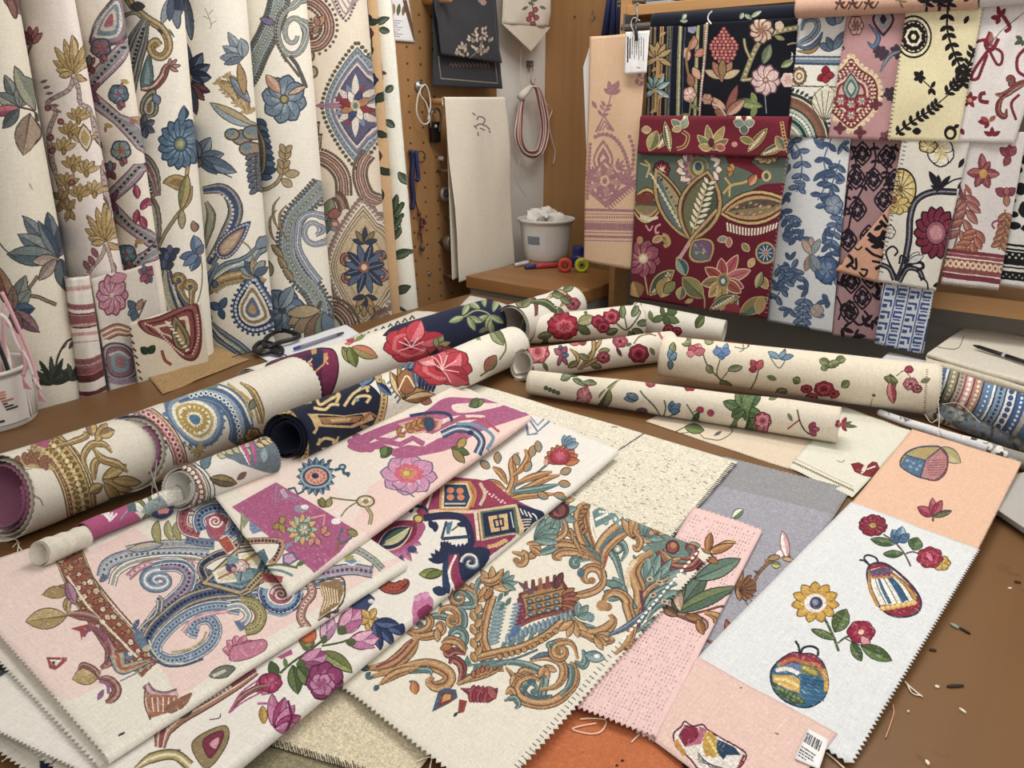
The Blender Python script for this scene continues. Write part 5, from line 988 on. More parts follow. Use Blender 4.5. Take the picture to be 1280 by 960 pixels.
    c.fill([(965,843),(990,844),(1000,850),(999,866),(984,862),(966,852)],'#c9a048'); c.dots([(968,848),(984,850),(998,858)],8,2.6,'#e0c680'); c.dots([(972,854),(996,862)],5,2.4,'#dcb868')
    c.fill([(964,852),(984,864),(999,868),(1008,880),(992,880),(974,870)],'#3c5230'); c.dots([(970,860),(986,866),(1004,878)],7,2.4,'#6a8450')
    for k in range(5): c.line([(1003,848+k*6),(1030,852+k*6)],1,'#1c3c5c' if k < 2 else '#4a7898',False)
    c.line([(994,801),(998,808),(1000,817),(1004,810),(1014,808),(1022,812),(1022,820)],2.8,'#1c2430')
    c.speckle('#c4cacc',.03,None,7,5,0); c.speckle('#f4f6f8',.03,None,7,6,1)
def p_blush(c):
    P = [(842,918),(852,908),(856,902),(866,908),(878,906),(884,912),(900,922),(922,934),(932,942),(930,952),(918,962),(880,966),(862,948),(846,934)]
    c.blob(P,'#d9d4cc','#5c1c34',2); c.fill([(848,920),(856,906),(872,910),(876,930),(856,934)],'#842440'); c.fill([(856,934),(876,930),(884,912),(874,908),(872,924)],'#b8607c'); c.line([(844,926),(856,944)],6,'#b8863c')
    c.fill([(880,916),(888,914),(902,930),(900,944),(884,950),(878,934)],'#b8903c'); c.fill([(896,924),(918,934),(926,944),(908,944),(904,950),(896,940)],'#24405c'); c.line([(884,946),(900,962),(926,952)],7,'#dcd8d0'); c.dots([(884,920),(898,946)],6,2.4,'#dcc47c')
    for a in range(5): c.line([(872,940+a*3),(890+a*5,962)],1.1,'#4a4448',False)
    c.line([(930,944),(922,962)],3,'#7c1c30'); c.ell(926,860,1.3,1,'#5c2c30'); c.line([(968,916),(973,918)],1.4,'#6c4448'); c.speckle('#f2dcd0',.04,None,8,5,0); c.speckle('#cfa698',.03,None,8,6,1)
def p_tweed(c):
    c.speckle('#8e8f78',.05,None,4,1,1); c.speckle('#f4efe0',.09,None,3,2,0)
    r_ = random.Random(2)
    for k in range(260):
        x = r_.uniform(700,900); y = 560+(x-700)*.3+r_.uniform(-30,70); c.line([(x,y),(x+r_.uniform(1,4),y+1)],.9,'#777a68',False)
    A,B = np.array([768.,566.]),np.array([806.,541.])
    for k in range(15): p = A+(B-A)*k/14; c.line([p+[-2,2],p+[1,-1]],1.4,'#4c5048',False)
    c.line([(764,534),(772,534)],1.2,'#6c6c60'); A,B = np.array([918.,580.]),np.array([842.,672.])
    for k in range(46): p = A+(B-A)*k/45; c.line([p+[-5,-1],p+[3,1.5]],1.3,'#33343c',False)
    c.fill([(590,478),(650,490),(700,512),(560,498)],'#e2dccb',False)
def p_pinkdash(c):
    r_ = random.Random(3); A,B,D,E = map(np.array,((866.,640.),(946.,664.),(815.,914.),(726.,880.)))
    for i in range(21):
        for j in range(58):
            if r_.random() < .28: continue
            u = (i+.5+r_.uniform(-.1,.1))/21; v = (j+.5)/58; p = (A*(1-u)+B*u)*(1-v)+(E*(1-u)+D*u)*v; c.line([p,p+[-1.4,2.2]],.85,'#a8828c' if j % 3 else '#8c6c78',False)
    # leaf garland
    c.line([(830,764),(850,770),(880,764),(905,758),(925,770)],3,'#6a4630')
    c.leaf(846,764,62,22,-52,'#5e7466','#4c6250','#26342c',0,1.1,'#2c3c34'); c.leaf(846,766,78,18,-28,'#6b7a50','#4e6854','#26342c',10,1.1,'#2c3c2c'); c.leaf(842,764,46,15,-75,'#3f5340','#56684a','#1e2a20',0,1,'#1e2a20'); c.leaf(868,724,62,20,-22,'#5a7468','#6c8674','#26342c',-4,1.1,'#2c3c34'); c.leaf(850,764,34,12,-98,'#c9a890','#a8927c','#4a3c30')
    sc(c,[(842,768),(862,772),(880,780),(876,792)],9,'rb'); sc(c,[(880,766),(894,770),(898,780),(892,786)],9,'oc'); c.leaf(856,770,22,9,10,'#7c5434','#9c6c44','#3c281c'); c.leaf(872,774,20,10,70,'#8a5a3a','#a8784c','#3c281c'); c.leaf(826,758,24,10,30,'#5c4630','#8a6a4c','#2c1c14')
    sc(c,[(880,692),(892,688),(908,680),(920,678)],7,'oc'); c.leaf(884,690,24,9,-80,'#b07a48','#8a5a38','#4a2c1c'); c.leaf(884,692,34,9,-20,'#b88450','#9c6a40','#4a2c1c'); c.leaf(880,694,20,8,30,'#a06a40',None,'#4a2c1c'); c.leaf(876,690,18,10,-140,'#8c9a70',None,'#3c4430')
def DL(c,x,y,n,L,W,a0,sp,k):
    cols = {'t': ('#5f827e','#7e9b94','#33474a'),'o': ('#b5824e','#c99a62','#4b3426'),'b': ('#62809a','#8aa2b2','#34485a'),'r': ('#8c4038','#a8604c','#3c2020')}[k]
    for i in range(n): a = a0+sp*(i/(n-1)-.5); c.leaf(x,y,L,W,a,cols[0],cols[1],cols[2],0,.8)
def p_damask(c):
    # top right blossom with teal frill
    for k in range(18): c.leaf(838,686,37,14,k*20,'#5f7f76','#7a968c','#3c5450',0,.6)
    c.ell(838,687,27,22,'#5f7f76')
    sc(c,[(824,688),(830,702),(846,709),(864,708),(874,698)],9,'bu',False); sc(c,[(828,690),(838,700),(852,698)],6,'oc'); c.ell(840,684,9,9,'#4a2024'); c.ell(840,684,7,7,'#96423c'); c.ell(841,682,3.6,4,'#b57c48'); curl(c,[(850,698),(862,698),(868,690)],862,686,6,.7,-10,8,'bu',-1)
    for k in range(5): c.leaf(876,682,15,6,-70+k*28,'#a8703c',None,'#5a3420')
    # right trunk of leaves
    DL(c,812,738,5,48,11,-75,80,'t'); DL(c,806,752,5,44,9,-48,60,'t')
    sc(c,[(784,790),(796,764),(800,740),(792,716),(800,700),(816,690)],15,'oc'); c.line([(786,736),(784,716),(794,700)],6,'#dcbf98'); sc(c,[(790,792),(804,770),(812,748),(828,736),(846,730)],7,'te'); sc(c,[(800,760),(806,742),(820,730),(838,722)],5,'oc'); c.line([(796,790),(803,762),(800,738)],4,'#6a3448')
    for P in ([(800,780),(812,756),(830,744)],[(808,775),(822,758),(844,748),(852,742)],[(792,792),(826,768),(850,752)]): sc(c,P,5,'te')
    for (x,y) in ((812,724),(824,728),(816,744),(830,752)): c.ell(x,y,4.4,3,'#c9b08c'); c.ell(x,y,2.4,1.6,'#7a4a34')
    DL(c,784,740,4,26,8,-170,70,'t'); sc(c,[(782,742),(776,720),(770,700),(764,688),(768,678),(778,680),(782,690),(776,702)],8,'te'); c.ell(772,686,7,7,'#405a56'); c.ell(772,686,4.6,4.6,'#8fa59a'); c.ell(772,687,2.2,2.4,'#e0d9c6')
    for (x,y,a) in ((766,724,-170),(768,736,190),(784,752,-150)): c.leaf(x+12,y+8,26,8,a,'#5f827e',None,'#33474a')
    # top fan leaves
    sc(c,[(752,710),(742,690),(734,666),(730,644),(736,628)],15,'oc'); sc(c,[(750,700),(730,680),(722,656),(724,636),(734,628)],9,'oc'); c.line([(745,694),(730,668),(726,645)],4,'#43605e'); c.line([(750,690),(740,662),(738,636)],3,'#e6dfcc')
    c.fern([(728,670),(722,650),(730,630)],7,9,4,'#a8703c',None,1,60,'#4b3426')
    sc(c,[(750,708),(748,690),(758,672),(776,656),(788,646)],12,'oc'); sc(c,[(752,704),(758,688),(774,672),(790,664)],8,'oc'); c.line([(750,688),(762,672),(782,660)],5,'#507078'); 
    for k in range(9): c.ell(745+k*6,650+k*.8+(k % 3)*4-8,4,5.5,'#6d9090'); c.ell(745+k*6,650+k*.8+(k % 3)*4-8,1.8,2.6,'#dfe0d4')
    c.fill([(740,640),(752,632),(774,640),(760,652),(744,660)],'#5f8484'); c.dots([(744,650),(760,642)],6,2,'#e0e0d4'); c.dots([(748,640),(768,640)],5,2,'#e0e0d4')
    DL(c,792,674,6,30,9,-60,120,'o'); DL(c,806,672,5,24,8,-50,110,'t'); sc(c,[(792,664),(800,676),(796,686),(790,682)],7,'oc'); c.ell(812,668,5,6,'#4c6a70'); c.ell(814,666,3,3,'#c98a4c'); DL(c,822,668,4,20,7,-70,100,'o')
    # left arms
    sc(c,[(752,712),(744,694),(724,686),(700,684),(680,690),(672,692)],10,'te'); sc(c,[(750,706),(732,690),(712,680),(696,680),(694,684)],9,'oc'); sc(c,[(748,704),(724,692),(704,690),(694,696),(702,700)],9,'oc'); c.leaf(676,688,18,9,215,'#c08a4c',None,'#4b3426'); c.leaf(672,690,16,8,150,'#b5824e',None,'#4b3426')
    curl(c,[(752,712),(754,724)],738,722,15,.75,-20,9,'oc',-1); c.ell(726,716,5,6,'#4c6670'); sc(c,[(752,706),(754,726),(744,738),(722,744),(706,740)],8,'oc'); curl(c,[(738,700),(724,700)],720,704,6,.9,-90,6,'te',-1)
    c.fill([(744,706),(752,712),(756,696),(761,692),(756,710),(750,714)],'#9c5038'); sc(c,[(730,700),(716,672),(706,668)],4,'oc'); sc(c,[(716,676),(714,664),(706,662)],3,'oc')
    # far left cluster behind fold
    for k in range(9): c.leaf(694,642,28,10,-150+k*34,'#5f827e','#7a968c','#3c5450')
    c.ell(698,638,14,12,'#4a2024'); c.ell(697,638,10,8.5,'#8c3c3a'); c.ell(694,640,5,4,'#6c3060'); curl(c,[],698,637,8,.8,30,5,'bu')
    sc(c,[(704,650),(706,664),(694,674),(674,678),(658,680)],8,'oc'); DL(c,668,676,5,30,8,-30,70,'t'); DL(c,705,626,4,14,6,-60,100,'o')
    # centre medallion: stepped lozenge
    P = [(650,728),(658,741),(668,762),(664,776),(636,790),(640,762),(646,742)]
    c.fill([(648,742),(676,730),(703,724),(714,742),(720,758),(706,764),(676,772),(640,786),(648,760)],'#6a2f34'); c.fill([(652,744),(700,730),(712,746),(704,758),(668,768),(644,780),(654,760)],'#a97a46'); c.fill([(640,790),(648,764),(646,748),(654,748),(658,768),(652,782)],'#7c3048'); c.line([(640,788),(668,774),(708,764)],4,'#8c4438')
    for j in range(3):
        for i in range(4): x = 662+i*11+j*.5; y = 752-i*2.5+j*8; c.ell(x,y,4.4,3,'#3c3c44'); c.ell(x,y,3,1.8,'#6f8c94')
    for i in range(3): c.line([(656+i*2,748+i*8),(708-i*1,735+i*9)],1.4,'#4c2c24',False)
    for i,x in enumerate((654,663,672,681,690,697)): c.fill([(x,742-i*1.5),(x+7,740-i*1.5),(x+6-1,726-i*2),(x+1,727-i*2)],['#8c4238','#6a3a38','#9c5a3c'][i % 3])
    c.fill([(645,726),(656,730),(668,742),(660,744)],'#6a4a54'); c.leaf(694,736,22,8,-66,'#6c3038',None,'#3c2020')
    for k in range(6): c.leaf(702,744+k*3,24-abs(k-3)*2,6,-28+k*12,'#8c4438' if k % 2 else '#a8603c',None,'#4b2a22')
    # blue fringe ladders
    for k in range(11):
        x = 632+k*1.2; y = 752+k*.1; 
        c.leaf(634-k*1.0+0,756+k*4.6,18,4.4,190-k*2,'#7d9aa2',None,'#50686e',0,.6); c.leaf(640-k*.9,756+k*4.6,12,4,-5,'#6a8c9c',None,None)
    for k in range(15): c.leaf(634+k*5.6,792-k*2.2,15+3*math.sin(k),5.2,84,'#5f7f92','#83a0ae','#3c5464',0,.6)
    c.fill([(634,800),(640,784),(652,780),(648,792)],'#4c6c9c')
    for k in range(8): c.fill([(624+k*11.6,814-k*4),(631+k*11.6,811-k*4),(634+k*11.6,803-k*4.2),(628+k*11.6,802-k*4)],'#5b7a76'); 
    for k in range(9): c.fill([(597,760+k*7.6),(605,760+k*7.6),(603,766+k*7.6),(596,766+k*7.6)],'#62807a')
    for k,(x,y) in enumerate([(622,752),(630,746),(624,764),(632,758)]): c.leaf(x,y,13,6,-60,'#4f6e68',None,None)
    # V frame with rope
    sc(c,[(616,744),(608,770),(604,798),(612,820)],9,'oc',False); sc(c,[(598,822),(622,816),(650,810),(680,796),(700,780),(704,776)],9,'oc',False)
    c.fern([(622,818),(660,806),(704,778)],11,8,6,'#b5824e',None,1,60,'#4b3426'); c.line([(600,828),(640,824),(672,812)],3,'#4c6670')
    for k in range(11): c.leaf(595-k*.1,828-k*8.6,14,7.5,-60 if k % 2 else -112,'#b07a44','#c4935c','#4b3020',0,.9)
    DL(c,598,752,4,22,7,-80,100,'o'); c.leaf(606,750,20,7,-60,'#a8703c',None,'#4b3426')
    c.fill([(584,818),(590,830),(604,828),(618,822),(616,832),(590,842),(580,848),(576,836)],'#567a78'); c.fill([(584,834),(592,832),(590,842),(582,842)],'#dfd9c8'); c.dots([(592,838),(612,832),(640,826)],9,3.2,'#567a78')
    # left scrolls
    curl(c,[(556,768),(548,748),(560,738),(576,736),(590,746),(592,756)],575,748,11,1.1,60,8,'te',1); curl(c,[(596,760),(594,742),(580,733)],574,747,13,1.0,-60,5,'oc',-1)
    sc(c,[(594,742),(600,726),(620,722),(634,732),(640,738)],8,'te'); DL(c,616,734,5,26,9,-60,130,'o'); sc(c,[(600,722),(610,728),(622,724),(628,712)],9,'oc'); DL(c,628,730,4,18,6,-20,90,'t')
    curl(c,[(640,690),(654,694)],648,700,10,.6,-50,8,'oc',1); sc(c,[(662,684),(670,690),(676,694)],6,'oc')
    sc(c,[(528,774),(548,770),(570,776),(582,782)],7,'te'); curl(c,[(548,770),(552,762),(564,760),(574,768),(574,778)],566,774,9,.7,60,8,'oc',1); sc(c,[(572,758),(580,768),(580,782),(572,784)],6,'te')
    # big left scroll group
    sc(c,[(506,784),(520,790),(534,786),(538,776),(530,768),(518,770)],8,'oc'); c.ell(525,781,5,4,'#5a6c74'); sc(c,[(508,790),(524,796),(540,794),(552,788),(550,780),(544,784)],9,'oc'); c.leaf(546,786,16,8,85,'#b5824e','#c99a62','#4b3426')
    sc(c,[(458,836),(486,832),(504,820),(516,806),(522,796)],16,'oc'); c.line([(470,834),(496,822),(516,800)],3,'#8c3c40'); c.leaf(462,836,12,7,190,'#46606a',None,'#2c3c40'); c.leaf(464,840,10,6,140,'#46606a')
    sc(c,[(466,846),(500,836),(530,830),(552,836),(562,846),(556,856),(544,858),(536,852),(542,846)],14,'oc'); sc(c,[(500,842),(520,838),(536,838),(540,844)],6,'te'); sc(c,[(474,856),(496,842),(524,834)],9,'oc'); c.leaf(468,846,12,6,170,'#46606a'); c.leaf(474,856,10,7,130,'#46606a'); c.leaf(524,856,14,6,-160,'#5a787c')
    curl(c,[(584,812),(576,800)],570,796,12,.8,30,8,'te',-1); sc(c,[(582,816),(574,804),(562,800),(552,804)],9,'oc'); sc(c,[(582,818),(570,814),(560,818),(554,812)],8,'bu'); c.leaf(566,808,16,8,170,'#b06238',None,'#5a2c20'); sc(c,[(572,856),(578,842),(576,830),(566,824),(562,830)],9,'bu')
    sc(c,[(572,856),(588,848),(606,842),(620,836),(630,838)],9,'oc'); c.fern([(590,848),(606,840),(628,836)],6,9,5,'#a8603c',None,-1,60,'#4b2a22'); c.leaf(517,852,16,10,80,'#c0683c','#d08a50','#8a3c24')
    # right lower scrolls
    curl(c,[(612,834),(640,828),(666,834),(680,846)],664,862,16,1.0,40,9,'te',1); sc(c,[(632,834),(646,848),(654,838),(670,842)],7,'oc'); DL(c,642,842,3,20,7,60,70,'o')
    sc(c,[(676,852),(664,846),(650,850),(644,862),(652,874),(674,880),(694,876),(710,864),(720,850),(718,834),(712,828)],11,'oc'); sc(c,[(700,870),(712,854),(714,836),(708,830)],6,'te'); c.line([(660,856),(656,864),(668,872),(690,870)],5,'#46606a')
    sc(c,[(674,862),(694,858),(704,844),(702,830),(690,822),(674,822),(662,828)],9,'oc'); sc(c,[(662,824),(680,818),(698,820)],4,'bl'); DL(c,680,832,3,17,7,70,90,'o'); c.ell(664,852,6,4,'#46606a')
    curl(c,[(722,824),(716,806),(704,802),(690,806)],700,814,11,1.1,-150,8,'oc',-1); sc(c,[(718,826),(728,832),(732,824),(728,812)],8,'te'); c.leaf(730,818,26,13,12,'#5b7c88','#84a0a6','#34484c'); c.ell(746,820,4,2.6,'#dfe0d8'); sc(c,[(688,812),(686,806),(696,802)],5,'te')
    sc(c,[(632,868),(638,862),(642,870),(636,876)],7,'oc'); sc(c,[(630,876),(642,872),(648,880),(644,886)],6,'te')
    # upper right volutes
    curl(c,[(768,818),(786,800),(790,780),(784,758)],764,756,21,.55,-10,11,'oc',-1); c.ell(752,757,7,7,'#b5824e'); sc(c,[(710,772),(720,786),(740,792),(758,786),(766,776),(762,768)],12,'oc'); sc(c,[(712,768),(722,780),(744,784)],6,'te'); DL(c,716,776,4,22,8,90,110,'o'); DL(c,722,772,3,20,9,-50,80,'t'); c.ell(738,772,5,6,'#688894')
    sc(c,[(724,790),(742,798),(762,800),(768,798)],9,'oc'); DL(c,742,796,4,20,7,20,70,'o'); sc(c,[(756,796),(778,786),(800,770),(822,752)],5,'bl')
    # little bird
    c.fill([(540,890),(548,864),(556,860),(570,862),(572,872),(560,880)],'#3f5878'); c.fill([(548,884),(552,866),(566,866),(566,876)],'#8c2c34'); c.fill([(552,878),(555,868),(564,868),(563,874)],'#c99a44')
    for k in range(4): c.line([(576+k*3,860),(590+k*2,872)],2,'#7c3040',False)
    for k in range(6): c.leaf(588+k*4,878,22,8,-78+k*5,'#962c40' if k % 2 else '#a84450',None,'#5c1c2c'); 
    c.leaf(610,858,18,9,60,'#a8504c',None,'#5c2c2c'); c.fill([(574,874),(584,876),(580,890),(572,892)],'#963a34'); c.leaf(572,890,8,4,130,'#2c3c40')
    # stitches along the right edge
    A,B = np.array([878.,690.]),np.array([650.,958.])
    for k in range(52):
        p = A+(B-A)*k/51
        if k < 22: c.ell(p[0]-4,p[1]-3,2.6,1.7,'#e8e4d8',-35)
        else: c.line([p+[-7,-3],p+[-2,1]],1.4,'#6c6a60',False)
    c.speckle('#c9c4b0',.02,None,6,5,0)
# ---------------------------------------------------------------- the folded pile
def p_leftlow(c):
    c.fill([(-20,830),(30,822),(46,880),(0,890),(-30,880)],'#4a5a60'); c.dots([(0,835),(20,840),(36,860)],8,4,'#26343c'); c.fill([(22,836),(40,842),(54,868),(44,872)],'#8a2c50'); c.fill([(24,870),(46,876),(28,886)],'#4a5c38'); c.fill([(-10,890),(10,896),(4,908),(-10,904)],'#20284a'); c.fill([(50,952),(60,952),(70,962),(50,966)],'#20284a')
    for k in range(10): c.ell(-2+k*4,845+(k*7) % 26,3,3,['#6c8aa0','#2c3c30','#a8823c'][k % 3])
def p_leftlow2(c):
    p_leftlow(c)
    c.speckle('#b8b09c',.03); c.line([(60,960),(74,945),(84,930)],2,'#a05a6c'); c.leaf(24,826,10,8,60,'#2c2c2c')
    for k in range(14): c.line([(30+k*6,842+k*8),(33+k*6,845+k*8)],2.6,'#6c6c60',False)
def p_under(c):
    c.line([(-20,750),(24,786)],8,'#a8606c',False); c.dots([(-20,750),(24,786)],9,2,'#e0b8bc',False)
    for k in range(26): c.line([(20+k*4,800+k*5),(23+k*4,803+k*5)],1.6,'#8c8c80',False)
    c.speckle('#b8b09c',.02)
def p_tulip(c):
    # rust sprig, upper right
    sc(c,[(620,640),(634,620),(642,600),(640,578),(648,566)],8,'oc'); c.line([(640,610),(660,600),(690,576)],3,'#5c6c74')
    for (P,k) in (([(634,620),(656,612),(680,600),(700,594)],'oc'),([(630,626),(660,620),(694,618)],'oc'),([(646,604),(668,596),(690,590)],'oc'),([(640,596),(652,586),(660,572),(656,562)],'oc'),([(634,606),(626,592),(616,584)],'oc'),([(632,612),(618,604),(600,604)],'oc'),([(638,616),(670,612),(698,606)],'te'),([(628,630),(612,620),(590,618)],'oc')): sc(c,P,6.5,k)
    for (x,y,a) in ((664,572,-80),(674,566,-100),(648,582,-110),(656,590,-60),(700,592,-20),(698,604,10),(692,618,20),(612,586,-140),(622,580,-90),(672,616,30),(604,606,170)): c.leaf(x,y,15,8,a,'#b07c48','#7a8c84','#4b3426')
    for k in range(9): c.leaf(702,578,22,10,-165+k*20,'#a85a3c','#b8703f','#5a2c20')
    c.ell(700,572,14,10,'#8c2c38'); c.flower(700,570,10,7,'#a8344c','#c06070',None); DL(c,708,560,4,16,8,-60,80,'b'); c.ell(682,578,3,4,'#d09a8c'); c.ell(590,606,7,6,'#4c5a44'); c.ell(590,606,4,4,'#a8784c'); c.line([(594,600),(620,606)],2,'#8c6a3c')
    c.line([(656,516),(672,540),(690,524),(694,530)],3,'#6c7ca0',False); c.line([(662,520),(672,532),(684,520)],2.4,'#7c8cac',False); c.line([(656,516),(660,544),(672,542)],3,'#6c7ca0',False)
    # navy and magenta patchwork
    c.fill([(560,596),(600,600),(646,626),(676,642),(662,652),(636,676),(600,704),(572,738),(560,744),(558,700),(552,690),(572,690),(588,680),(588,656),(572,650),(548,650),(530,652),(520,640),(532,622),(540,606)],'#8d3154')
    c.line([(530,648),(560,644),(580,650),(588,668),(586,684),(560,690)],9,'#1f2a4c'); c.line([(536,640),(560,638),(590,640),(646,632)],4,'#d8b898'); c.line([(594,640),(598,676)],4,'#ddd0b4',False); c.line([(532,640),(544,604)],3,'#d8c8ac',False)
    c.nest([(553,604),(584,604),(590,622),(584,636),(552,636)],[(1.15,'#c08a50'),(1,'#d8c09c'),(.86,'#1f3550'),(.75,'#26425c')]); c.line([(586,602),(594,616),(590,634)],4,'#b87a40')
    for (x,y) in ((563,613),(575,614),(563,622),(576,622)): c.ell(x,y,4.6,4,'#d07a58')
    c.line([(556,630),(582,630)],2,'#c8c0a8',False)
    c.nest([(600,640),(644,634),(646,668),(604,674)],[(1.12,'#c9b088'),(1,'#566a54'),(.88,'#1c2648')]); c.nest([(610,646),(634,642),(636,662),(614,666)],[(1,'#d0ac78'),(.55,'#1c2648'),(.35,'#d0ac78')]); c.line([(622,644),(626,664)],2,'#1c2648',False)
    c.line([(638,640),(642,660)],1.6,'#b8c8c8',False)
    c.fill([(646,630),(678,644),(664,654),(650,668)],'#1f2a4c'); 
    for k in range(4): c.line([(650+k*5,636+k*2),(654+k*5,644+k*2)],1.6,'#d8d8d0',False); c.line([(652,650+k*4),(664-k*2,650+k*3)],1.4,'#d8c8b0',False)
    c.fill([(596,602),(612,600),(644,626),(640,630),(606,634)],'#9a3550'); 
    for k in range(12): c.ell(606+(k*11) % 30,612+(k*7) % 18,1.5,1.2,'#e0c0c0')
    c.line([(600,604),(606,618),(600,632)],4,'#c8b898')
    c.blob([(574,690),(586,686),(602,684),(612,690),(606,704),(596,716),(578,726),(574,712)],'#1f2a4c'); curl(c,[],588,704,10,1.2,180,5,'bl'); c.spiral(588,703,12,1.2,180,[(3,'#d8d0c0')]); c.line([(570,694),(562,714),(566,738)],3,'#e0d8cc'); c.dots([(610,684),(620,682),(632,676)],6,3,'#c8a068')
    c.line([(558,690),(556,716),(556,742)],7,'#27385e',False)
    for k in range(5): c.leaf(554,704+k*0,20,7,195+k*22,'#1f2a4c',None,None); c.leaf(556,690,14,6,-110+k*18,'#1f2a4c',None,None)
    c.leaf(556,742,16,10,200,'#27385e',None,'#1a2440')
    for k in range(6): c.leaf(562+k*5,690-k*.6,9,4,-80,'#1f2a4c',None,None)
    c.line([(552,674),(588,671)],4,'#26425c',False); c.line([(552,674),(558,652)],3,'#26425c',False); c.fill([(558,654),(566,652),(562,668),(558,668)],'#4c7488'); c.ell(578,656,7,3.4,'#1f2a4c'); c.line([(564,664),(572,658)],2,'#4c5a3c')
    for (x,y,a) in ((508,640,-60),(500,646,-120),(514,642,-100),(530,654,110),(536,650,60),(544,652,90)): c.leaf(x,y,14,8,a,'#1f2a4c')
    c.line([(502,632),(528,634),(534,640)],4,'#1f2a4c')
    # magenta eye medallion
    for k in range(13): a = 20+k*17; c.leaf(490,668,46-abs(k-5)*1.2,13,a,'#a85684','#b87898',None)
    c.blob([(450,690),(462,664),(490,652),(526,652),(530,664),(518,680),(490,692),(464,700)],'#a84f7c',None); c.blob([(464,690),(476,664),(500,652),(520,654),(518,672),(500,684)],'#7c2444',None); c.leaf(470,688,54,26,-32,'#d8b48c'); c.leaf(472,686,50,23,-32,'#1f2a4c'); c.leaf(478,682,40,15,-32,'#3c5440','#b8b484'); c.line([(482,678),(512,660)],1.2,'#d8d8b8')
    c.ell(523,649,7,6,'#5c4c24'); c.ell(523,649,4.6,4,'#c8a85c'); c.ell(515,687,6,4.5,'#34466c'); c.leaf(494,694,10,5,100,'#34466c'); c.leaf(500,692,10,5,80,'#34466c')
    for k in range(8): c.line([(456+k*7,700-k*1.5),(452+k*6,712-k*2)],3,'#b8709a',False)
    c.leaf(524,718,30,12,-2,'#7c8444','#98985c','#3c4424'); c.leaf(532,722,22,8,-20,'#68743c',None,'#3c4424')
    # red comma paisley
    sc(c,[(466,722),(478,732),(494,736),(506,730),(508,724)],13,'bu'); c.line([(470,724),(480,732),(496,735),(506,726)],(3,8,7,5),'#a84434'); c.dots([(476,730),(494,735),(506,728)],7,1,'#5c2020')
    # navy bell and gold bow
    c.spiral(456,752,13,1.0,120,[(10,'#26304c'),(6,'#5c6c94')],9,.4); c.blob([(440,762),(446,748),(460,744),(468,750),(462,758),(454,768)],'#34426c','#1c2440'); c.ell(464,752,4,3,'#c8c4bc'); c.blob([(438,758),(448,764),(454,772),(444,772),(438,768)],'#4c4c40')
    for a in (20,100,160,-60,-130,60): c.leaf(462,774,15,8,a,'#b8924c','#c9a868','#6a5028')
    for (a,L) in ((20,40),(50,36),(80,34),(5,30)): c.leaf(468,778,L,12,a,'#26365c','#4c5c88','#1a2440')
    c.blob([(496,784),(504,780),(506,792),(500,792)],'#26365c')
    c.blob([(516,756),(524,742),(536,744),(540,754),(534,770),(522,780),(516,786)],'#c0709a'); c.blob([(520,768),(534,756),(540,766),(530,782)],'#8c3058'); c.ell(522,748,5,4,'#cf8fb4'); c.ell(532,744,5,4,'#cf8fb4')
    # tulip branch
    c.line([(350,842),(366,828),(384,816),(402,802),(418,790)],3,'#44542f'); c.line([(402,808),(424,804),(436,800)],2.4,'#44542f'); c.line([(384,816),(382,804)],2.4,'#44542f'); c.line([(404,800),(402,790)],2,'#44542f')
    def tulip(x,y,a,L,W,c1='#b0608c',c2='#cf94b4'):
        c.leaf(x,y,L,W,a,c1,c2,'#6c3050'); c.leaf(x,y,L*.9,W*.45,a-16,c2,None,'#6c3050',0,.5); c.leaf(x,y,L*.86,W*.4,a+18,c1,None,'#6c3050',0,.5); c.leaf(x-2*math.cos(math.radians(a)),y-2*math.sin(math.radians(a)),L*.35,W*.5,a,'#4c5c34')
    tulip(404,804,-72,36,17,'#a87a9c','#c8a4bc'); tulip(424,792,-48,40,26); tulip(434,804,-8,40,22,'#b8709a','#d8a4c0'); tulip(382,812,-80,18,18,'#7c8440','#5c7030'); c.blob([(374,798),(376,784),(384,780),(394,788),(394,800),(384,804)],'#c4643c','#7a3c24')
    c.leaf(400,816,46,18,22,'#6a7440','#88905a','#3c4424',24,1,'#3c4424'); tulip(372,832,-20,40,24,'#8c4470','#c084a4'); c.leaf(366,832,36,17,80,'#44582f','#5c7040','#26341c',0,1,'#26341c'); c.leaf(372,834,32,17,50,'#44582f','#64784a','#26341c',0,1,'#26341c')
    c.flower(406,852,23,7,'#8c3868','#a85a88','#501c3c',24,20,1.1); c.flower(402,856,15,6,'#b87ca0','#9c4c7c','#6c2c50',14); tulip(350,846,150,36,24,'#a03c64','#c06a8a'); c.leaf(346,848,22,12,-110,'#44582f',None,'#26341c'); c.leaf(358,836,14,6,-100,'#5c7040'); c.fill([(346,822),(364,812),(366,818),(352,824)],'#a8507c')
    c.flower(338,854,14,5,'#a0345c','#b85a7c','#5c1c38',12); 
    # lower big tulip and leaf
    for k in range(5): c.leaf(344,912,44-k*3,14,-95+k*22,'#9c3c6c' if k % 2 else '#c07ca0','#b06490','#5c2040')
    c.line([(322,880),(334,880),(344,884)],3,'#a8608c'); c.leaf(330,905,22,9,-95,'#a8843c','#c09c54','#6a5020'); c.line([(360,876),(364,896),(356,914)],3,'#6c1c44')
    sc(c,[(286,892),(302,872),(322,860),(334,858)],5,'rb'); c.line([(286,892),(304,878),(326,866)],2,'#b0508a'); c.line([(288,890),(300,868),(320,852)],2,'#b0508a')
    # paisley fragments at the lower left
    for (w,col) in ((26,'#5c3a34'),(22,'#a0705c'),(14,'#d8c8b4'),(9,'#8c4a50')): c.line([(200,935),(206,910),(226,892),(262,872),(300,850),(320,838)],(w*.5,w,w,w*.8,w*.5),col)
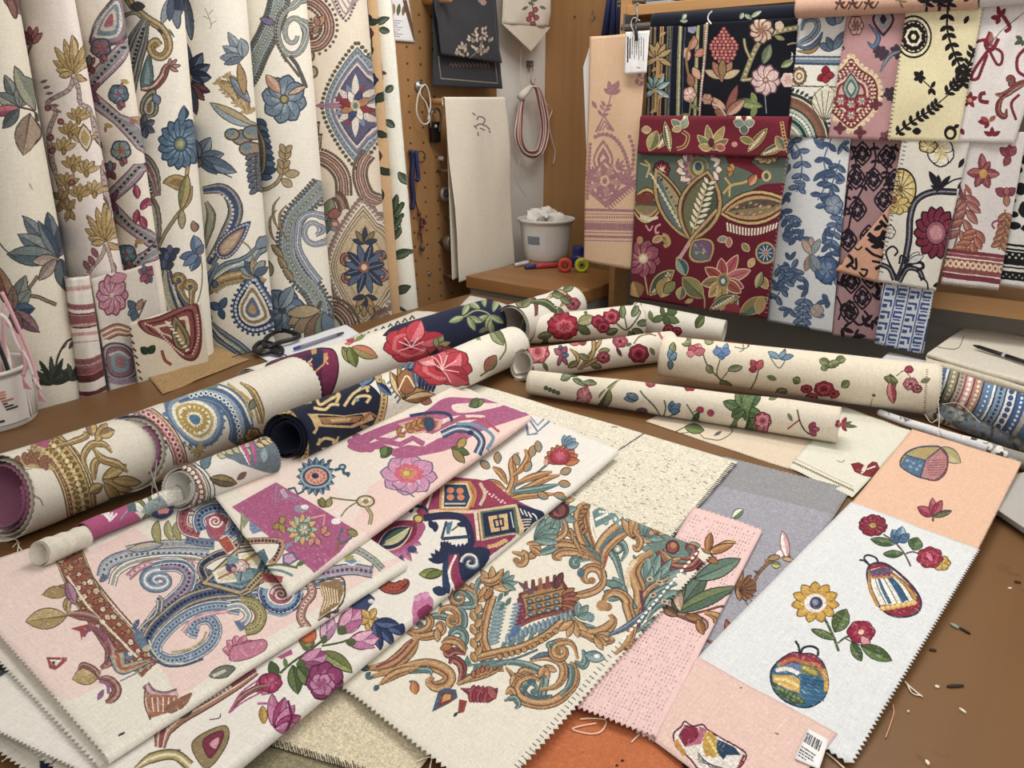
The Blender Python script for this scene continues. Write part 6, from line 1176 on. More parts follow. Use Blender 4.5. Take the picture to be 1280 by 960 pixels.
    c.dots([(208,914),(240,886),(290,858)],18,2.4,'#e0d4c0'); c.blob([(218,892),(230,884),(240,888),(234,896),(222,898)],'#5c6444','#3c3c2c'); c.line([(204,940),(226,940)],6,'#8c4c78',False)
    c.blob([(240,930),(258,915),(283,908),(284,930),(262,960),(248,952)],'#8c7a54','#4a3c28'); c.blob([(254,926),(278,914),(276,930),(262,948)],'#7c2c44','#4a2430'); c.blob([(262,930),(274,922),(270,936)],'#c8909c',None)
    for (w,col) in ((14,'#5c5238'),(10,'#a8955c'),(4,'#d8cfb0')): c.line([(168,962),(190,948),(218,944),(238,958)],(w*.3,w,w,w),col)
    c.line([(262,900),(274,898),(276,892)],1.2,'#3c3c34')
def p_paisley(c):
    W = '#e6e0d6'
    c.fill([(-160,700),(0,690),(86,686),(110,745),(160,830),(190,829),(88,876),(-20,840),(-160,780)],'#e6cdc4',False)
    c.fill([(88,700),(170,660),(220,700),(330,740),(520,690),(330,800),(222,874),(208,845),(150,770)],'#e7c9c1',False)
    # rust border band running down
    def wv(P,layers): 
        for w,col in layers: c.line(P,w,col)
    B = [(86,694),(104,736),(128,772),(160,806),(190,834)]
    wv(B,[(37,'#5c4630'),(35,'#c9b890'),(33,'#5c4630'),(31,'#93503c'),(10,'#8c4a3a')]); 
    Q = cr(B,10)
    for i,q in enumerate(Q[::3]):
        for f in (-12,-4,5,12): c.flower(q[0]+f*.85+RNG.uniform(-2,2),q[1]-f*.5+RNG.uniform(-2,2),3.2+RNG.uniform(-.8,1),5,['#d9c6a2','#b89a60','#a05c4c','#e0d4bc'][(i+f) % 4],None,'#5c2c24',None,i*40)
    for f in (): 
        c.dots(B,24,2.6,['#d8c4a0','#a87a50','#dccab0','#b89a60'][(f+11)//5 % 4],True,f)
        c.dots(B,30,1.3,'#5c2c24',True,f+3)
    c.line([(100,700),(140,752),(206,826)],2.2,'#6c5838'); c.line([(84,720),(110,758),(140,790),(172,822)],3,'#dcd0b8'); c.line([(80,722),(106,760),(138,793),(168,824)],1.4,'#5c5040')
    # branch with leaves pointing left
    sc(c,[(96,745),(80,735),(66,742),(52,744)],6,'tn'); c.leaf(84,770,52,25,172,'#a08a58','#b49c68','#5c4a30',0,1,'#6a5434'); c.leaf(86,742,32,14,190,'#a08250',None,'#5c4a30',-30); sc(c,[(84,768),(108,770),(124,776)],11,'rb'); sc(c,[(92,744),(84,755),(86,768)],8,'tn')
    c.leaf(94,756,30,12,-110,'#8c5a78','#a87a8c','#4c3040'); c.fill([(88,786),(112,780),(114,790),(104,792),(102,802),(100,790)],'#a0463c'); sc(c,[(110,780),(126,794),(138,812),(136,828),(126,836)],12,'rb'); c.line([(104,796),(112,786),(126,790),(136,808)],5,'#8c4c68')
    c.leaf(126,840,36,22,165,'#a8905a','#b8a068','#5c4a30'); sc(c,[(98,838),(104,832),(118,838),(124,848)],6,'rb'); sc(c,[(122,848),(136,850),(146,862),(140,874),(132,878)],10,'rb'); c.line([(124,852),(134,856),(136,868)],4,'#8c5c88'); c.leaf(130,862,16,7,120,'#8c5c88')
    for (w,col) in ((22,'#4c4c54'),(18,'#8c98a0'),(12,'#b89a60'),(6,'#a05c50')): c.line([(146,818),(152,836),(170,832),(188,826)],(w,w*.7,w*.5,w*.2),col)
    c.ell(161,820,6,5,'#4c6c8c'); c.ell(163,818,3,2.4,'#d8d4cc'); c.line([(150,852),(170,842),(190,830)],2,'#8a8a90'); c.fill([(58,822),(84,822),(84,826),(70,838),(62,836)],'#9c4444'); c.fill([(62,825),(78,825),(70,833)],'#e0d8cc'); c.ell(67,829,2,2,'#4c4a48')
    # the great medallion: stacked ribbons
    def rib(P,w,cols,bead=None,n=0,r_=1.5):
        for k,col in cols: c.line(P,w*k,col)
        if bead: c.dots(P,n,r_,bead)
    BB = [(1.25,'#46506a'),(1.08,W),(.92,'#5a7090'),(.55,'#7d93ab')]
    rib([(128,722),(134,706),(156,696),(190,692),(230,692),(262,694)],13,[(1.2,'#46506a'),(1,'#8d9cab'),(.6,'#a9b2b8')],'#3c4c6c',22,1.7)
    rib([(140,732),(146,716),(166,704),(200,698),(236,698),(256,702)],8,[(1.3,'#4c5468'),(1,W),(.5,'#9a9a88')]); rib([(160,722),(178,708),(206,702),(244,704)],8,[(1.2,'#5c4c54'),(1,'#b8788a'),(.4,'#d8b4b8')],'#6c3c48',12,1.1)
    c.leaf(124,728,14,8,-40,'#4c5c7c'); rib([(158,688),(190,682),(228,680),(268,682)],9,[(1.25,'#50546a'),(1,'#b3aca0'),(.6,'#8f98a8')],'#8c6c58',14,1.3); c.leaf(160,688,44,10,-10,'#b8a890','#8c98a4','#4a4c54'); c.leaf(200,680,30,10,-120,'#98915c',None,'#5c5c34',60); c.leaf(216,676,26,9,-125,'#98915c','#b0a878','#5c5c34',50); c.leaf(226,676,24,8,-130,'#98915c',None,'#5c5c34',60)
    rib([(232,674),(250,678),(268,680)],9,[(1.2,'#46506a'),(1,'#5f7696')],'#2c3c5c',6,1.5)
    # left blue spiral
    for w,col in ((15,'#44506c'),(13,'#5f7897'),(7,'#8ba0b4'),(2.4,W)): c.spiral(199,725,22,1.75,20,[(w,col)],15,.15,[(196,775),(212,762),(226,744),(230,728),(222,712),(200,706),(182,714)],-1) if False else c.spiral(198,726,21,1.6,-60,[(w,col)],14,.15,None,-1)
    rib([(262,712),(256,728),(240,742),(222,756),(208,768),(196,780)],15,[(1.2,'#46403c'),(1,'#b0a078'),(.7,'#44567c'),(.4,'#6c7ca0')],'#1f2c4c',20,2.1)
    rib([(200,706),(222,706),(236,716),(234,732),(220,748),(204,762),(190,780),(178,796)],17,[(1.15,'#44506c'),(1.03,W),(.9,'#5c728f'),(.5,'#b47484'),(.3,'#8a8cac')],'#27365c',26,1.9)
    rib([(190,706),(210,702),(232,704),(244,716)],5,[(1.2,W),(.8,'#5c728f')])
    rib([(196,748),(200,752),(196,770),(180,784),(172,800)],7,[(1.3,'#4a5468'),(1,'#c0b898'),(.5,'#5c7090')],'#4a3c38',12,1.2); c.leaf(166,788,16,7,-60,'#46597c')
    # lower scroll
    rib([(430,730),(380,732),(340,742),(300,746),(262,750),(232,758),(210,772)],9,[(1.3,'#4a5064'),(1,W),(.7,'#62788f')],'#33436a',30,1.2)
    rib([(322,728),(300,738),(262,742),(232,752),(206,772),(192,786),(184,800)],14,[(1.2,'#46403c'),(1,'#aa9a78'),(.66,'#47587c')],'#1c2848',30,2.3)
    rib([(300,762),(272,758),(244,764),(220,778),(204,794),(196,806),(196,818),(214,826),(240,820),(262,806),(270,788),(262,774),(246,776),(238,788),(248,792)],12,[(1.3,'#44506c'),(1.12,W),(.95,'#5f7896'),(.45,'#8ba0b4')],'#33456c',56,1.4)
    rib([(286,764),(262,768),(240,776),(228,790)],4,[(1.2,'#b87888'),(.6,'#d8b0b8')]); c.line([(214,816),(236,812),(252,802),(258,790)],3,'#aa9a68'); c.line([(184,800),(190,818),(206,832),(230,832),(254,824)],3,'#44506c'); c.line([(186,800),(192,816),(208,829),(230,829)],2,'#c8c4a8')
    c.fill([(166,786),(178,790),(184,806),(176,812),(168,800)],'#5c728f'); c.leaf(178,814,14,8,-30,'#b8b098')
    # hook on the right: cream crescent with olive
    rib([(300,752),(318,756),(326,770),(320,784),(306,788)],13,[(1.2,'#4c4834'),(1,'#8c8450'),(.5,'#a89c68')],'#4c4830',16,1.1); rib([(284,760),(300,758),(310,768),(306,778),(296,782)],8,[(1.3,'#4a5468'),(1,'#e0dcc8'),(.5,'#8c98a8')]); c.fill([(292,776),(304,778),(308,786),(300,790)],'#5c728f')
    # central diamonds
    c.nest([(258,728),(298,690),(350,682),(326,726),(300,740)],[(1.2,'#4a4238'),(1.12,'#b09c78'),(.98,'#33466c'),(.86,'#6d8e98'),(.74,'#4c6a78')])
    c.nest([(296,692),(334,686),(322,712),(300,708)],[(.95,'#e0dac4'),(.7,'#dccfa8')]); c.nest([(268,716),(290,706),(298,726),(274,728)],[(1.2,'#e0dac4'),(.8,'#cfc4a0')]); c.line([(300,706),(318,694),(326,690)],4,'#a8823c'); c.flower(300,708,11,5,'#c9a0a0','#e0ccc4','#6c4c54',8); c.ell(289,710,7,6,'#4c4468'); c.ell(292,712,3,3,'#c88a94'); c.line([(272,724),(290,716),(296,720)],2.4,'#a05c50'); c.fill([(292,718),(314,712),(318,722),(298,730)],'#6d9098'); c.fill([(284,696),(296,694),(298,704),(284,706)],'#6d9098'); c.line([(300,728),(302,714)],1.4,'#26405c')
    rib([(256,724),(252,708),(268,696),(286,690)],9,[(1.25,'#46403c'),(1,'#b09c78'),(.66,'#33466c')],'#1c2848',14,2.2)
    rib([(294,684),(300,678),(330,676),(350,678),(346,694),(336,706)],8,[(1.3,'#46403c'),(1,'#b8896c')],'#33303c',18,1.9); rib([(310,736),(322,724),(330,716)],8,[(1.3,'#46403c'),(1,'#b09c68')],'#33303c',7,1.6)
    # top scroll with red heart
    rib([(232,634),(228,650),(232,662),(250,668)],12,[(1.3,'#5c3438'),(1.1,'#e0d0c8'),(.9,'#a0505c')],'#6c2c38',8,1.6); c.spiral(240,650,9,.9,-120,[(7,'#a0505c'),(3,W)],9)
    rib([(252,664),(248,652),(252,642),(266,636),(284,638),(294,650),(292,662),(282,672)],13,[(1.25,'#44506c'),(1.08,W),(.9,'#4f6a94'),(.5,'#7189a8')],'#27365c',18,2.2)
    c.nest([(258,648),(272,642),(284,650),(280,664),(276,674),(262,668)],[(1.1,'#a84c5c')]); c.spiral(269,652,9,1.8,0,[(2.6,W)],8,.1); c.nest([(272,676),(284,670),(294,686),(284,692)],[(1.15,'#e0d8d0'),(1,'#b04a3c')]); c.line([(258,658),(264,672),(276,676)],4,'#8c5c78'); c.line([(288,640),(298,654),(298,672),(302,682)],5,'#5c728f'); c.line([(302,646),(302,670),(312,680)],2.4,'#7c8454')
    for (x,y) in ((304,650),(304,660),(306,672),(312,674)): c.ell(x,y,3,3,'#5c6040')
    c.fill([(312,652),(322,658),(328,664),(316,668),(312,662)],'#6c84a8'); c.leaf(320,662,10,6,-20,'#8c6c9c'); c.leaf(316,655,8,5,-120,'#8c6c9c')
    # right side bits (white ground): leaves, flower, red bar
    c.nest([(354,694),(366,690),(372,700),(362,706),(354,704)],[(1.1,'#5c5c88'),(.8,'#c098b8')]); c.line([(332,708),(350,706),(372,710)],3,'#5c6844'); c.line([(334,712),(352,714),(366,720)],3.4,'#6c8c90'); c.leaf(370,708,14,6,-30,'#5c6844'); c.ell(366,716,3,3,'#4c5c3c'); c.line([(356,684),(364,680)],5,'#7c8cac',False)
    c.fill([(326,716),(362,722),(358,730),(330,728)],'#b04c50'); 
    for w,col in ((19,'#44506c'),(17,W),(15,'#4c6890'),(6,'#7c98b4')): c.spiral(351,742,20,.62,200,[((w,w),col)],17,.9,None,-1)
    c.ell(351,743,17,14,W); c.ell(351,743,15,12.5,'#a85a68'); c.spiral(351,743,12,1.9,180,[(2.6,W)],10,.1); c.dots([(329,744),(334,758),(350,765),(368,758),(374,744)],13,2,'#27406c'); c.line([(326,738),(330,758),(350,769),(372,760),(379,742)],2,'#44506c')
    c.line([(334,766),(352,770),(366,764)],3,'#7c98b4')
    rib([(386,726),(390,742),(380,756),(376,772),(384,786)],9,[(1.3,'#5c3c38'),(1,'#a87468'),(.4,'#d8bcb0')],'#6c4440',14,1.4)
    c.fill([(398,730),(424,724),(430,738),(424,756),(398,774),(404,750)],'#8c6c48'); 
    for k in range(7): c.line([(400+k*3.5,732+k*1),(404+k*3,748+k*1),(398+k*4,768-k*3)],1.5,'#dcc8a4')
    c.line([(398,728),(426,722),(431,738),(425,757),(397,776)],2,'#4c3c30')
    # paisley band emerging right of the fold
    rib([(384,722),(410,716),(440,712),(466,716)],12,[(1.25,'#4a5064'),(1,'#98a0ac'),(.6,'#a88aa0')],'#4c4468',14,2.2); rib([(410,704),(432,692),(446,688),(466,700),(478,712)],7,[(1.3,'#50584c'),(1,'#a8a488'),(.5,'#7c90a0')],'#5c6c84',14,1.3); c.nest([(424,702),(440,694),(452,702),(440,708)],[(1,'#d8d4c4'),(.6,'#6c84a8')]); c.line([(466,706),(462,716)],2,'#54707c')
    c.leaf(430,700,14,6,-20,'#9c985c')
    # pinks at the lower edge
    for k in range(5): c.leaf(300,816,22,12,-170+k*32,'#c06a88','#d898ac','#7a3c54')
    c.blob([(288,826),(290,810),(306,804),(330,800),(332,812),(310,824)],'#c4748f','#7a3c54'); c.blob([(262,846),(270,836),(284,832),(294,836),(280,848)],'#6a6e60','#3c3c34'); c.line([(266,846),(282,838)],4,'#b8b8a8')
    rib([(182,856),(190,866),(206,870),(222,866)],8,[(1.3,'#5c3c48'),(1,'#a87488'),(.5,'#c8a8a8')]); c.fill([(182,868),(222,870),(222,886),(208,892),(188,898),(184,884)],'#a0644c'); 
    for k in range(5): c.line([(190+k*7,872),(192+k*6,890)],1.8,'#e0d0bc',False)
    c.line([(182,856),(181,880),(188,900)],2,'#6c4438'); c.line([(148,920),(156,916)],2.4,'#2c2c38'); c.blob([(205,886),(222,874),(240,866),(232,882),(214,892)],'#8c5c48')
    c.speckle('#f2e8de',.02,None,10,5,0); c.speckle('#d8b8b0',.02,None,10,6,1)
def p_rose(c):
    c.fill([(226,640),(262,590),(330,640),(392,706),(392,740),(356,740)],'#e0d9cc',False)
    c.fill([(255,600),(500,470),(570,480),(560,520),(440,636),(380,560)],'#e2d8cc',False)
    c.fill([(440,660),(460,610),(560,540),(640,500),(680,520),(580,600),(460,700)],'#e8c9c0',False)
    # magenta band
    M = '#a95580'
    c.fill([(290,634),(345,603),(398,634),(447,664),(425,690),(392,717),(340,674)],M); c.ell(420,652,6,4,'#e6dce0'); c.ell(421,641,3,2,'#e6dce0')
    c.line([(346,606),(344,628),(362,620),(372,624)],3,'#8c7c98',False); c.line([(352,612),(358,622)],6,'#b0a0b4'); c.ell(376,636,9,5,'#8c8498'); c.ell(381,634,5,3,'#e6dce0')
    c.line([(372,666),(388,648),(406,644),(404,660),(400,664)],2.2,'#dc9a8c',False); 
    for k in range(12): c.leaf(378,662,20,7,k*30,'#c8a070' if k % 2 else '#9ab09c',None,'#6a5434',0,.7)
    c.flower(380,662,9,6,'#6c8c7c','#d8c8a8','#4c4c38'); 
    for (x,y,a) in ((350,656,-60),(352,656,160),(350,656,60),(394,672,60),(392,672,120),(402,666,10),(402,668,-60)): c.leaf(x,y,12,7,a,'#a08248' if x < 380 else '#c4807c',None,'#5c4428')
    # dotted star-blue flower
    for k in range(16): c.leaf(395,596,24,9,k*22.5,'#33506c','#6c8ca0','#22344c',0,.6)
    c.ell(395,596,20,15,'#8aa0a8'); c.ell(395,596,17,12.5,'#26405c'); c.ell(395,596,14,10.5,'#cf9484'); c.dots([(384,596),(395,588),(406,596),(395,604),(384,596)],12,1.8,'#b86a58'); c.ell(394,595,4.4,3.6,'#1c2c4c'); c.line([(418,588),(428,586),(430,592),(436,592),(434,596)],3.6,'#33506c'); c.ell(428,584,5,4,'#33506c'); c.ell(428,584,2.4,1.6,'#b0bcc0'); c.line([(360,612),(368,610),(372,618),(380,614)],3,'#33506c',False); c.leaf(408,578,8,4,-20,'#4c3c54')
    # pink rose
    c.flower(511,594,35,8,'#c88ab0','#d8a6c2','#5c5c74',25,8,1.1,(),.8,'#a86890'); c.flower(511,592,20,8,'#cf5c74','#dc7c74',None,13,30); c.ell(509,592,8,6,'#b08a40'); c.ell(508,592,4,3,'#d8b060'); c.line([(490,606),(500,613),(510,616),(518,622)],1.8,'#5c6474')
    # bow with drooping ribbons
    c.line([(412,622),(424,624),(444,626),(452,624)],2,'#6c6440'); c.line([(426,646),(434,636),(446,628)],1.8,'#7c6c48'); c.ell(457,627,12,8,'#6c5c44'); c.ell(457,627,9.5,6,'#cdbca0'); c.ell(457,627,4,2.8,'#8a7a54'); c.ell(453,625,1.6,1.2,'#ece4d8'); c.ell(462,625,1.6,1.2,'#ece4d8'); c.line([(458,634),(464,644),(462,656)],5,'#6c6440'); c.line([(458,634),(464,644),(462,656)],3,'#a89870')
    c.leaf(408,634,14,8,-140,'#7c7444',None,'#4c4428'); c.leaf(408,634,12,7,-60,'#8c8454',None,'#4c4428'); c.leaf(404,634,12,6,-100,'#7c7444',None,'#4c4428')
    c.line([(428,660),(424,680),(440,672)],3,'#54607c'); c.line([(424,676),(420,690)],3,'#8c5c44'); c.leaf(434,664,14,8,20,'#8c8454',None,'#4c4428')
    # magenta fretwork at the upper end
    c.blob([(434,558),(450,545),(472,535),(500,525),(530,515),(556,498),(590,498),(640,500),(664,516),(640,526),(600,540),(566,560),(536,568),(500,573),(474,562),(452,566)],M)
    c.blob([(462,554),(480,544),(506,535),(540,528),(570,520),(606,520),(590,532),(556,548),(530,558),(504,564),(480,556)],'#e2cdc6'); c.blob([(566,506),(600,504),(630,506),(600,514),(572,516)],'#e2cdc6')
    for P,w in (([(456,560),(480,552),(500,556),(516,548),(530,556)],7),([(470,548),(490,550),(508,540)],4),([(490,566),(510,560),(530,562),(548,552),(570,544)],7),([(520,536),(540,540),(560,530),(582,520)],6),([(556,540),(580,534),(606,524)],6)): c.line(P,w,M,False)
    for (x,y) in ((440,552),(448,558),(462,562),(446,546)): c.ell(x,y,6,4,M)
    for k in range(6): c.leaf(504+k*7,534,15,4,-20,'#2c4460' if k < 3 else '#26365c'); 
    c.nest([(500,530),(530,522),(552,526),(548,536),(520,542)],[(1.1,'#c8a088'),(.85,'#b04a5c')]); c.fern([(494,544),(520,532),(534,526)],6,10,4,'#b07a3c',None,0,40,'#6a4420'); c.blob([(528,524),(540,522),(544,534),(534,540)],'#26425c','#a84c3c'); c.line([(512,520),(540,516),(560,518),(566,528)],4,'#26365c')
    for (w,col) in ((10,'#26365c'),(6,'#4c6484'),(2,'#c8ccd0')): c.line([(552,544),(572,536),(592,540),(602,552),(596,568)],w,col)
    c.line([(570,530),(596,532),(616,546),(608,562)],4,'#6c8ca4'); c.line([(566,526),(600,524),(624,540)],3,'#b04a5c')
    for (x,y,a,L,cc) in ((476,572,-40,18,'#3c5834'),(478,570,-70,12,'#5c7c44'),(564,560,20,24,'#4c6438'),(566,562,50,22,'#8c7844'),(572,560,-50,16,'#a8884c'),(586,508,-20,20,'#6c7c44'),(590,510,-60,14,'#4c6438'),(524,500,10,16,'#8c4c3c')): c.leaf(x,y,L,9,a,cc,None,'#2c3a20')
    c.ell(588,541,4,3,'#1c2c4c'); c.ell(576,540,3,2.4,'#6c3c54')
    c.leaf(582,576,0,0,0,M) if False else None
    # medallion fragments shared with the fabric below the fold end
    c.nest([(300,640),(312,650),(304,662)],[(1,'#8a9078')])
    c.line([(302,646),(302,670),(312,680)],2.4,'#7c8454'); c.fill([(312,652),(322,658),(328,664),(316,668),(312,662)],'#6c84a8')
    for k,col in ((8,'#46403c'),(6.4,'#b8896c')): c.line([(296,682),(304,678),(330,676),(352,678),(348,694),(338,706)],k,col)
    c.dots([(304,678),(330,676),(350,680),(342,702)],16,1.9,'#33303c')
    c.nest([(354,694),(366,690),(372,700),(362,706),(354,704)],[(1.1,'#5c5c88'),(.8,'#c098b8')]); c.line([(332,708),(350,706),(372,710)],3,'#5c6844'); c.line([(334,712),(352,714),(366,720)],3.4,'#6c8c90'); c.leaf(370,708,14,6,-30,'#5c6844'); c.line([(356,684),(364,680)],5,'#7c8cac',False); c.fill([(326,716),(354,721),(352,729),(330,728)],'#b04c50'); c.fill([(312,696),(330,686),(336,700),(326,714)],'#4c6a78')
    c.speckle('#f2e4da',.015,None,8,5,0)
# ---------------------------------------------------------------- rolls
def p_goldroll(c):
    c.inner('#b9b09c'); c.inner('#a0607e',2.1)
    for k,(w,col) in enumerate([(42,'#6c5230'),(38,'#c8b484'),(34,'#6c5230'),(31,'#b39a64')]): c.line([(50,548),(72,566),(88,590),(98,618),(104,656)],w*.9,col)
    B = [(50,548),(72,566),(88,590),(98,618),(104,656)]
    for f in (-9,-3,3,9): c.dots(B,16,3,['#7c5c34','#d8c898','#8a6a3c','#cdb880'][(f+9)//6 % 4],True,f); c.dots(B,20,1.5,'#5c4428',True,f+3)
    c.line([(34,562),(62,574),(78,596),(88,622),(92,664)],1.6,'#8c4c54'); c.line([(68,546),(92,560),(108,584),(118,612),(120,650)],2,'#8c6c3c')
    c.fill([(14,582),(28,570),(46,560),(62,574),(66,588),(50,586),(30,584)],'#b09468'); c.fern([(18,580),(40,572),(60,580)],6,10,5,'#8c5c48',None,0,50,'#6c4c34')
    c.fill([(40,552),(52,546),(64,552),(58,560),(46,558)],'#a8507c'); sc(c,[(70,558),(92,552),(108,545),(104,540)],6,'tn'); sc(c,[(110,590),(104,572),(114,556),(130,556),(140,566)],7,'tn'); sc(c,[(118,600),(118,580),(130,570)],8,'tn'); 
    for (x,y,a,L) in ((128,600,20,40),(130,604,50,34),(128,598,-30,34),(120,552,-60,26),(116,545,-100,20),(124,545,-20,20),(128,606,150,20),(140,600,5,36),(122,636,0,34),(126,636,-25,34),(124,640,20,26)): c.leaf(x,y,L,12,a,'#a88c54' if L > 24 else '#8c6c54','#c0a870','#5c4828')
    sc(c,[(116,560),(128,574),(146,580),(160,590)],8,'tn'); c.line([(8,594),(24,588),(40,586)],1.2,'#8c8878'); c.line([(44,620),(50,624),(54,632)],1.8,'#7c7c74'); c.line([(30,606),(48,624)],.8,'#a8a498')
    c.line([(75,545),(85,538),(98,538)],1.5,'#8c7c4c')
def p_magroll(c):
    c.fill([(158,600),(250,560),(250,660),(190,660),(162,636)],'#dcd8cc'); 
    for k in range(5): c.line([(137,652),(126+k*5,640+abs(k-2)*1.2)],2.2,'#e8dce0',False)
    c.line([(150,650),(158,640),(166,636),(172,640)],2,'#8c9aa8'); c.fill([(156,628),(166,622),(170,640),(160,640)],'#5c6a70')
    for (w,col) in ((5,'#3c4428'),(3,'#7c8450')): c.line([(164,626),(176,628),(184,640),(178,650)],w,col); c.line([(172,620),(182,616),(190,630)],w,col)
    c.fill([(176,640),(184,628),(200,620),(204,640)],'#8ca0a0'); 
def p_kilim(c,x,y): pass
def p_plumroll(c):
    # left: cream with blue red crest seen between the rolls
    sc(c,[(332,460),(345,452),(352,440)],6,'rb'); c.blob([(330,462),(352,446),(404,436),(420,442),(422,470),(408,500),(380,506),(356,500),(338,486)],'#5a2444','#33182c'); c.blob([(398,438),(418,440),(421,466),(408,498),(402,470),(404,452)],'#7d2c50',None)
    for k in range(7):
        t = k/6; x = 362+t*40; y = 462-t*14+6*math.sin(t*PI*2.2); c.fill([(x,y-8),(x+7,y-11),(x+8,y-2),(x+2,y+3)],'#26304c' if k % 2 else '#c88a5c'); c.line([(x-2,y+6),(x+4,y-1),(x+8,y+4)],2,'#d8b478',False)
    c.fill([(388,444),(404,440),(404,456),(394,462)],'#27304f'); c.line([(374,474),(390,468),(404,456),(410,446)],2.4,'#c8905c',False); c.flower(360,480,13,8,'#b8604c','#c98468','#4c1c2c',9); c.line([(336,480),(350,470),(366,472)],5,'#4a4c2c')
    c.leaf(428,434,26,12,55,'#6c7440','#8c8c54','#3c3c20',0,1,'#3c3c20'); c.leaf(436,434,26,12,70,'#58642f','#7c8448','#3c3c20'); c.leaf(440,434,34,14,22,'#c07458','#8c8c54','#5c3a28',0,1,'#8c5440'); c.leaf(442,428,22,6,-35,'#7c8448'); petals(c,440,430,[(-90,12,6,'#a83c4c'),(-140,10,5,'#a83c4c'),(180,10,4,'#c06a5c')],None)
    c.fill([(478,420),(500,405),(560,372),(640,362),(670,400),(640,430),(590,432),(560,440),(540,450),(520,430),(500,426)],'#1b2340')
    for (x,y,a) in ((612,394,100),(612,394,30),(610,394,150),(616,390,-70),(584,396,20),(584,396,60),(580,396,160),(578,394,-60),(600,386,-150),(606,384,-100),(612,400,80)): c.leaf(x,y,20,7,a,'#7e8a62','#a0a880','#3c4834')
    c.line([(580,396),(596,388),(612,394),(614,412)],2,'#8c9470'); c.leaf(598,416,14,6,-30,'#6c7c54')
    rose(c,512,431,33,'#b8323f','#cf6068','#7e1c2c',23); c.leaf(512,428,30,22,-62,'#c03a48','#d8707a','#7e1c2c'); c.leaf(524,430,32,18,-20,'#b02c3c','#cc5c66','#7e1c2c')
    for (a,w) in ((-150,1.4),(-120,1.2),(-60,1.4),(-30,1.2),(20,1.2),(160,1.2)): c.line([(514,434),(514+18*math.cos(math.radians(a)),434+14*math.sin(math.radians(a)))],w,'#ecb0b4',False)
    petals(c,546,434,[(-60,16,8,'#8c9460'),(-20,18,7,'#a8a070'),(-100,12,6,'#8c9460'),(20,14,7,'#b8506c')],'#3c3c2c'); c.flower(558,440,10,6,'#a83c54','#c8707c',None,8)
def p_blueroll(c):
    c.inner('#cfc6b6'); c.inner('#a8688c',1.6)
    P = [(216,528),(210,508),(222,498),(246,497),(268,508),(276,528),(268,548),(250,556),(234,548)]
    for i in range(26):
        a = i/26*2*PI; c.leaf(242+30*math.cos(a),526+27*math.sin(a),11,6,math.degrees(a),'#5a7496',None,None)
    for k,col in ((1.12,'#5a7496'),(1.0,'#8094a8'),(.86,'#e0dac8'),(.72,'#b49a58'),(.6,'#e0dac8'),(.48,'#a88c4c'),(.34,'#dcd2b0'),(.22,'#4c7494')): c.nest(P,[(k,col)],True)
    for i in range(18): a = i/18*2*PI; c.leaf(243+9*math.cos(a),524+8*math.sin(a),11,4,math.degrees(a),'#a88c4c',None,None)
    for (w,col) in ((30,'#44587c'),(27,'#6580a0'),(22,'#4a6488'),(8,'#8ca2b8')): c.line([(222,500),(250,490),(278,496),(296,514),(302,536),(300,552)],(w*.3,w*.8,w,w,w),col)
    B = [(236,496),(260,492),(284,504),(296,526),(300,548)]; c.dots(B,16,3.2,'#d8dcd8'); c.dots(B,16,1.6,'#2c4468'); c.line([(250,482),(280,486),(302,504),(314,530)],3,'#e0dac8'); c.line([(284,480),(304,496),(316,522)],4,'#b09a64')
    B = [(176,514),(192,522),(210,540),(222,562),(226,580)]
    for (w,col) in ((18,'#5c3038'),(15,'#e0d4c8'),(13,'#a8646a')): c.line(B,w,col)
    c.dots(B,12,4,'#dcb8b0'); c.dots(B,12,2.2,'#8c3c48'); c.line([(190,515),(214,536),(230,566)],1.6,'#b89a64')
    c.fill([(164,545),(172,520),(186,530),(204,546),(196,552),(176,545)],'#b0749c'); c.fill([(172,542),(178,528),(192,540)],'#8c4474'); c.line([(163,546),(174,518),(192,534),(206,552),(200,580),(190,600)],2.6,'#54687c',False)
    c.dots([(152,520),(160,512),(170,514)],6,5,'#6480a4'); c.fill([(140,524),(150,516),(166,520),(160,538),(150,534)],'#6480a4'); c.dots([(146,526),(160,524)],4,2,'#d8dcd8'); c.fill([(180,506),(194,498),(204,500),(200,506),(186,510)],'#b8343c'); c.leaf(140,522,12,4,-160,'#7c8450')
    c.nest([(172,556),(190,552),(200,570),(188,586),(176,576)],[(1,'#8ca070'),(.7,'#dcd8c0'),(.4,'#7c6c8c')]); c.line([(186,598),(194,590),(204,570),(208,556)],5,'#8ca0b8'); c.line([(300,490),(316,506),(324,530)],3,'#a88c54'); c.flower(316,545,10,6,'#b09a64','#8c6c44','#5c4a30'); c.leaf(312,512,16,8,-60,'#6c7c68',None,OL); c.line([(252,485),(272,482)],5,'#6c8468'); c.leaf(300,548,24,8,60,'#a88c54',None,'#5c4a30'); 
    sc(c,[(300,478),(316,490),(326,512),(328,530)],6,'tn'); c.line([(230,556),(250,566),(246,572)],2,'#b09a64')
    for k in range(6): c.leaf(246,560,12,4,-40+k*36,'#b09a64',None,None)
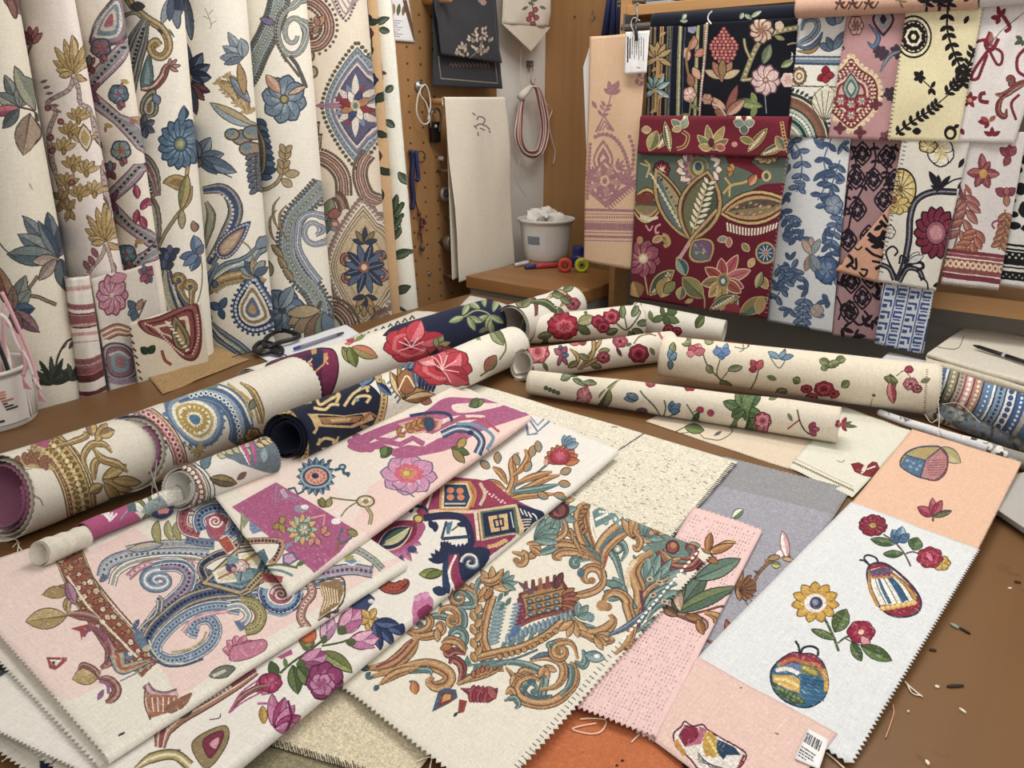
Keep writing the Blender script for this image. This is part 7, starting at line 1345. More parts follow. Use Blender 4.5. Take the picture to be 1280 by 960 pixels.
def p_greyroll(c):
    B = [(222,580),(238,588),(248,602),(252,618),(246,636)]
    for (w,col) in ((17,'#4c4840'),(15,'#d8d4c8'),(11,'#8c5c50'),(10,'#b08478')): c.line(B,w,col)
    c.dots(B,11,4.2,'#5c3c34'); c.dots(B,11,2.8,'#e0d4c4'); c.line([(234,578),(252,590),(262,608),(262,626)],1.6,'#4c504c'); c.line([(238,576),(256,588),(267,606),(268,624)],1.4,'#4c504c')
    c.fill([(262,566),(300,548),(340,525),(420,520),(400,600),(330,590),(300,580),(280,572)],'#66757f'); c.blob([(250,574),(262,568),(262,582),(254,586)],'#5f7a86','#3c4c54'); c.fern([(266,570),(290,560),(310,560)],5,12,5,'#b8b490',None,0,45,'#5c5c48')
    for (a,b,d) in (((294,550),(306,562),(314,582)),((304,545),(316,560),(320,580))): c.line([a,b,d],(3,5,2),'#b8568c')
    c.line([(290,548),(300,560),(312,582)],1.4,'#e0d8dc'); c.leaf(262,598,34,13,10,'#8c7c54','#6c5c44','#3a3428',0,1,'#3a3428'); c.fern([(316,556),(332,548),(344,545)],5,12,5,'#c8b48c',None,0,50,'#5c5440'); c.leaf(296,600,16,8,-40,'#7c5c54'); c.leaf(330,560,18,9,90,'#8ca0a8')
def p_navyroll2(c):
    c.zone((330,556),(478,500),'#181e36'); G = '#bfa36c'
    B = [(350,514),(362,520),(374,536),(380,556),(378,580)]
    for (w,col) in ((13,'#5c4a2c'),(11,G)): c.line(B,w,col)
    c.dots(B,15,2.2,'#7c6034',True,-2.4); c.dots(B,15,2,'#e0cfa0',True,2.4)
    c.nest([(388,518),(430,520),(458,516),(464,524),(440,534),(396,532)],[(1.1,G),(.8,'#181e36')]); c.nest([(398,522),(454,520),(446,528),(404,530)],[(1.0,'#9c6c44'),(.5,G)]); c.line([(388,518),(396,536),(392,542)],4,G,False); c.line([(452,526),(462,516),(472,522),(466,534),(450,532)],4,'#9c6c44',False)
    for P in ([(382,506),(394,498),(400,506),(412,500),(424,494),(420,504)],[(392,510),(406,512),(414,506),(424,506)],[(396,496),(398,488),(404,496)],[(430,508),(440,494),(452,486),(462,484)],[(440,506),(448,496),(462,496),(458,504)],[(448,488),(456,482),(460,490)],[(396,556),(406,548),(420,552),(414,560),(402,562)],[(400,548),(398,556)],[(424,546),(418,556),(426,554)]): c.line(P,4.4,'#8c7444'); c.line(P,3,'#d0b884')
    c.ell(384,503,6,4,G); c.ell(446,500,3,2.4,'#7c9494')
    B = [(462,462),(474,474),(480,494),(476,520),(468,536)]
    for (w,col) in ((10,'#5c4a2c'),(8,G)): c.line(B,w,col)
    c.dots(B,16,1.6,'#6c5430')
    c.fill([(478,458),(500,446),(512,480),(500,515),(480,530),(486,500)],'#dcd6c8'); 
    for k in range(5): c.line([(484+k*3,480+k*6),(492+k*2,474+k*6)],2.4,'#4c7088',False)
    # navy acanthus and gold fan
    N_ = '#1c2a52'
    c.spiral(452,470,15,1.1,-30,[(8,N_),(3,'#5c7ca0')],12,.3); c.leaf(440,466,12,7,-150,N_); c.leaf(470,478,26,10,40,N_,'#4c6c90')
    for k in range(7): c.leaf(506,500,44-abs(k-3)*2,12,-118+k*18,'#b08a54' if k % 2 else '#d0b484','#8c6038','#4a3420')
    c.blob([(496,474),(508,462),(520,470),(518,488),(504,492)],'#96603c','#4a3420'); c.line([(498,488),(508,470),(518,484)],2,'#e0d0a8')
    for k in range(6): sc(c,[(494+k*6,462),(502+k*6,456-k),(516+k*5,462),(520+k*4,484)],5,'bl')
    for k in range(5): c.line([(510+k*7,462+k*1),(524+k*5,466+k*3),(524+k*4,486+k*1)],3.4,N_)
    c.dots([(474,456),(486,446),(494,452)],4,4,N_)
    rose(c,553,458,37,'#b7333f','#d06670','#7e1c2c',25); c.leaf(524,454,32,16,-16,'#c85a62','#dc8a8c','#8c2434'); c.leaf(556,466,32,22,-52,'#bb3645','#d8707a','#7e1c2c'); c.leaf(552,462,30,16,-95,'#b02c3c','#cc5c66','#7e1c2c'); c.leaf(556,462,34,24,30,'#a82838','#c24a56','#7e1c2c')
    for a in (-150,-125,-100,-70,-35,10,60): c.line([(552,462),(552+22*math.cos(math.radians(a)),462+19*math.sin(math.radians(a)))],1.3,'#ecb4b6',False)
    c.leaf(556,434,18,8,-60,'#d8d0bc',None,'#b8ac94'); c.line([(596,420),(612,414),(628,420),(632,436),(624,450)],2,'#6c6c40'); c.leaf(612,412,26,13,40,'#68744c','#8c9468','#3c4428',20,1,'#3c4428'); c.leaf(606,464,24,13,-55,'#a05444','#8c6c4c','#4c3428'); c.line([(600,470),(612,462)],2,'#6c5c3c'); c.leaf(592,421,10,6,20,'#7c8450')
    petals(c,562,430,[(-40,14,7,'#c05c68'),(-80,12,6,'#a8344c'),(-120,10,5,'#8c9460')],None)
def posy(c,x,y,s,c1,c2,ol='#5c2430'): c.flower(x,y,s,6,c1,c2,ol,s*.85,x % 60,1.1,((.3,ol),))
def p_backroll(c):
    c.stripe([(658,372),(668,396)],[(662,370),(672,394)],[(0,.3,'#3c4430'),(.3,.6,'#a83440'),(.6,1,'#3c4430')])
    sc(c,[(662,378),(680,378),(692,386),(700,394)],7,'gn'); sc(c,[(682,374),(700,366),(708,374),(700,384)],6,'tn'); posy(c,716,380,9,'#a04450','#b8646c'); posy(c,708,374,6,'#8c3c48','#b8646c')
    for (x,y,a) in ((690,368,10),(704,364,-30),(696,384,60),(644,378,20),(652,384,-40),(700,372,30)): c.leaf(x,y,15,7,a,'#5c6840','#7c8458','#34402a')
def p_backroll2(c):
    petals(c,830,396,[(-30,22,9,'#4c5c38'),(20,20,9,'#5c6c44'),(60,14,7,'#4c5c38'),(160,16,7,'#5c6c44'),(-100,14,6,'#4c5c38')],'#2c3820'); c.leaf(870,410,18,9,-60,'#44542f','#64744a','#2c3820'); c.line([(874,402),(880,396)],1.4,'#44542f'); posy(c,836,412,7,'#982c44','#b85064'); posy(c,846,414,6,'#982c44','#b85064'); c.leaf(812,388,14,7,80,'#6c7448'); c.line([(790,385),(800,376),(802,388)],1.4,'#6c7448')
def p_peonyroll(c):
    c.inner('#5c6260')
    rose(c,704,408,19,'#a82c40','#c45c68','#74182c',16); c.flower(704,408,20,9,'#a82c40','#c04a5c','#74182c',16,0,.9); c.flower(706,408,12,7,'#c8606c','#a82c40',None,9)
    c.leaf(722,404,22,12,-20,'#8c8c5c','#a8a478','#4c5034'); c.leaf(722,408,18,9,30,'#5c6840',None,'#34402a'); c.leaf(690,418,18,8,170,'#5c6840','#7c8458','#34402a'); c.leaf(684,424,14,7,120,'#5c6840',None,'#34402a')
    rose(c,748,402,9,'#94283c','#b0485c','#6a1a2a',8); rose(c,764,396,10,'#a03044','#c05c68','#6a1a2a',9); rose(c,754,409,8,'#94283c','#b0485c','#6a1a2a',7)
    c.line([(770,404),(784,412),(800,392),(796,386)],2,'#5c6040'); c.line([(780,394),(784,412)],1.8,'#5c6040'); 
    for (x,y,a) in ((778,398,-90),(796,405,-10),(786,414,60),(790,412,20),(772,412,160),(790,396,-60)): c.leaf(x,y,15,7,a,'#5c6c48','#7c8460','#34402a')
    c.ell(732,391,2.4,2,'#5c6840'); c.line([(690,396),(696,400)],1.5,'#5c6840')
def p_roseroll(c):
    rose(c,672,440,14,'#c06068','#d4888a','#8c3844',14); c.leaf(662,452,16,5,70,'#5c6840'); c.leaf(678,452,14,6,60,'#5c6840'); petals(c,702,444,[(-100,12,7,'#5c5070'),(-60,12,7,'#8c4458'),(-140,12,6,'#a05060'),(60,14,4,'#a0485c'),(110,14,4,'#a0485c'),(0,9,5,'#4c5c7c')],'#3c3040')
    for (P) in ([(722,462),(736,446),(748,430),(752,424)],[(726,462),(740,444),(742,428),(738,420)],[(720,460),(722,446),(712,436)],[(722,462),(744,450),(752,444)]): sc(c,P,3.4,'tn')
    for (x,y,a) in ((742,426,-60),(736,450,-150),(748,440,-10),(722,452,150),(738,456,10)): c.leaf(x,y,14,6,a,'#8c8458','#6c6c48','#4c4a30')
    petals(c,724,430,[(-150,16,7,'#a04450'),(-170,14,6,'#b8605c'),(-20,10,6,'#8c3444')],'#5c2830'); posy(c,754,447,8,'#a03c50','#c06a74'); posy(c,775,427,9,'#a03c54','#b8606c'); c.leaf(770,434,14,5,60,'#5c2c3c'); c.leaf(768,420,12,6,-150,'#6c7448'); rose(c,798,442,12,'#94283c','#b04c5c','#6a1a2a',11); c.line([(792,430),(798,422),(810,418),(820,420)],1.6,'#6c5c40'); c.line([(808,418),(820,414),(828,424)],3,'#b05c64'); c.leaf(790,430,10,5,170,'#5c6840'); c.leaf(812,434,12,6,60,'#6c7448')
def p_sprigroll(c):
    for (x,y,a,L) in ((700,466,5,28),(716,474,20,22),(722,468,-40,14),(724,476,10,22),(714,470,160,14)): c.leaf(x,y,L,6,a,'#5c6c4c','#7c8864','#34402a')
    c.line([(755,457),(770,468),(790,464),(800,462)],1.4,'#7c7450'); posy(c,764,460,7,'#b0505c','#c87c80'); posy(c,813,479,6,'#a03c4c','#b8606c'); rose(c,862,483,9,'#8c2438','#a03c50','#6a1a2a',6); rose(c,868,480,7,'#94283c','#b0485c','#6a1a2a',5)
    c.flower(730,496,9,5,'#c0707c','#d89a9c','#6c2c38',12); c.line([(730,488),(738,480)],2,'#a04458'); c.leaf(752,510,26,15,-70,'#8c8c58','#70744a','#4a4c30',0,1,'#4a4c30'); c.dots([(680,484),(700,492)],4,3,'#4c5c44')
    c.line([(828,524),(818,508),(804,494),(800,488)],2,'#4c6450'); c.line([(828,524),(832,510),(830,500)],2,'#4c6450'); c.line([(829,523),(844,516)],1.6,'#4c6450'); petals(c,798,498,[(180,18,8,'#5c7c8c'),(-170,14,6,'#6c7c64'),(200,16,7,'#5c7484')],'#34485a'); c.ell(802,514,8,5,'#6c4c5c'); petals(c,838,515,[(-80,14,7,'#4c6c94'),(-40,16,8,'#5c7ca0'),(-10,12,6,'#4c6c94')],'#2c4464')
    c.line([(858,505),(868,520),(878,528)],1.6,'#5c5c40'); c.line([(866,516),(874,510)],1.2,'#5c5c40'); c.ell(875,512,5,4.4,'#a03c54'); c.ell(888,516,4.6,4.4,'#a03c54'); c.leaf(866,528,16,8,-60,'#3c5430')
    for (a,L) in ((-160,28),(-110,26),(-75,24),(-45,30),(60,30),(20,24),(100,26),(150,18)): c.leaf(930,512,L,12,a,'#5c7448','#44603a','#2c3c24',0,1,'#2c3c24')
    rose(c,953,526,10,'#c0687c','#d490a0','#8c3c54',10); c.flower(945,540,6,5,'#c0687c')
    c.line([(1000,524),(992,530),(984,536)],1.8,'#8c3444'); c.line([(996,512),(1000,528),(1008,540),(1020,544)],1.8,'#4c3c34'); petals(c,1012,538,[(-60,12,7,'#983c58'),(-10,12,6,'#a85070'),(40,10,6,'#983c58')],'#5c2434'); c.leaf(960,500,16,6,-20,'#6c7448'); c.leaf(984,516,12,5,60,'#6c7448'); rose(c,1052,530,8,'#982c44','#b85064','#6a1a2a',6); c.speckle('#c8ba9c',.05)
def p_posyroll(c):
    c.line([(878,440),(884,456),(896,470),(908,478)],1.8,'#5c6040'); c.line([(900,450),(896,466),(902,478)],1.6,'#5c6040'); c.line([(902,474),(912,462)],1.4,'#5c6040')
    petals(c,868,442,[(-60,14,11,'#c0606c','#d88c8c'),(-120,12,9,'#b04c5c'),(-20,14,9,'#b8606c'),(180,10,8,'#c87c80')],'#6c2c38'); petals(c,902,440,[(-110,12,10,'#5c7ca8','#8ca4c0'),(-60,13,10,'#6c8cb4'),(180,11,9,'#5c7ca8'),(0,11,9,'#5c7ca8'),(90,10,8,'#4c6c98')],'#34486c')
    for (x,y,a,L) in ((860,426,-60,12),(880,426,10,12),(864,428,170,12),(910,462,-10,18),(900,476,30,20),(884,456,60,12),(842,428,100,16),(838,440,60,12)): c.leaf(x,y,L,7,a,'#6c7450','#8c9068','#3c4430')
    petals(c,838,450,[(-90,14,6,'#6c94ac'),(-50,12,6,'#6c94ac'),(90,12,6,'#5c7484')],'#34485a'); c.line([(918,434),(930,436),(938,432)],1.4,'#5c6c5c'); c.line([(924,428),(930,436),(924,440)],1.2,'#5c6c5c')
    c.line([(948,462),(944,476),(936,488)],1.8,'#5c5c40'); petals(c,946,462,[(-120,14,8,'#a83c4c'),(-60,14,8,'#b85058'),(180,10,6,'#983048')],'#5c2430'); c.line([(962,446),(974,460),(984,446)],1.4,'#5c6c5c'); petals(c,974,448,[(-10,18,6,'#5c7c94'),(-50,12,5,'#6c8ca4'),(-150,16,6,'#6c8ca4')],'#34485a'); c.leaf(958,470,14,7,20,'#6c7450')
    rose(c,1008,486,7,'#94283c','#b0485c','#6a1a2a',5); rose(c,1030,486,12,'#942c3c','#b0505c','#6a1a2a',9); rose(c,1014,496,8,'#a03c44','#b8605c','#6a1a2a',5); rose(c,1042,492,7,'#94283c','#b0485c','#6a1a2a',5)
    for (x,y,a,L) in ((1024,450,20,14),(1044,452,-20,14),(1050,452,160,18),(984,488,170,16),(1052,484,-40,12),(1112,468,70,18),(1122,478,200,18),(1030,456,80,8),(1000,478,-150,10)): c.leaf(x,y,L,8,a,'#5c6840','#7c8458','#34402a')
    c.line([(1112,470),(1116,480),(1110,486)],1.4,'#5c4c38'); c.leaf(1112,478,26,10,80,'#a83c50','#d08a80','#6c2434'); posy(c,1138,480,9,'#b0606c','#c88888'); posy(c,1146,486,6,'#94485c','#b87c80'); c.line([(1120,470),(1130,464),(1140,474)],1.2,'#5c6040'); c.leaf(1150,478,14,7,-20,'#6c7450'); posy(c,1136,462,5,'#94283c','#b0485c'); c.ell(1092,494,2.4,2,'#8c4448'); c.line([(1090,498),(1088,508)],1,'#5c5c4c')
    A,B = np.array([1157.,462.]),np.array([1154.,514.])
    for k in range(20): p = A+(B-A)*k/19; c.line([p,p+[3,1]],1,'#6c6454',False)
    c.speckle('#c9b894',.05,None,4,2,0)
def p_bandblue(c):
    ang = (np.array([1310.,532.])-np.array([1172.,479.])); ang /= np.linalg.norm(ang); n = np.array([-ang[1],ang[0]]); O = np.array([1172.,479.])
    def bnd(a,b,col,dots=None,nd=0,dr=1.5):
        P,Q = [],[]
        for s in np.linspace(-34,34,9): off = 7*math.cos(s/34*1.4); P.append(O+ang*(a+off)+n*s); Q.append(O+ang*(b+off)+n*s)
        c.stripe(P,Q,[(0,1,col)])
        if dots:
            M = [(p+q)/2 for p,q in zip(P,Q)]; c.dots(M,nd,dr,dots)
    S = [(-16,0,'#4c6890'),(0,3,'#d8d8d8'),(3,5,'#3c4c5c'),(5,15,'#8c8468'),(15,17,'#3c3c34'),(17,25,'#a8988c'),(25,27,'#8c3c44'),(27,36,'#c49a94'),(36,38,'#7c3038'),(38,48,'#a88470'),(48,50,'#3c3c48'),(50,62,'#5c7ca0'),(62,65,'#e0e0dc'),(65,67,'#2c4468'),(67,78,'#7c94ac'),(78,80,'#2c4468'),(80,92,'#d4d4d0'),(92,94,'#2c4468'),(94,106,'#3c5c8c'),(106,112,'#a8a49c'),(112,140,'#4c6c94')]
    for a,b,col in S: bnd(a,b,col)
    for a,b,d,k,r_ in ((5,15,'#cfc8a8',12,2),(17,25,'#6c5c58',14,1.5),(27,36,'#ecdcd4',11,2.4),(38,48,'#e0c8b0',12,2.2),(50,62,'#1f3860',11,3.2),(50,62,'#dce0e0',11,1.4),(67,78,'#2c4468',13,2),(80,92,'#34507c',9,3.6),(94,106,'#c8d0d8',12,2),(-12,-2,'#d8dce0',12,2)): bnd(a,b,S[[s[0] for s in S].index(a)][2] if a in [s[0] for s in S] else '#4c6890',d,k,r_)
def p_greyprint(c):
    r_ = random.Random(6); c.fill([(1160,490),(1320,545),(1320,556),(1160,502)],'#66727e')
    for k in range(70):
        x = r_.uniform(1165,1310); y = 508+(x-1165)*.36+r_.uniform(-6,16); c.leaf(x,y,9,4.5,r_.uniform(0,360),r_.choice(['#5c5c54','#4c5048','#8c8874','#6c6c68']))
def p_whitetube(c):
    r_ = random.Random(8); c.zone((1196,553),(1299,583),'#8d8c84')
    for k in range(40):
        x = r_.uniform(1192,1300); y = 549+(x-1192)*.38+r_.uniform(-9,9); c.blob([(x-5,y),(x,y-4),(x+5,y-1),(x+3,y+4),(x-3,y+3)],r_.choice(['#d8d8d2','#d8d8d2','#4c4a44','#7c7454']))
    for (x,y) in ((1122,522),(1127,526),(1132,524)): c.line([(x,y-4),(x+4,y+3),(x-1,y+6)],1.6,'#6c6e74',False)
    c.line([(1105,514),(1112,520)],1,'#8c8c90',False); c.line([(1174,538),(1178,546)],1,'#9c9ca0',False)
def p_stackprint(c):
    c.line([(1180,462),(1200,468),(1226,476),(1240,484)],1.6,'#4c5c34'); c.fern([(1180,462),(1204,470),(1238,482)],7,12,4,'#4c5c34',None,0,55)
def p_stackline(c): c.line([(1170,434),(1196,436),(1205,420)],1,'#6c6450')
def p_marks(c):
    for k in range(9): x = 440+k*9; y = 424-k*3.4; c.line([(x,y+3),(x+3,y-2),(x+6,y+2)],2.4,'#3c3a34',False)
    c.line([(536,388),(552,390),(560,386)],3,'#8c9468')
def p_barcode(c):
    O = np.array([1009.,914.]); ex = np.array([20.,13.]); ey = np.array([-7.5,19.])
    def R(a,b,w,h,col='#26262a'): c.fill([O+ex*a+ey*b,O+ex*(a+w)+ey*b,O+ex*(a+w)+ey*(b+h),O+ex*a+ey*(b+h)],col)
    x = .02; k = 0
    while x < .98: w = [.02,.045,.03,.06][k % 4]; R(x,.06,w,.62); x += w+[.03,.02,.045][k % 3]; k += 1
    for j,(n,s) in enumerate(((.9,.95),(.8,1.15),(.85,1.32),(.5,1.5))):
        x = .0
        while x < n: w = [.05,.09,.04,.07][(k+j) % 4]; R(x,s,w,.1,'#3c3c42'); x += w+.03; k += 1
def go(c,f=None):
    if f: f(c)
    return c.done()
def struct(name,VF,mat):
    o = mobj(name,*VF,mat); o['kind'] = 'structure'; return o
# ================================================================ the room
XA,YB = -1.97,2.88
M_wall = plain('#d9d7d2',.8,var=.02); M_dark = plain('#8d8880',.8)
M_peg = wood('peg_board_wood','#a47c50','#ab8357',2,.55,.5,holes=True)
M_pil = wood('pillar_wood','#a57a4a','#b0855a',2,.5,.5)
M_shelf = wood('shelf_wood','#b98a58','#c79a68',0,.5,.8)
M_cab = wood('cabinet_wood','#94683c','#a67848',0,.45,.8)
M_table = wood('table_wood','#765330','#7e5b36',1,.42,.25,spots=True)
struct('floor',box((XA-.1,-2.2,-.06),(2.4,YB+.1,0)),plain('#8a8378',.6))
struct('wall_left',box((XA-.1,-2.2,0),(XA,YB+.1,2.7)),M_wall)
struct('wall_back',box((XA,YB,0),(2.4,YB+.1,2.7)),M_wall)
struct('ceiling',box((XA-.1,-2.2,2.7),(2.4,YB+.1,2.76)),plain('#e6e4de',.9,var=.01))
# ---- table
t = empty('cutting_table',(-.6,.6,0),'long brown wooden cutting table covered with fabric rolls and samples','table')
tb = mobj('table_top',*box((-1.745,-.9,.868),(.62,2.0,.9)),M_table,t); mod(tb,'BEVEL',width=.004,segments=2)
mobj('apron',*box((-1.68,-.84,.78),(.56,1.94,.868)),plain('#7a5a3a',.6),t)
for x in (-1.62,.50):
    for y in (-.78,1.88): mobj('leg',*box((x-.04,y-.04,0),(x+.04,y+.04,.78)),plain('#7a5a3a',.6),t)
# ---- pegboard with drilled holes
pg = empty('pegboard',(XA,2.0,.3),'tan wooden pegboard with rows of drilled holes behind the hanging tools','pegboard')
yp0,yp1 = 1.6,float(hit(622,300,('x',XA+.02))[1])
mobj('board',*box((XA+.001,yp0,.0),(XA+.02,yp1,2.3)),M_peg,pg)
tag(mobj('backing_board',*box((XA+.001,.1,0),(XA+.012,1.59,2.2)),plain('#5c4c3e',.9)),'dark brown board behind the standing fabric lengths','board')  # added dark sheet: stands in for the shade seen between the lengths
# ---- wooden pillar in the corner
xp1 = -1.52
struct('trim_1',box((XA,YB-.14,0),(xp1,YB-.001,2.7)),M_pil)
# ---- cabinet in the corner
cb = empty('cabinet',(-1.55,2.2,0),'small wooden corner cabinet with grey sides under the white bucket','cabinet')
cx0,cx1,cy0,cy1 = -1.80,-1.33,2.035,2.44
o = mobj('cabinet_top',*box((cx0,cy0,.905),(cx1,cy1,.95)),M_cab,cb); mod(o,'BEVEL',width=.004,segments=2)
mobj('body',*box((cx0+.012,cy0+.012,0),(cx1-.012,cy1,.905)),plain('#8f8a86',.7),cb)
# ---- shelving unit behind the hanging samples
su = empty('shelving_unit',(-.6,2.3,0),'wooden shelving unit with dark grey back holding hanging fabric samples','shelving')
YS = 2.19; xs0,xs1 = -1.28,1.2
zt = float(hit(783,20,('y',YS))[2]); zb_ = float(hit(1172,362,('y',YS))[2])
mobj('back_panel',*box((xs0,2.60,0),(xs1,2.62,2.2)),M_dark,su)
mobj('side_panel',*box((xs0-.02,YS,0),(xs0,2.62,2.2)),M_shelf,su)
o = mobj('top_shelf',*box((xs0,YS,zt),(xs1,2.60,zt+.028)),M_shelf,su); mod(o,'BEVEL',width=.002,segments=2)
o = mobj('lower_shelf',*box((-.50,YS-.02,zb_-.045),(xs1,2.60,zb_)),M_shelf,su); mod(o,'BEVEL',width=.002,segments=2)
mobj('base_panel',*box((xs0,2.28,0),(xs1,2.30,zb_-.045)),M_dark,su)
YR = 2.13 # the hanging rail
rl = mobj('hanging_rail',*tube([(-1.27,YR+.02,zt-.035),(1.2,YR+.02,zt-.035)],.009),plain('#8d8f92',.3,.9),su)
for x in (-1.262,.3,1.19): mobj('rail_bracket',*box((x,YR+.012,zt-.045),(x+.006,YS+.01,zt)),plain('#77797c',.4,.8),su)
# ---- things on the top shelf, only their feet in view
r = random.Random(3)
shelfstuff = [(800,'#6b625a','grey folded cloth bundle',30),(838,'#8c96a0','pale blue-grey folded cloth',34),(875,'#30343c','dark charcoal folded cloth',26),(905,'#5d4a3a','dark brown folded cloth',26),(940,'#d8d2c6','off-white folded cloth',36)]
nm = ['at the shelf end above the peach sample','above the striped navy sample','above the navy floral sample','beside the off-white bundle','above the navy floral sample edge']
for (px,c,l,w),n in zip(shelfstuff,nm):
    p = hit(px,5,('y',2.3)); hw = w*.5*.0024
    V,F = join(*[box((p[0]-hw,2.22,zt+.0285+.011*i),(p[0]+hw-.002*i,2.44,zt+.038+.011*i)) for i in range(5)])
    o = mobj('folded_cloth',V,F,plain(c,.9)); mod(o,'BEVEL',width=.004,segments=2); tag(o,f'{l} on the top shelf {n}','fabric','folded cloths on the top shelf')
# ================================================================ lights
def area(name,loc,size,power,col=(1,.97,.92),rot=(0,0,0),sy=None):
    l = bpy.data.lights.new(name,'AREA'); l.energy = power; l.size = size; l.color = col
    if sy: l.shape = 'RECTANGLE'; l.size_y = sy
    o = bpy.data.objects.new(name,l); C.objects.link(o); o.location = loc; o.rotation_euler = rot; return o
def fixture(n,x,y,sx,sy,power,where):
    e = empty('ceiling_light',(x,y,2.7),f'rectangular white ceiling light panel {where}','ceiling light')
    m,nt,b = nodes('lamp_diffuser'); b.inputs['Emission Color'].default_value = (1,.97,.93,1); b.inputs['Emission Strength'].default_value = 3
    mobj('light_frame',*box((x-sx/2-.02,y-sy/2-.02,2.66),(x+sx/2+.02,y+sy/2+.02,2.699)),plain('#e8e8e6',.5),e)
    mobj('diffuser',*box((x-sx/2,y-sy/2,2.652),(x+sx/2,y+sy/2,2.6595)),m,e)
    area('ceiling_lamp',(x,y,2.645),sx,power,sy=sy)
fixture(0,-.8,1.45,1.1,.35,21,'over the far part of the table')
fixture(1,.35,-.25,1.1,.35,6,'over the near part of the table')
fixture(2,.9,.9,.5,1.1,7,'beside the shelving unit')
fixture(3,-.9,2.35,.9,.3,9,'over the corner cabinet')  # unseen extra panel, added to lift the dim back-left corner
w = bpy.data.worlds.new('world'); bpy.context.scene.world = w; w.use_nodes = True
w.node_tree.nodes['Background'].inputs[0].default_value = (1,.98,.95,1); w.node_tree.nodes['Background'].inputs[1].default_value = 1.0
vs_ = bpy.context.scene.view_settings
vs_.view_transform = 'Standard'; vs_.look = 'None'; vs_.gamma = 1; vs_.exposure = -0.16; vs_.use_curve_mapping = False
# ================================================================ lengths of fabric standing along the left wall
XC = -1.875
def bolt(label,top,bot,base,paint,dep=.085,x=XC,wk=.955,group='fabric lengths along the left wall',z0=0.0,z1=2.02,name='fabric_length',ppm=1250,grp=True):
    """top/bot = (y of picture row, left px, right px) of the column's two sides"""
    def ln(k):
        a = hit(top[1+k],top[0],('x',x)); b = hit(bot[1+k],bot[0],('x',x)); return lambda z: a[1]+(b[1]-a[1])*(z-a[2])/(b[2]-a[2])
    L,R = ln(0),ln(1)
    ph = np.radians(np.linspace(-115,115,29)); zz = np.linspace(z0,z1,150)
    wv = vnoise(150,29,5,int(top[1]*3+bot[2])).T
    hw = lambda z: (R(z)-L(z))/2*wk
    y = np.array([(L(z)+R(z))/2 for z in zz])[None]+np.array([hw(z) for z in zz])[None]*np.sin(ph)[:,None]
    X = x+dep*np.cos(ph)[:,None]+.003*wv
    G = np.stack([X+0*y,y,np.broadcast_to(zz,y.shape)],-1)
    W = hw(1.4)*2.1
    base = np.minimum(hx(base)*1.09,.96)
    c = Cloth(name,label,'fabric',G,np.linspace(0,W*1.3,29),zz,base,face=None,front=(14,60),ppm=ppm,group=group if grp else None,pink='v0',weave=.9,grain=.04,sat=.76)
    return go(c,paint)
bolt('cream fabric length with blue lotus flowers and brown leaves, at the picture edge',(0,-75,17),(480,-15,105),'#d6cfbc',p_lotus,dep=.1)
bolt('pale pink fabric length with tan scrolling leaf columns beside the lotus length',(0,22,85),(340,85,148),'#ddd2cb',p_tanscroll)
bolt('cream fabric length with mauve trellis bands and small blue flowers',(0,84,145),(320,146,190),'#dbd2c3',p_trellis)
bolt('cream fabric length with golden paisley swirl, blue daisy and navy leaf plume',(0,144,222),(440,186,262),'#dbd6c8',p_daisy,dep=.09)
bolt('cream fabric length with navy lilies, feathered tan fronds and round blue pomegranate',(0,219,301),(420,262,338),'#dad5c7',p_lily,dep=.09)
bolt('cream fabric length with long grey-blue paisley serpents and blue flowers',(0,298,375),(400,336,412),'#dcd7c9',p_serpent,dep=.09)
bolt('ecru fabric length with blue and plum ogee medallions',(0,370,449),(395,408,482),'#d5c8b4',p_ogee,dep=.1)
bolt('narrow navy floral fabric edge beside the ogee medallion length',(0,441,455),(250,462,472),'#1c1c2c',p_navyedge,dep=.03)
bolt('narrow tan fabric length with small red roses and dark leaves',(0,452,466),(395,481,497),'#c29a6c',p_tanstrip,dep=.03,x=XC+.01)
bolt('slim white fabric length with dark green leaf sprigs',(0,465,482),(388,497,518),'#dcdccf',p_whitestrip,dep=.045,x=XC+.015)
bolt('thin pink-edged cloth peeking out behind the slim white leafy length',(0,478,488),(390,506,520),'#cf9aa2',p_pinkedge,dep=.02,x=XC-.03)
# small samples standing in front of them
XF = -1.775
def foot(px,py): p = hit(px,py,('x',XF)); return tuple(proj(np.array([XF,p[1],.002])))
bolt('slender white roll with two dark red patterned bands, standing',(345,81,110),(480,98,131),'#d4cfc4',p_bandroll,dep=.03,x=XF-.01,group=None,z0=0,z1=float(hit(95,345,('x',XF))[2]),name='standing_fabric_roll')
go(sheet('fabric_sample','white sample with big pink flower and paisley band, standing behind the table edge','fabric sample',[(115,349),(190,329),foot(205,480),foot(130,500)],('x',XF+.002),'#d6cfc4',pink='u0 v0',wave=.003,tooth=.002),p_pinkflower)
go(sheet('fabric_sample','cream sample with red-brown paisley and stitched edge, leaning behind the table edge','fabric sample',[(161,404),(251,377),foot(262,480),foot(172,506)],('x',XF+.02),'#d9cfba',pink='u0',wave=.003,tooth=.0025,cells=3),p_redpaisley)
go(sheet('burlap_piece','coarse tan burlap offcut on the table edge below the red paisley sample','burlap',[(168,448),(203,493),(312,449),(262,430)],('z',.902),'#b08c58',wave=.001,weave=2.2,grain=.25),None)
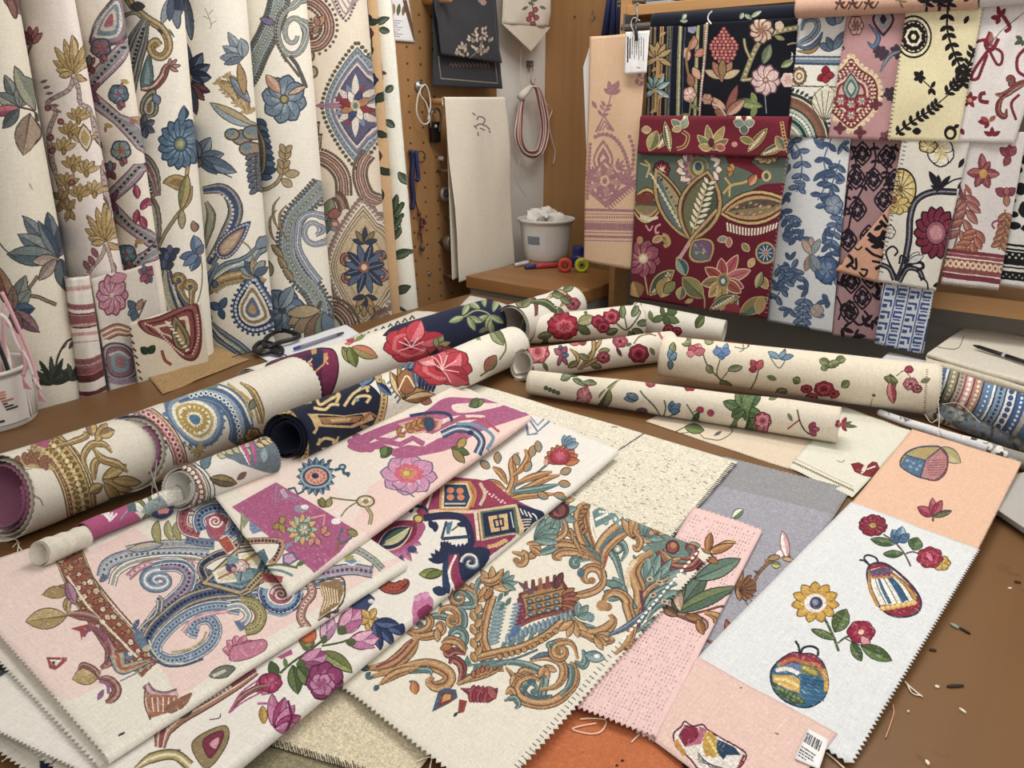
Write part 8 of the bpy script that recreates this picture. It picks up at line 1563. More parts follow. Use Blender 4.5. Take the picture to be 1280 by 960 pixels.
# ================================================================ things on the pegboard and the white wall beside it
XP = XA+.02
def H(px,py,d=.03): return hit(px,py,('x',XA+d))
def hang(name,label,cat,corners,d,base,paint=None,**k):
    return go(sheet(name,label,cat,corners,('x',XA+d),base,**k),paint)
hang('leaflet','white leaflet with small leaf pictures and printed lines pinned to the pegboard top','leaflet',[(479,-60),(503,-60),(519,53),(482,50)],.026,'#e6e6ea',p_leaflet,wave=.0008,weave=.05,th=.0004)
hang('dark_cloth','charcoal grey cloth with pale embroidered sprig, front one hanging on a wooden peg','cloth',[(538,-40),(612,-40),(627,79),(552,68)],.10,'#3a3b40',p_charcoal,wave=.003,th=.0012,pitch=.01)
hang('dark_cloth','charcoal grey cloth with thin white border line hanging behind the sprig cloth','cloth',[(541,-20),(618,-20),(627,111),(541,108)],.075,'#37383d',p_charcoal2,wave=.003,th=.0012,pitch=.01)
def peg(name,label,px,py,L,r,mat,cat='peg',head=None):
    p = H(px,py,.02); prof = [(0,XP-.004),(r,XP-.004),(r,XP+L-.003),(r*.8,XP+L),(0,XP+L)] if not head else head
    V,F = lathe(prof,n=20,axis='x'); V = [(v[0],v[1]+p[1],v[2]+p[2]) for v in V]
    return tag(mobj(name,V,F,mat,smooth=True),label,cat)
M_pw = wood('peg_wood','#b98a58','#c89a68',0,.5,2)
peg('wooden_peg','wooden dowel peg carrying the charcoal cloths',530,2,.12,.011,M_pw)
peg('wooden_peg','wooden dowel peg carrying the plain cream towel',533,127,.10,.010,M_pw)
M_st = plain('#9b9a98',.35,.8); M_st2 = plain('#b4b2ae',.4,.3)
# plain cream towel folded over its peg: front and back layers
tw = empty('cream_towel',H(600,130,.1),'plain cream linen towel with faint grey embroidery hanging on the wooden peg','towel')
fr = sheet('front_layer','','',[(557,124),(633,124),(645,330),(574,353)],('x',XA+.125),'#e9e0ce',fold=(0,0,.007,0),wave=.004,cells=3,pitch=.006,pink='v1',tooth=.002,parent=tw,back=.02); go(fr,p_towel)
bk = sheet('back_layer','','',[(556,126),(627,126),(640,322),(565,350)],('x',XA+.10),'#dfd5c2',wave=.004,cells=3,pitch=.006,pink='v1',tooth=.002,parent=tw); go(bk)
# hooks, clips and knobs
h0 = empty('ring_hook',H(523,108,.04),'steel disc hook with white looped cord on the pegboard','hook')
p = H(523,108,.02); V,F = lathe([(0,0),(.018,0),(.020,.004),(.017,.008),(.006,.011),(.005,.03),(0,.031)],n=24,axis='x')
mobj('disc',[(v[0]+XP,v[1]+p[1],v[2]+p[2]) for v in V],F,M_st,h0,True)
a = [H(*q,.055) for q in ((528,106),(522,122),(521,142),(529,155),(537,150),(533,130),(525,117),(530,106),(535,112),(538,130),(535,150))]
mobj('cord_loop',*tube(cr(a,8),.0028,6),plain('#cfcac0',.6),h0,True)
kc = empty('bulldog_clip',H(543,155,.04),'dark metal clip hanging beside the cream towel','clip')
o = mobj('clip_body',*box(tuple(H(536,178,.021)),tuple(H(551,152,.045))),plain('#2b2724',.35,.5),kc); mod(o,'BEVEL',width=.004,segments=2)
a = [H(*q,.05) for q in ((538,160),(540,140),(547,136),(551,145),(549,165))]
mobj('clip_lever',*tube(cr(a,6),.004,8),plain('#6f6a64',.3,.8),kc,True)
V,F = lathe([(0,0),(.006,.001),(.006,.006),(0,.008)],n=16,axis='x'); p = H(544,158,.045); mobj('rivet',[(v[0]+p[0],v[1]+p[1],v[2]+p[2]) for v in V],F,M_st2,kc,True)
bs = empty('blue_scissors',H(518,200,.03),'blue-handled tool with long strap hanging on the pegboard','tool')
V,F = join(tube(cr([H(*q,.035) for q in ((513,188),(516,200),(515,225),(517,248),(515,262))],6),[.008]*24+[.006],8)); mobj('strap',V,F,plain('#1c2450',.6),bs,True)
mobj('second_strap',*tube(cr([H(*q,.045) for q in ((520,188),(521,204),(523,222),(521,226))],6),.007,8),plain('#20295c',.6),bs,True)
mobj('finger_ring',*tube([H(526+5.5*math.cos(a),196+7*math.sin(a),.045) for a in np.linspace(0,2*PI,24)],.002,6,False),plain('#23262e',.4),bs,True)
def knob(px,py,R,dep,n,label,hub='#8d8b88'):
    e = empty(n,H(px,py,.03),label,'knob'); p = H(px,py,.02)
    prof = [(0,0),(R*.5,0),(R*.5,dep*.45),(R*.9,dep*.5),(R,dep*.6),(R,dep*.85),(R*.92,dep),(R*.5,dep*.97),(R*.45,dep*.9),(0,dep*.9)]
    V,F = lathe(prof,n=28,axis='x'); mobj('knob_body',[(v[0]+XP,v[1]+p[1],v[2]+p[2]) for v in V],F,plain(hub,.35,.6),e,True)
    V,F = lathe([(0,dep*.9),(R*.3,dep*.9),(R*.3,dep*1.1),(0,dep*1.12)],n=16,axis='x'); mobj('knob_centre',[(v[0]+XP,v[1]+p[1],v[2]+p[2]) for v in V],F,plain('#6a6866',.4,.6),e,True)
knob(551,242,.026,.03,'dial_knob','round grey dial knob half hidden behind the cream towel','#a5a3a0')
knob(553,302,.030,.055,'metal_dial','ridged brass-grey round dial low on the pegboard','#8c857b')  # a second metal knob, deeper than the grey one
for (px,py,L,w) in ((548,213,.05,'above the round grey dial knob'),(556,272,.045,'between the two round knobs'),(555,344,.055,'lowest, under the towel hem')):
    peg('metal_peg',f'short steel peg {w}',px,py,L,.0065,M_st)
peg('push_pin','tiny round nail head low on the pegboard',536,342,.006,.007,M_st)
peg('push_pin','small white clip tab above the steel peg',549,198,.02,.008,plain('#d8d5cf',.5))
# dark red thread rose garland
g = empty('thread_garland',H(520,260,.03),'dark red knotted thread garland hanging low on the pegboard','garland')
a = [H(*q,.03) for q in ((517,240),(521,258),(525,270),(526,290),(528,304))]
mobj('thread',*tube(cr(a,6),.0022,6),plain('#231c2e',.8),g)
for q in ((524,268),(529,275),(527,283),(531,279),(525,292)):
    V,F = lathe([(0,-.006),(.006,-.003),(.008,.002),(.004,.007),(0,.008)],n=10); c = H(*q,.035); mobj('knot',[(v[0]+c[0],v[1]+c[1],v[2]+c[2]) for v in V],F,plain('#5d1c2c',.8),g,True)
V,F = lathe([(0,-.013),(.008,-.006),(.010,.002),(.006,.011),(0,.014)],n=14); c = H(528,310,.035); mobj('pendant',[(v[0]+c[0],v[1]+c[1],v[2]+c[2]) for v in V],F,plain('#4e4448',.5),g,True)
# embroidered cream pennant hung on the white wall, and the striped cord under it
pn_ = hang('embroidered_pennant','cream pointed pennant with small red flower embroidery on the white wall','pennant',[(632,-60),(690,-60),(688,34),(628,30)],.08,'#d0c6b6',p_pennant,wave=.004,th=.0015,pitch=.012)
V = [H(*q,.08) for q in ((628,30),(688,34),(664,64))]; V += [v-np.array([.003,0,0]) for v in V]
mobj('pennant_point',V,[(0,1,2),(3,5,4),(0,3,4,1),(1,4,5,2),(2,5,3,0)],plain('#cfc5b5',.9),pn_)
cdn = empty('cord_bundle',H(665,110,.06),'looped bundle of red and white striped cord hanging on a wire hook','cord bundle')
for i,(c,o) in enumerate([('#d8cfc4',0),('#9c3a48',2),('#d8cfc4',3.6),('#b05a66',5),('#cfc5b8',6.4),('#8d3442',8),('#d8cfc4',9.4)]):
    P = [(652+o*.3,122),(646+o*.8,150),(644+o,172),(652+o*.7,190-o*.3),(667,198-o),(680-o*.8,188-o*.4),(686-o,160),(682-o,130),(674-o*.6,110),(664-o*.2,108+o*.3)]
    a = [H(*q,.05+.004*(i % 3)) for q in P]; mobj('cord_strand',*tube(cr(a,8),.0034,6),plain(c,.8),cdn,True)
mobj('wrapped_end',*tube([H(*q,.058) for q in ((650,122),(656,116),(663,108))],[.014,.015,.010],10),plain('#ddd5ca',.8),cdn,True)
mobj('loose_tail',*tube(cr([H(*q,.06) for q in ((684,130),(690,138),(686,152),(690,175),(694,190),(692,205))],6),.0024,6),plain('#c9b9ac',.8),cdn,True)
hk = empty('wire_hook',H(664,80,.04),'small grey wire hook above the striped cord bundle','hook')
mobj('hook_base',*box(tuple(H(658,84,.002)),tuple(H(667,76,.02))),plain('#77746f',.4,.6),hk)
mobj('hook_wire',*tube(cr([H(*q,.03) for q in ((664,80),(666,90),(663,100),(667,106),(669,98))],6),.0025,6),M_st,hk,True)
tag(mobj('hanging_thread',*tube(cr([H(*q,.04) for q in ((651,55),(651,80),(650,105),(654,112))],6),.0012,5),plain('#c8c2b8',.8)),'pale thread hanging from the cream pennant','thread')
tag(mobj('hanging_thread',*tube(cr([H(*q,.04) for q in ((650,198),(647,215),(646,228),(654,240),(658,246))],6),.0012,5),plain('#c8c2b8',.8)),'pale thread curling below the cord bundle','thread')
tag(mobj('small_hook',*tube(cr([hit(*q,('y',YB-.15)) for q in ((741,12),(739,20),(741,24),(743,20))],6),.0025,6),M_st),'tiny steel hook on the wooden pillar','hook')
tag(mobj('nail_head',*lathe([(0,0),(.004,.001),(0,.004)],tuple(hit(718,21,('y',YB-.145))),10,'y'),plain('#33302c',.5)),'dark nail head on the wooden pillar','nail')
# ================================================================ on the cabinet
zc = .95
def bucket(name,label,ctr,R0,R1,hh,col,parts):
    e = empty(name,ctr,label,'bucket'); x,y,z = ctr
    prof = [(0,0),(R0*.96,0),(R0,.004)]+[(R0+(R1-R0)*t,hh*t) for t in (.2,.5,.85)]+[(R1*1.0,hh*.93),(R1*1.06,hh*.93),(R1*1.07,hh),(R1*1.0,hh),(R1*.96,hh*.97),(R0*.95,.01),(0,.008)]
    o = mobj('bucket_body',*lathe(prof,ctr,48),plain(col,.4,var=.02),e,True)
    return e
pb_ = hit(682,323,('z',zc)); d_ = (pb_-EYE)@FW; k_ = d_/FPX
bw = bucket('white_bucket','white plastic bucket of white scraps standing on the corner cabinet',tuple(pb_),27*k_,33*k_,50*k_,'#dad8d3',None)
ph = np.linspace(-2.0,-.95,12); R_ = 30.8*k_; zz = (.28,.72)
V = [(pb_[0]+(27+6*z+.25)*k_*math.cos(a),pb_[1]+(27+6*z+.25)*k_*math.sin(a),pb_[2]+50*k_*z) for z in zz for a in ph]
me_ = mobj('label',V,[(i,i+1,i+13,i+12) for i in range(11)],plain('#dcdce0',.5),bw)
ph2 = np.linspace(-1.75,-1.2,8); V = [(pb_[0]+(27+6*z+.5)*k_*math.cos(a),pb_[1]+(27+6*z+.5)*k_*math.sin(a),pb_[2]+50*k_*z) for z in (.42,.62) for a in ph2]
mobj('label_picture',V,[(i,i+1,i+9,i+8) for i in range(7)],plain('#7b8596',.5),bw)
r = random.Random(5)
for i in range(11):
    a = r.uniform(0,2*PI); q = r.uniform(0,.7)*30*k_; s = r.uniform(7,11)*k_
    bm = bmesh.new(); bmesh.ops.create_icosphere(bm,subdivisions=2,radius=s)
    for v in bm.verts: v.co *= 1+r.uniform(-.28,.28)
    me = bpy.data.meshes.new('cotton_scrap'); bm.to_mesh(me); bm.free(); me.materials.append(plain('#e6e3de',.9)); o = bpy.data.objects.new('cotton_scrap',me); C.objects.link(o)
    o.location = (pb_[0]+q*math.cos(a),pb_[1]+q*math.sin(a),pb_[2]+(48+(1-q/(21*k_))*8)*k_); o.rotation_euler = (r.random(),r.random(),r.random())
    tag(o,'crumpled white cloth scrap in the cabinet bucket','scrap','white scraps in the cabinet bucket')
def Z(px,py,z=zc): return hit(px,py,('z',z))
c_ = Z(723,333); tag(mobj('plastic_pot',*lathe([(0,0),(10*k_,0),(10*k_,12*k_),(8.4*k_,14*k_),(8.4*k_,22*k_),(7.6*k_,24*k_),(0,24*k_)],tuple(c_),28),plain('#20286a',.4),smooth=False),'dark blue round plastic pot behind the tape rolls on the cabinet','pot')  # a round blue cap with a narrower upper step
def pen(name,label,cat,a,b,r,cols,lift=None):
    a,b = np.array(a),np.array(b); l = r if lift is None else lift; a = a+[0,0,l]; b = b+[0,0,l]; e = empty(name,tuple((a+b)/2),label,cat)
    for (f0,f1,rr0,rr1,c,pn) in cols:
        P = [a+(b-a)*(f0+(f1-f0)*t) for t in np.linspace(0,1,5)]; mobj(pn,*tube(P,np.linspace(rr0*r,rr1*r,5),14),plain(c,.35),e,True)
    return e
pen('highlighter','red and dark blue marker pen lying on the cabinet','marker',Z(656,337),Z(699,334),.0095,[(0,.3,.8,1,'#27366a','cap'),(.3,1,1,1,'#b13a4c','barrel')])
pen('highlighter','pale grey marker pen beside the red marker on the cabinet','marker',Z(644,334),Z(660,331),.009,[(0,1,.7,1,'#cfcfd4','barrel')])
def tape(label,px,py,c1,c2,r):
    c = Z(px,py+9); e = empty('tape_roll',tuple(c),label,'tape roll'); ax = (EYE-c); ax[2] = 0; ax /= np.linalg.norm(ax); w = np.cross([0,0,1.],ax)
    V,F = lathe([(r*.45,-.012),(r*.95,-.012),(r,-.008),(r,.008),(r*.95,.012),(r*.45,.012),(r*.45,-.012)],n=30,axis='x')
    f = lambda V: [c+[0,0,r]+ax*v[0]+w*v[1]+np.array([0,0,1.])*v[2] for v in V]
    mobj('tape',f(V),F,plain(c1,.5),e,True); V,F = lathe([(r*.2,-.008),(r*.45,-.008),(r*.45,.013),(r*.2,.013),(r*.2,-.008)],n=24,axis='x'); mobj('core',f(V),F,plain(c2,.5),e,True)
tape('orange-red tape roll standing on the cabinet beside the marker',706,331,'#c84a34','#8c2a20',.026)
tape('yellow-green tape roll standing on the cabinet',727,331,'#c9cc2e','#7c8420',.026)
tag(mobj('gold_pin',*tube(cr([Z(*q)+[0,0,.004] for q in ((741,330),(747,332),(760,338),(774,343))],5),[.004,.005]+[.0025]*14,8),plain('#b99a52',.35,.6),smooth=True),'long gold pin on the cabinet front corner','pin')
# ================================================================ hanging samples on the rack, upper row
def rs(label,cor,d,base,paint=None,n='hanging_sample',grp='samples on the wall rack',cat='fabric sample',**k):
    k.setdefault('wave',.003); k.setdefault('cells',3); k.setdefault('tooth',.0025); k.setdefault('pitch',.008); k.setdefault('ppm',1150)
    return go(sheet(n,label,cat,cor,('y',YR-d),base,group=grp,**k),paint)
rs('navy striped sample with gold braid and coral blossoms, first in the upper row',[(811,34),(890,30),(884,158),(806,158)],.020,'#131526',p_navystripe)
rs('navy sample with coral grape cluster and blush blossoms, upper row',[(883,28),(998,22),(984,160),(872,160)],.030,'#11131f',p_navyfloral,pink='u0 u1')
rs('cream sample with blue scrolls, bands and a fan medallion, upper row',[(996,20),(1062,12),(1036,173),(978,170)],.024,'#dcdad0',p_bluefan,pink='u0')
rs('dusty rose sample with red and cream medallion, upper row',[(1060,16),(1137,8),(1116,175),(1036,172)],.034,'#b98a8c',p_rosemedal,pink='u0 v1')
rs('pale yellow sample with black vine and round rosette, upper row',[(1134,10),(1229,2),(1197,177),(1110,174)],.044,'#ddd3a8',p_yellowblack,pink='u0 u1 v1')
rs('white sample with burgundy scroll flowers, upper row at the picture edge',[(1227,4),(1330,-6),(1268,178),(1190,176)],.038,'#dcd6d4',p_whitered,pink='v1')
rs('long peach sample with dusty rose damask and striped border',[(738,46),(809,40),(788,337),(729,326)],.05,'#dab592',p_peach,pink='v1',tooth=.0015)
tag(mobj('white_card',[hit(*q,('y',YR-.03)) for q in ((729,84),(741,45),(741,240),(735,240))]+[hit(*q,('y',YR-.028)) for q in ((729,84),(741,45),(741,240),(735,240))],[(0,1,2,3),(7,6,5,4),(0,4,5,1),(1,5,6,2),(2,6,7,3),(3,7,4,0)],plain('#dcdde0',.6)),'white card sticking out behind the peach sample','card')
# ---- lower row
rs('maroon fabric with curled top edge and paisley leaves above the green panel',[(800,150),(985,152),(984,197),(797,192)],.075,'#74202f',p_marooncurl,fold=(0,0,.012,0),n='hanging_fabric')
rs('large maroon and sage hanging sample with big jewel flowers',[(797,192),(985,197),(957,399),(787,372)],.062,'#6d1c2e',p_maroon,n='hanging_fabric',pink='u1',ppm=1400)
rs('white sample with dense blue leaf sprigs, lower row',[(982,160),(1064,165),(1040,416),(959,401)],.018,'#d4d9dc',p_blueleaf)
rs('dusty mauve sample with black damask, lower row',[(1062,165),(1135,165),(1097,427),(1041,419)],.012,'#a88286',p_mauveblack)
rs('peach triangular folded corner with black brush print',[(1113,256),(1114,256),(1100,354),(1044,338)],.028,'#d29c82',p_peachtri,pink='u1',cells=2,wave=.001)
rs('white sample with black vine and burgundy daisy, lower row',[(1130,165),(1215,165),(1170,363),(1098,352)],.036,'#d9d6cb',p_vine,pink='u0')
rs('white sample with blue Greek-key lattice and fringed hem',[(1106,340),(1169,350),(1153,442),(1093,429)],.026,'#ccd4dc',p_greek,pink='v1 u1')
rs('white sample with burgundy lily, leaf sprays and band, lower row',[(1210,165),(1284,165),(1249,358),(1177,350)],.030,'#d6d0cf',p_lilyband,pink='v1',tooth=.012,pitch=.003,rough=.9)
rs('black and white patterned sample with fringed hem at the picture edge',[(1282,165),(1360,165),(1330,365),(1250,352)],.026,'#d6d6d2',p_blackwhite,pink='v1',tooth=.012,pitch=.003,rough=.9)
# ---- rolls lying along the rail
def vroll(name,label,pa,pb,rp,y,base,paint=None):
    A,B = hit(*pa,('y',y)),hit(*pb,('y',y)); L = np.linalg.norm(B-A); ax = (B-A)/L; e1 = np.array([0,-1.,0]); e2 = np.cross(e1,ax); 
    R = rp*((A-EYE)@FW)/FPX; us = np.linspace(0,L,50); th = np.linspace(0,2*PI*2,60); G = A+us[:,None,None]*ax+(R-.002*th/(2*PI))[None,:,None]*(np.cos(th+PI)[None,:,None]*e1+np.sin(th+PI)[None,:,None]*e2)
    Nn = np.cross(np.gradient(G,us,axis=0),np.gradient(G,th*R,axis=1)); f = np.sign((Nn*(G-(A+us[:,None,None]*ax))).sum(-1)[25,15])
    c = Cloth(name,label,'fabric roll',G,us,th*R,base,face=f,ppm=1000,group='rolls along the rack rail'); c.vlim = 2*PI*R*.98; go(c,paint)
vroll('fabric_roll','navy roll with pale leaves lying along the rack rail',(818,28),(998,17),11,YR+.0,'#141726',p_navyroll)
vroll('fabric_roll','peach roll with black scribbled flowers lying along the rack rail',(998,8),(1226,-6),14,YR-.05,'#cfa28a',p_peachroll)
vroll('fabric_roll','white roll end at the rail beside the peach roll',(1228,-6),(1330,-14),14,YR-.05,'#d2cdd2',None)
# tag, clip and straps
tg = empty('price_tag',hit(795,60,('y',YR-.07)),'white printed tag clipped over the peach sample','tag')
c = sheet('tag_card','','',[(782,40),(812,38),(808,91),(780,93)],('y',YR-.075),'#e2e2e4',wave=.0008,weave=.05,th=.0005,parent=tg,ppm=1600); go(c,p_tag)
mobj('string',*tube(cr([hit(*q,('y',YR-.08)) for q in ((797,48),(789,32),(792,22),(800,26))],6),.0012,6),plain('#c9c4ba',.7),tg)
bc = empty('black_clip',hit(797,25,('y',YR-.06)),'thin black hanging clip with a steel hook above the printed tag','clip')
mobj('clip_arm',*tube([hit(*q,('y',YR-.085)) for q in ((794,28),(795,40),(796,51))],[.004,.005,.004],10),plain('#17171a',.4),bc,True)
mobj('hook',*tube(cr([hit(*q,('y',YR-.085)) for q in ((795,28),(797,18),(795,8),(798,4))],6),.003,8),M_st,bc,True)
tag(mobj('wire_hook',*tube(cr([hit(*q,('y',YR-.05)) for q in ((890,14),(886,18),(885,24),(889,30))],6),.0018,6),plain('#d6d6d6',.4)),'small white wire hook over the navy floral sample','hook')
st = empty('blue_straps',hit(768,20,('y',YB-.2)),'dark blue straps hanging in front of the wooden pillar','strap')
for a,b in (((766,-40),(756,46)),((768,-40),(766,46)),((772,-40),(776,44))):
    A,B = hit(*a,('y',YB-.2)),hit(*b,('y',YB-.2)); mobj('strap',*tube([A,(A+B)/2,B],[.006,.010,.015],8),plain('#1d2c5c',.7),st,True)
# ================================================================ flat samples on the table
T0 = .9
def ts(label,cor,z,base,paint=None,n='fabric_sample',cat='fabric sample',grp='samples laid out on the table',**k):
    k.setdefault('pitch',.007); k.setdefault('ppm',1500); k.setdefault('tooth',.003); k.setdefault('th',.0007); k.setdefault('wave',.0006)
    pl = ('z',z) if np.isscalar(z) else [('z',q) for q in z]
    return go(sheet(n,label,cat,cor,pl,base,group=grp,**k),paint)
ts('olive green woven sample at the bottom picture edge under the beige linen',[(280,925),(525,962),(470,1060),(200,1010)],.9022,'#8c8566',p_olive,weave=1.6,grain=.2)
ts('coarse beige linen sample with dark fringe at the bottom edge',[(395,800),(562,912),(508,982),(318,925)],.906,'#d5c8a9',p_linen,weave=1.5,grain=.16)
ts('terracotta orange sample at the bottom centre with blush corner over it',[(690,850),(870,915),(800,1070),(590,1000)],.9022,'#c4693c',p_orange,pink='u1')
ts('lavender grey sample with embroidered magnolia twig',[(905,571),(1064,612),(900,870),(740,790)],.9035,'#9c9ca8',p_grey,pink='v0',weave=1.2,grain=.14)
ts('beige pinked sample showing under the lowest right-hand roll',[(808,527),(1006,592),(1062,545),(870,495)],.9012,'#d8c7ae',p_beigepk,pink='u0 v0')
ts('off-white sample with small dark red motifs and stitched hem',[(985,583),(1066,622),(1142,540),(1054,508)],.9028,'#d9d8c6',p_offwhite,pink='v0 v1')
ts('peach sample with patchwork beetle and pink lily sprig',[(1062,632),(1219,690),(1276,577),(1140,537)],[.9036,.917,.931,.906],'#e3b799',p_peachbug,pink='u1')
ts('white sample embroidered with flowers and two round patchwork insects',[(1064,627),(1222,686),(1062,952),(866,828)],[.9062,.920,.9068,.9062],'#d9dde0',p_whitebug,pink='u1 v1',tooth=.004)
ts('blush pink sample with jewel-coloured motif and barcode tag',[(866,818),(1047,917),(955,1030),(790,905)],.9082,'#e2bfb4',p_blush,pink='')
ts('speckled cream tweed sample, large and plain, in the table middle',[(588,478),(921,577),(815,700),(480,590)],.909,'#ddd6c2',p_tweed,pink='u0 u1',weave=1.5,grain=.2)
ts('light pink dashed sample with green leaves crossing its upper half',[(866,634),(950,662),(817,918),(722,882)],.9112,'#e8c3c0',p_pinkdash,pink='v0 v1',fold=(0,.003,0,0),tooth=.005,back=.02)
ts('cream sample with large rust, teal and ochre acanthus damask',[(690,612),(890,690),(612,1000),(424,852)],.9155,'#e0d9c6',p_damask,sat=.72,pink='u1 u0 v1',tooth=.0045,pitch=.008)
# ================================================================ the pile of long folded fabrics, front left
g_ = 'folded fabrics piled at the front left'
for k,(lab,cor,z,col) in enumerate([
    ('white fabric layer with navy and green bits at its edge, lowest in left pile',[(150,1040),(420,840),(200,660),(-200,800)],.912,'#dfd9cb'),
    ('cream fabric layer with frayed pinked edge, low in the left pile',[(118,1000),(420,820),(240,620),(-150,768)],.919,'#d9d2c2')]):
    ts(lab,cor,z,col,(p_leftlow,p_leftlow2)[k],n='folded_fabric',cat='folded fabric',grp=g_,fold=(0,0,.003,0),pink='u0',tooth=.004,ppm=900)
ts('long white folded fabric with pink tulips, navy patches, rust sprig',[(212,1012),(768,560),(566,478),(-60,885)],.932,'#e0dcd4',p_tulip,n='folded_fabric',cat='folded fabric',grp=g_,fold=(0,0,.008,0),pink='u1 u0',ppm=1500,wave=.0012)
ts('cream fabric layer with pinked edge just beneath the blush paisley fabric',[(122,952),(480,704),(300,590),(-85,735)],.9365,'#ddd6c8',p_under,n='folded_fabric',cat='folded fabric',grp=g_,fold=(0,0,.003,0),pink='u0',tooth=.004,ppm=900)
ts('blush folded fabric with great blue paisley scrolls on the left pile',[(132,941),(505,701),(335,588),(-66,718)],.9445,'#e0dccd',p_paisley,sat=.78,n='folded_fabric',cat='folded fabric',grp=g_,fold=(0,0,.006,0),pink='u0',ppm=1600,wave=.001)
ts('pink and cream folded fabric with magenta band and pink rose on top of the pile',[(356,736),(661,518),(550,480),(258,608)],.957,'#e6d2c8',p_rose,n='folded_fabric',cat='folded fabric',grp=g_,fold=(0,0,.007,0),pink='u1',ppm=1600,wave=.001)
# ================================================================ rolls
def rl_(label,pa,ra,pb,rb,z,base,paint=None,**k):
    k.setdefault('pink','u0 u1'); k.setdefault('tooth',.0022); k.setdefault('a0',-110); k.setdefault('ppm',1300)
    return go(roll('fabric_roll',label,'fabric roll',pa,ra,pb,rb,z,base,**k),paint)
gl,gr = 'fabric rolls on the left of the table','cream floral rolls on the right of the table'
rl_('cream roll with gold patterned band, nearest the picture edge',(2,622),55,(215,545),45,(.90,.91),'#ddd6c6',p_goldroll,group=gl,gap=.007,turns=3.4,cut=.45)
rl_('small cream roll end poking out below the gold-banded roll',(50,692),17,(106,669),15,(.945,.947),'#d8d1c0',None,group=gl,turns=1.6,cut=.5)
rl_('thin magenta roll with green and blue figures under the paisley rolls',(103,666),13,(222,617),12.5,(.946,.948),'#b2517f',p_magroll,group=gl,cut=.4,turns=1.8,gap=.003)
rl_('cream roll with navy, magenta and gold sections and red peonies behind, ending pinked',(318,498),40,(612,399),27,.90,'#ddd8ca',p_plumroll,group=gl)
rl_('cream roll with blue and gold round paisley and pink lining, frayed left end',(162,566),48,(372,482),38,(.915,.91),'#ddd7c8',p_blueroll,group=gl,cut=.5,gap=.007,turns=3.2,tooth=.0035)
rl_('slim white roll with grey-blue floral field and beaded band',(224,611),27,(336,568),25,(.946,.948),'#dad6cc',p_greyroll,group=gl,cut=.5,turns=2.4,gap=.005)
rl_('navy and gold roll turning to white with a big red peony',(356,548),34,(641,431),25,(.945,.905),'#dfdacb',p_navyroll2,group=gl,cut=.3,turns=3.2,gap=.006)
rl_('short white roll with green and red border at the back of the table',(640,407),27,(712,381),24,.90,'#dbd7ca',p_backroll,group=gr)
rl_('cream roll with green leaves at the back, tapering beside the maroon sample',(792,397),20,(905,415),15,.90,'#dcd7ca',p_backroll2,group=gr,gap=.003)
rl_('cream roll with large red peonies and dark rolled end',(660,412),18,(800,401),21,.90,'#dcd5c5',p_peonyroll,group=gr,cut=.4,gap=.003)
rl_('cream roll with pink roses and brown stems, open end facing left',(652,456),20,(838,432),19,.90,'#dbd3c2',p_roseroll,group=gr,cut=.45,gap=.0035,turns=3)
rl_('flattened cream linen roll with scattered sprigs, lowest of the right rolls',(664,477),16,(1048,530),24,.903,'#dad0bc',p_sprigroll,group=gr,turns=2.2)
rl_('thick cream linen roll with blue and red posies lying across the right',(828,444),26,(1169,487),33,(.925,.905),'#ddd2bc',p_posyroll,group=gr,turns=2.6)
rl_('roll with blue, rose and tan woven bands at the right edge',(1172,479),22,(1310,532),29,(.925,.925),'#cfcac2',p_bandblue,group='patterned rolls at the right edge',pink='')
rl_('slim flattened roll of grey and white leaf print under the banded roll',(1165,512),13,(1310,563),15,.90,'#c9c5ba',p_greyprint,group='patterned rolls at the right edge',pink='')
rl_('narrow white paper tube with grey printed end tapering to a point',(1099,516),4,(1300,584),12,.90,'#d5d6d9',p_whitetube,group='patterned rolls at the right edge',pink='',gap=.0012,turns=1.8)
# ================================================================ folded cream stack and papers on the right
for k,(dx,dy,z,w) in enumerate([(0,22,.925,'bottom'),(3,12,.938,'middle'),(0,3,.951,'upper'),(2,-6,.964,'top')]):
    ts(f'folded cream cloth in the stack at the right edge, {w} piece',[(1160+dx,447+dy),(1208+dx,413+dy),(1345,440+dy),(1345,500+dy)],('z',z)[1],('#d6cab0','#ddd5c2','#d9d0bb','#e0dac9')[k],(p_stackprint if k == 0 else p_stackline if k == 3 else None),n='folded_cloth',cat='folded cloth',grp='folded cream cloths at the right edge',fold=(.0055,0,.0055,0),wave=.0012,ppm=900)
pen('black_pen','black ballpoint pen lying on the folded cream stack','pen',hit(1216,434,('z',.968)),hit(1310,465,('z',.968)),.005,[(0,.08,.3,.9,'#15151a','tip'),(.08,.42,.9,1,'#15161c','barrel'),(.42,.46,1.05,1.05,'#b8b8bc','ring'),(.46,1,1,.9,'#15161c','cap')])
ts('white paper slip behind the thick cream roll',[(1096,453),(1165,470),(1168,453),(1112,440)],.903,'#dfe0e4',None,n='paper_slip',cat='paper',grp=None,weave=.05,wave=.001)
st_ = empty('page_stack',hit(1260,620,('z',.9)),'thick stack of white pages with rounded corner under the peach sample','paper stack')
for k in range(9):
    z = .9015+k*.0021; P = [hit(*q,('z',z)) for q in ((1232,628),(1262,596),(1300,585),(1400,640),(1300,674))]; z2 = np.array([0,0,.0012])
    o_ = np.array([.35,-.94,0])*(8-k)*.0035; V = [p+o_ for p in P]+[p+z2+o_ for p in P]
    mobj('pages',V,[(4,3,2,1,0),(5,6,7,8,9)]+[(i,(i+1) % 5,5+(i+1) % 5,5+i) for i in range(5)],plain('#dcdbd8' if k % 2 else '#a9a6a2',.8),st_)
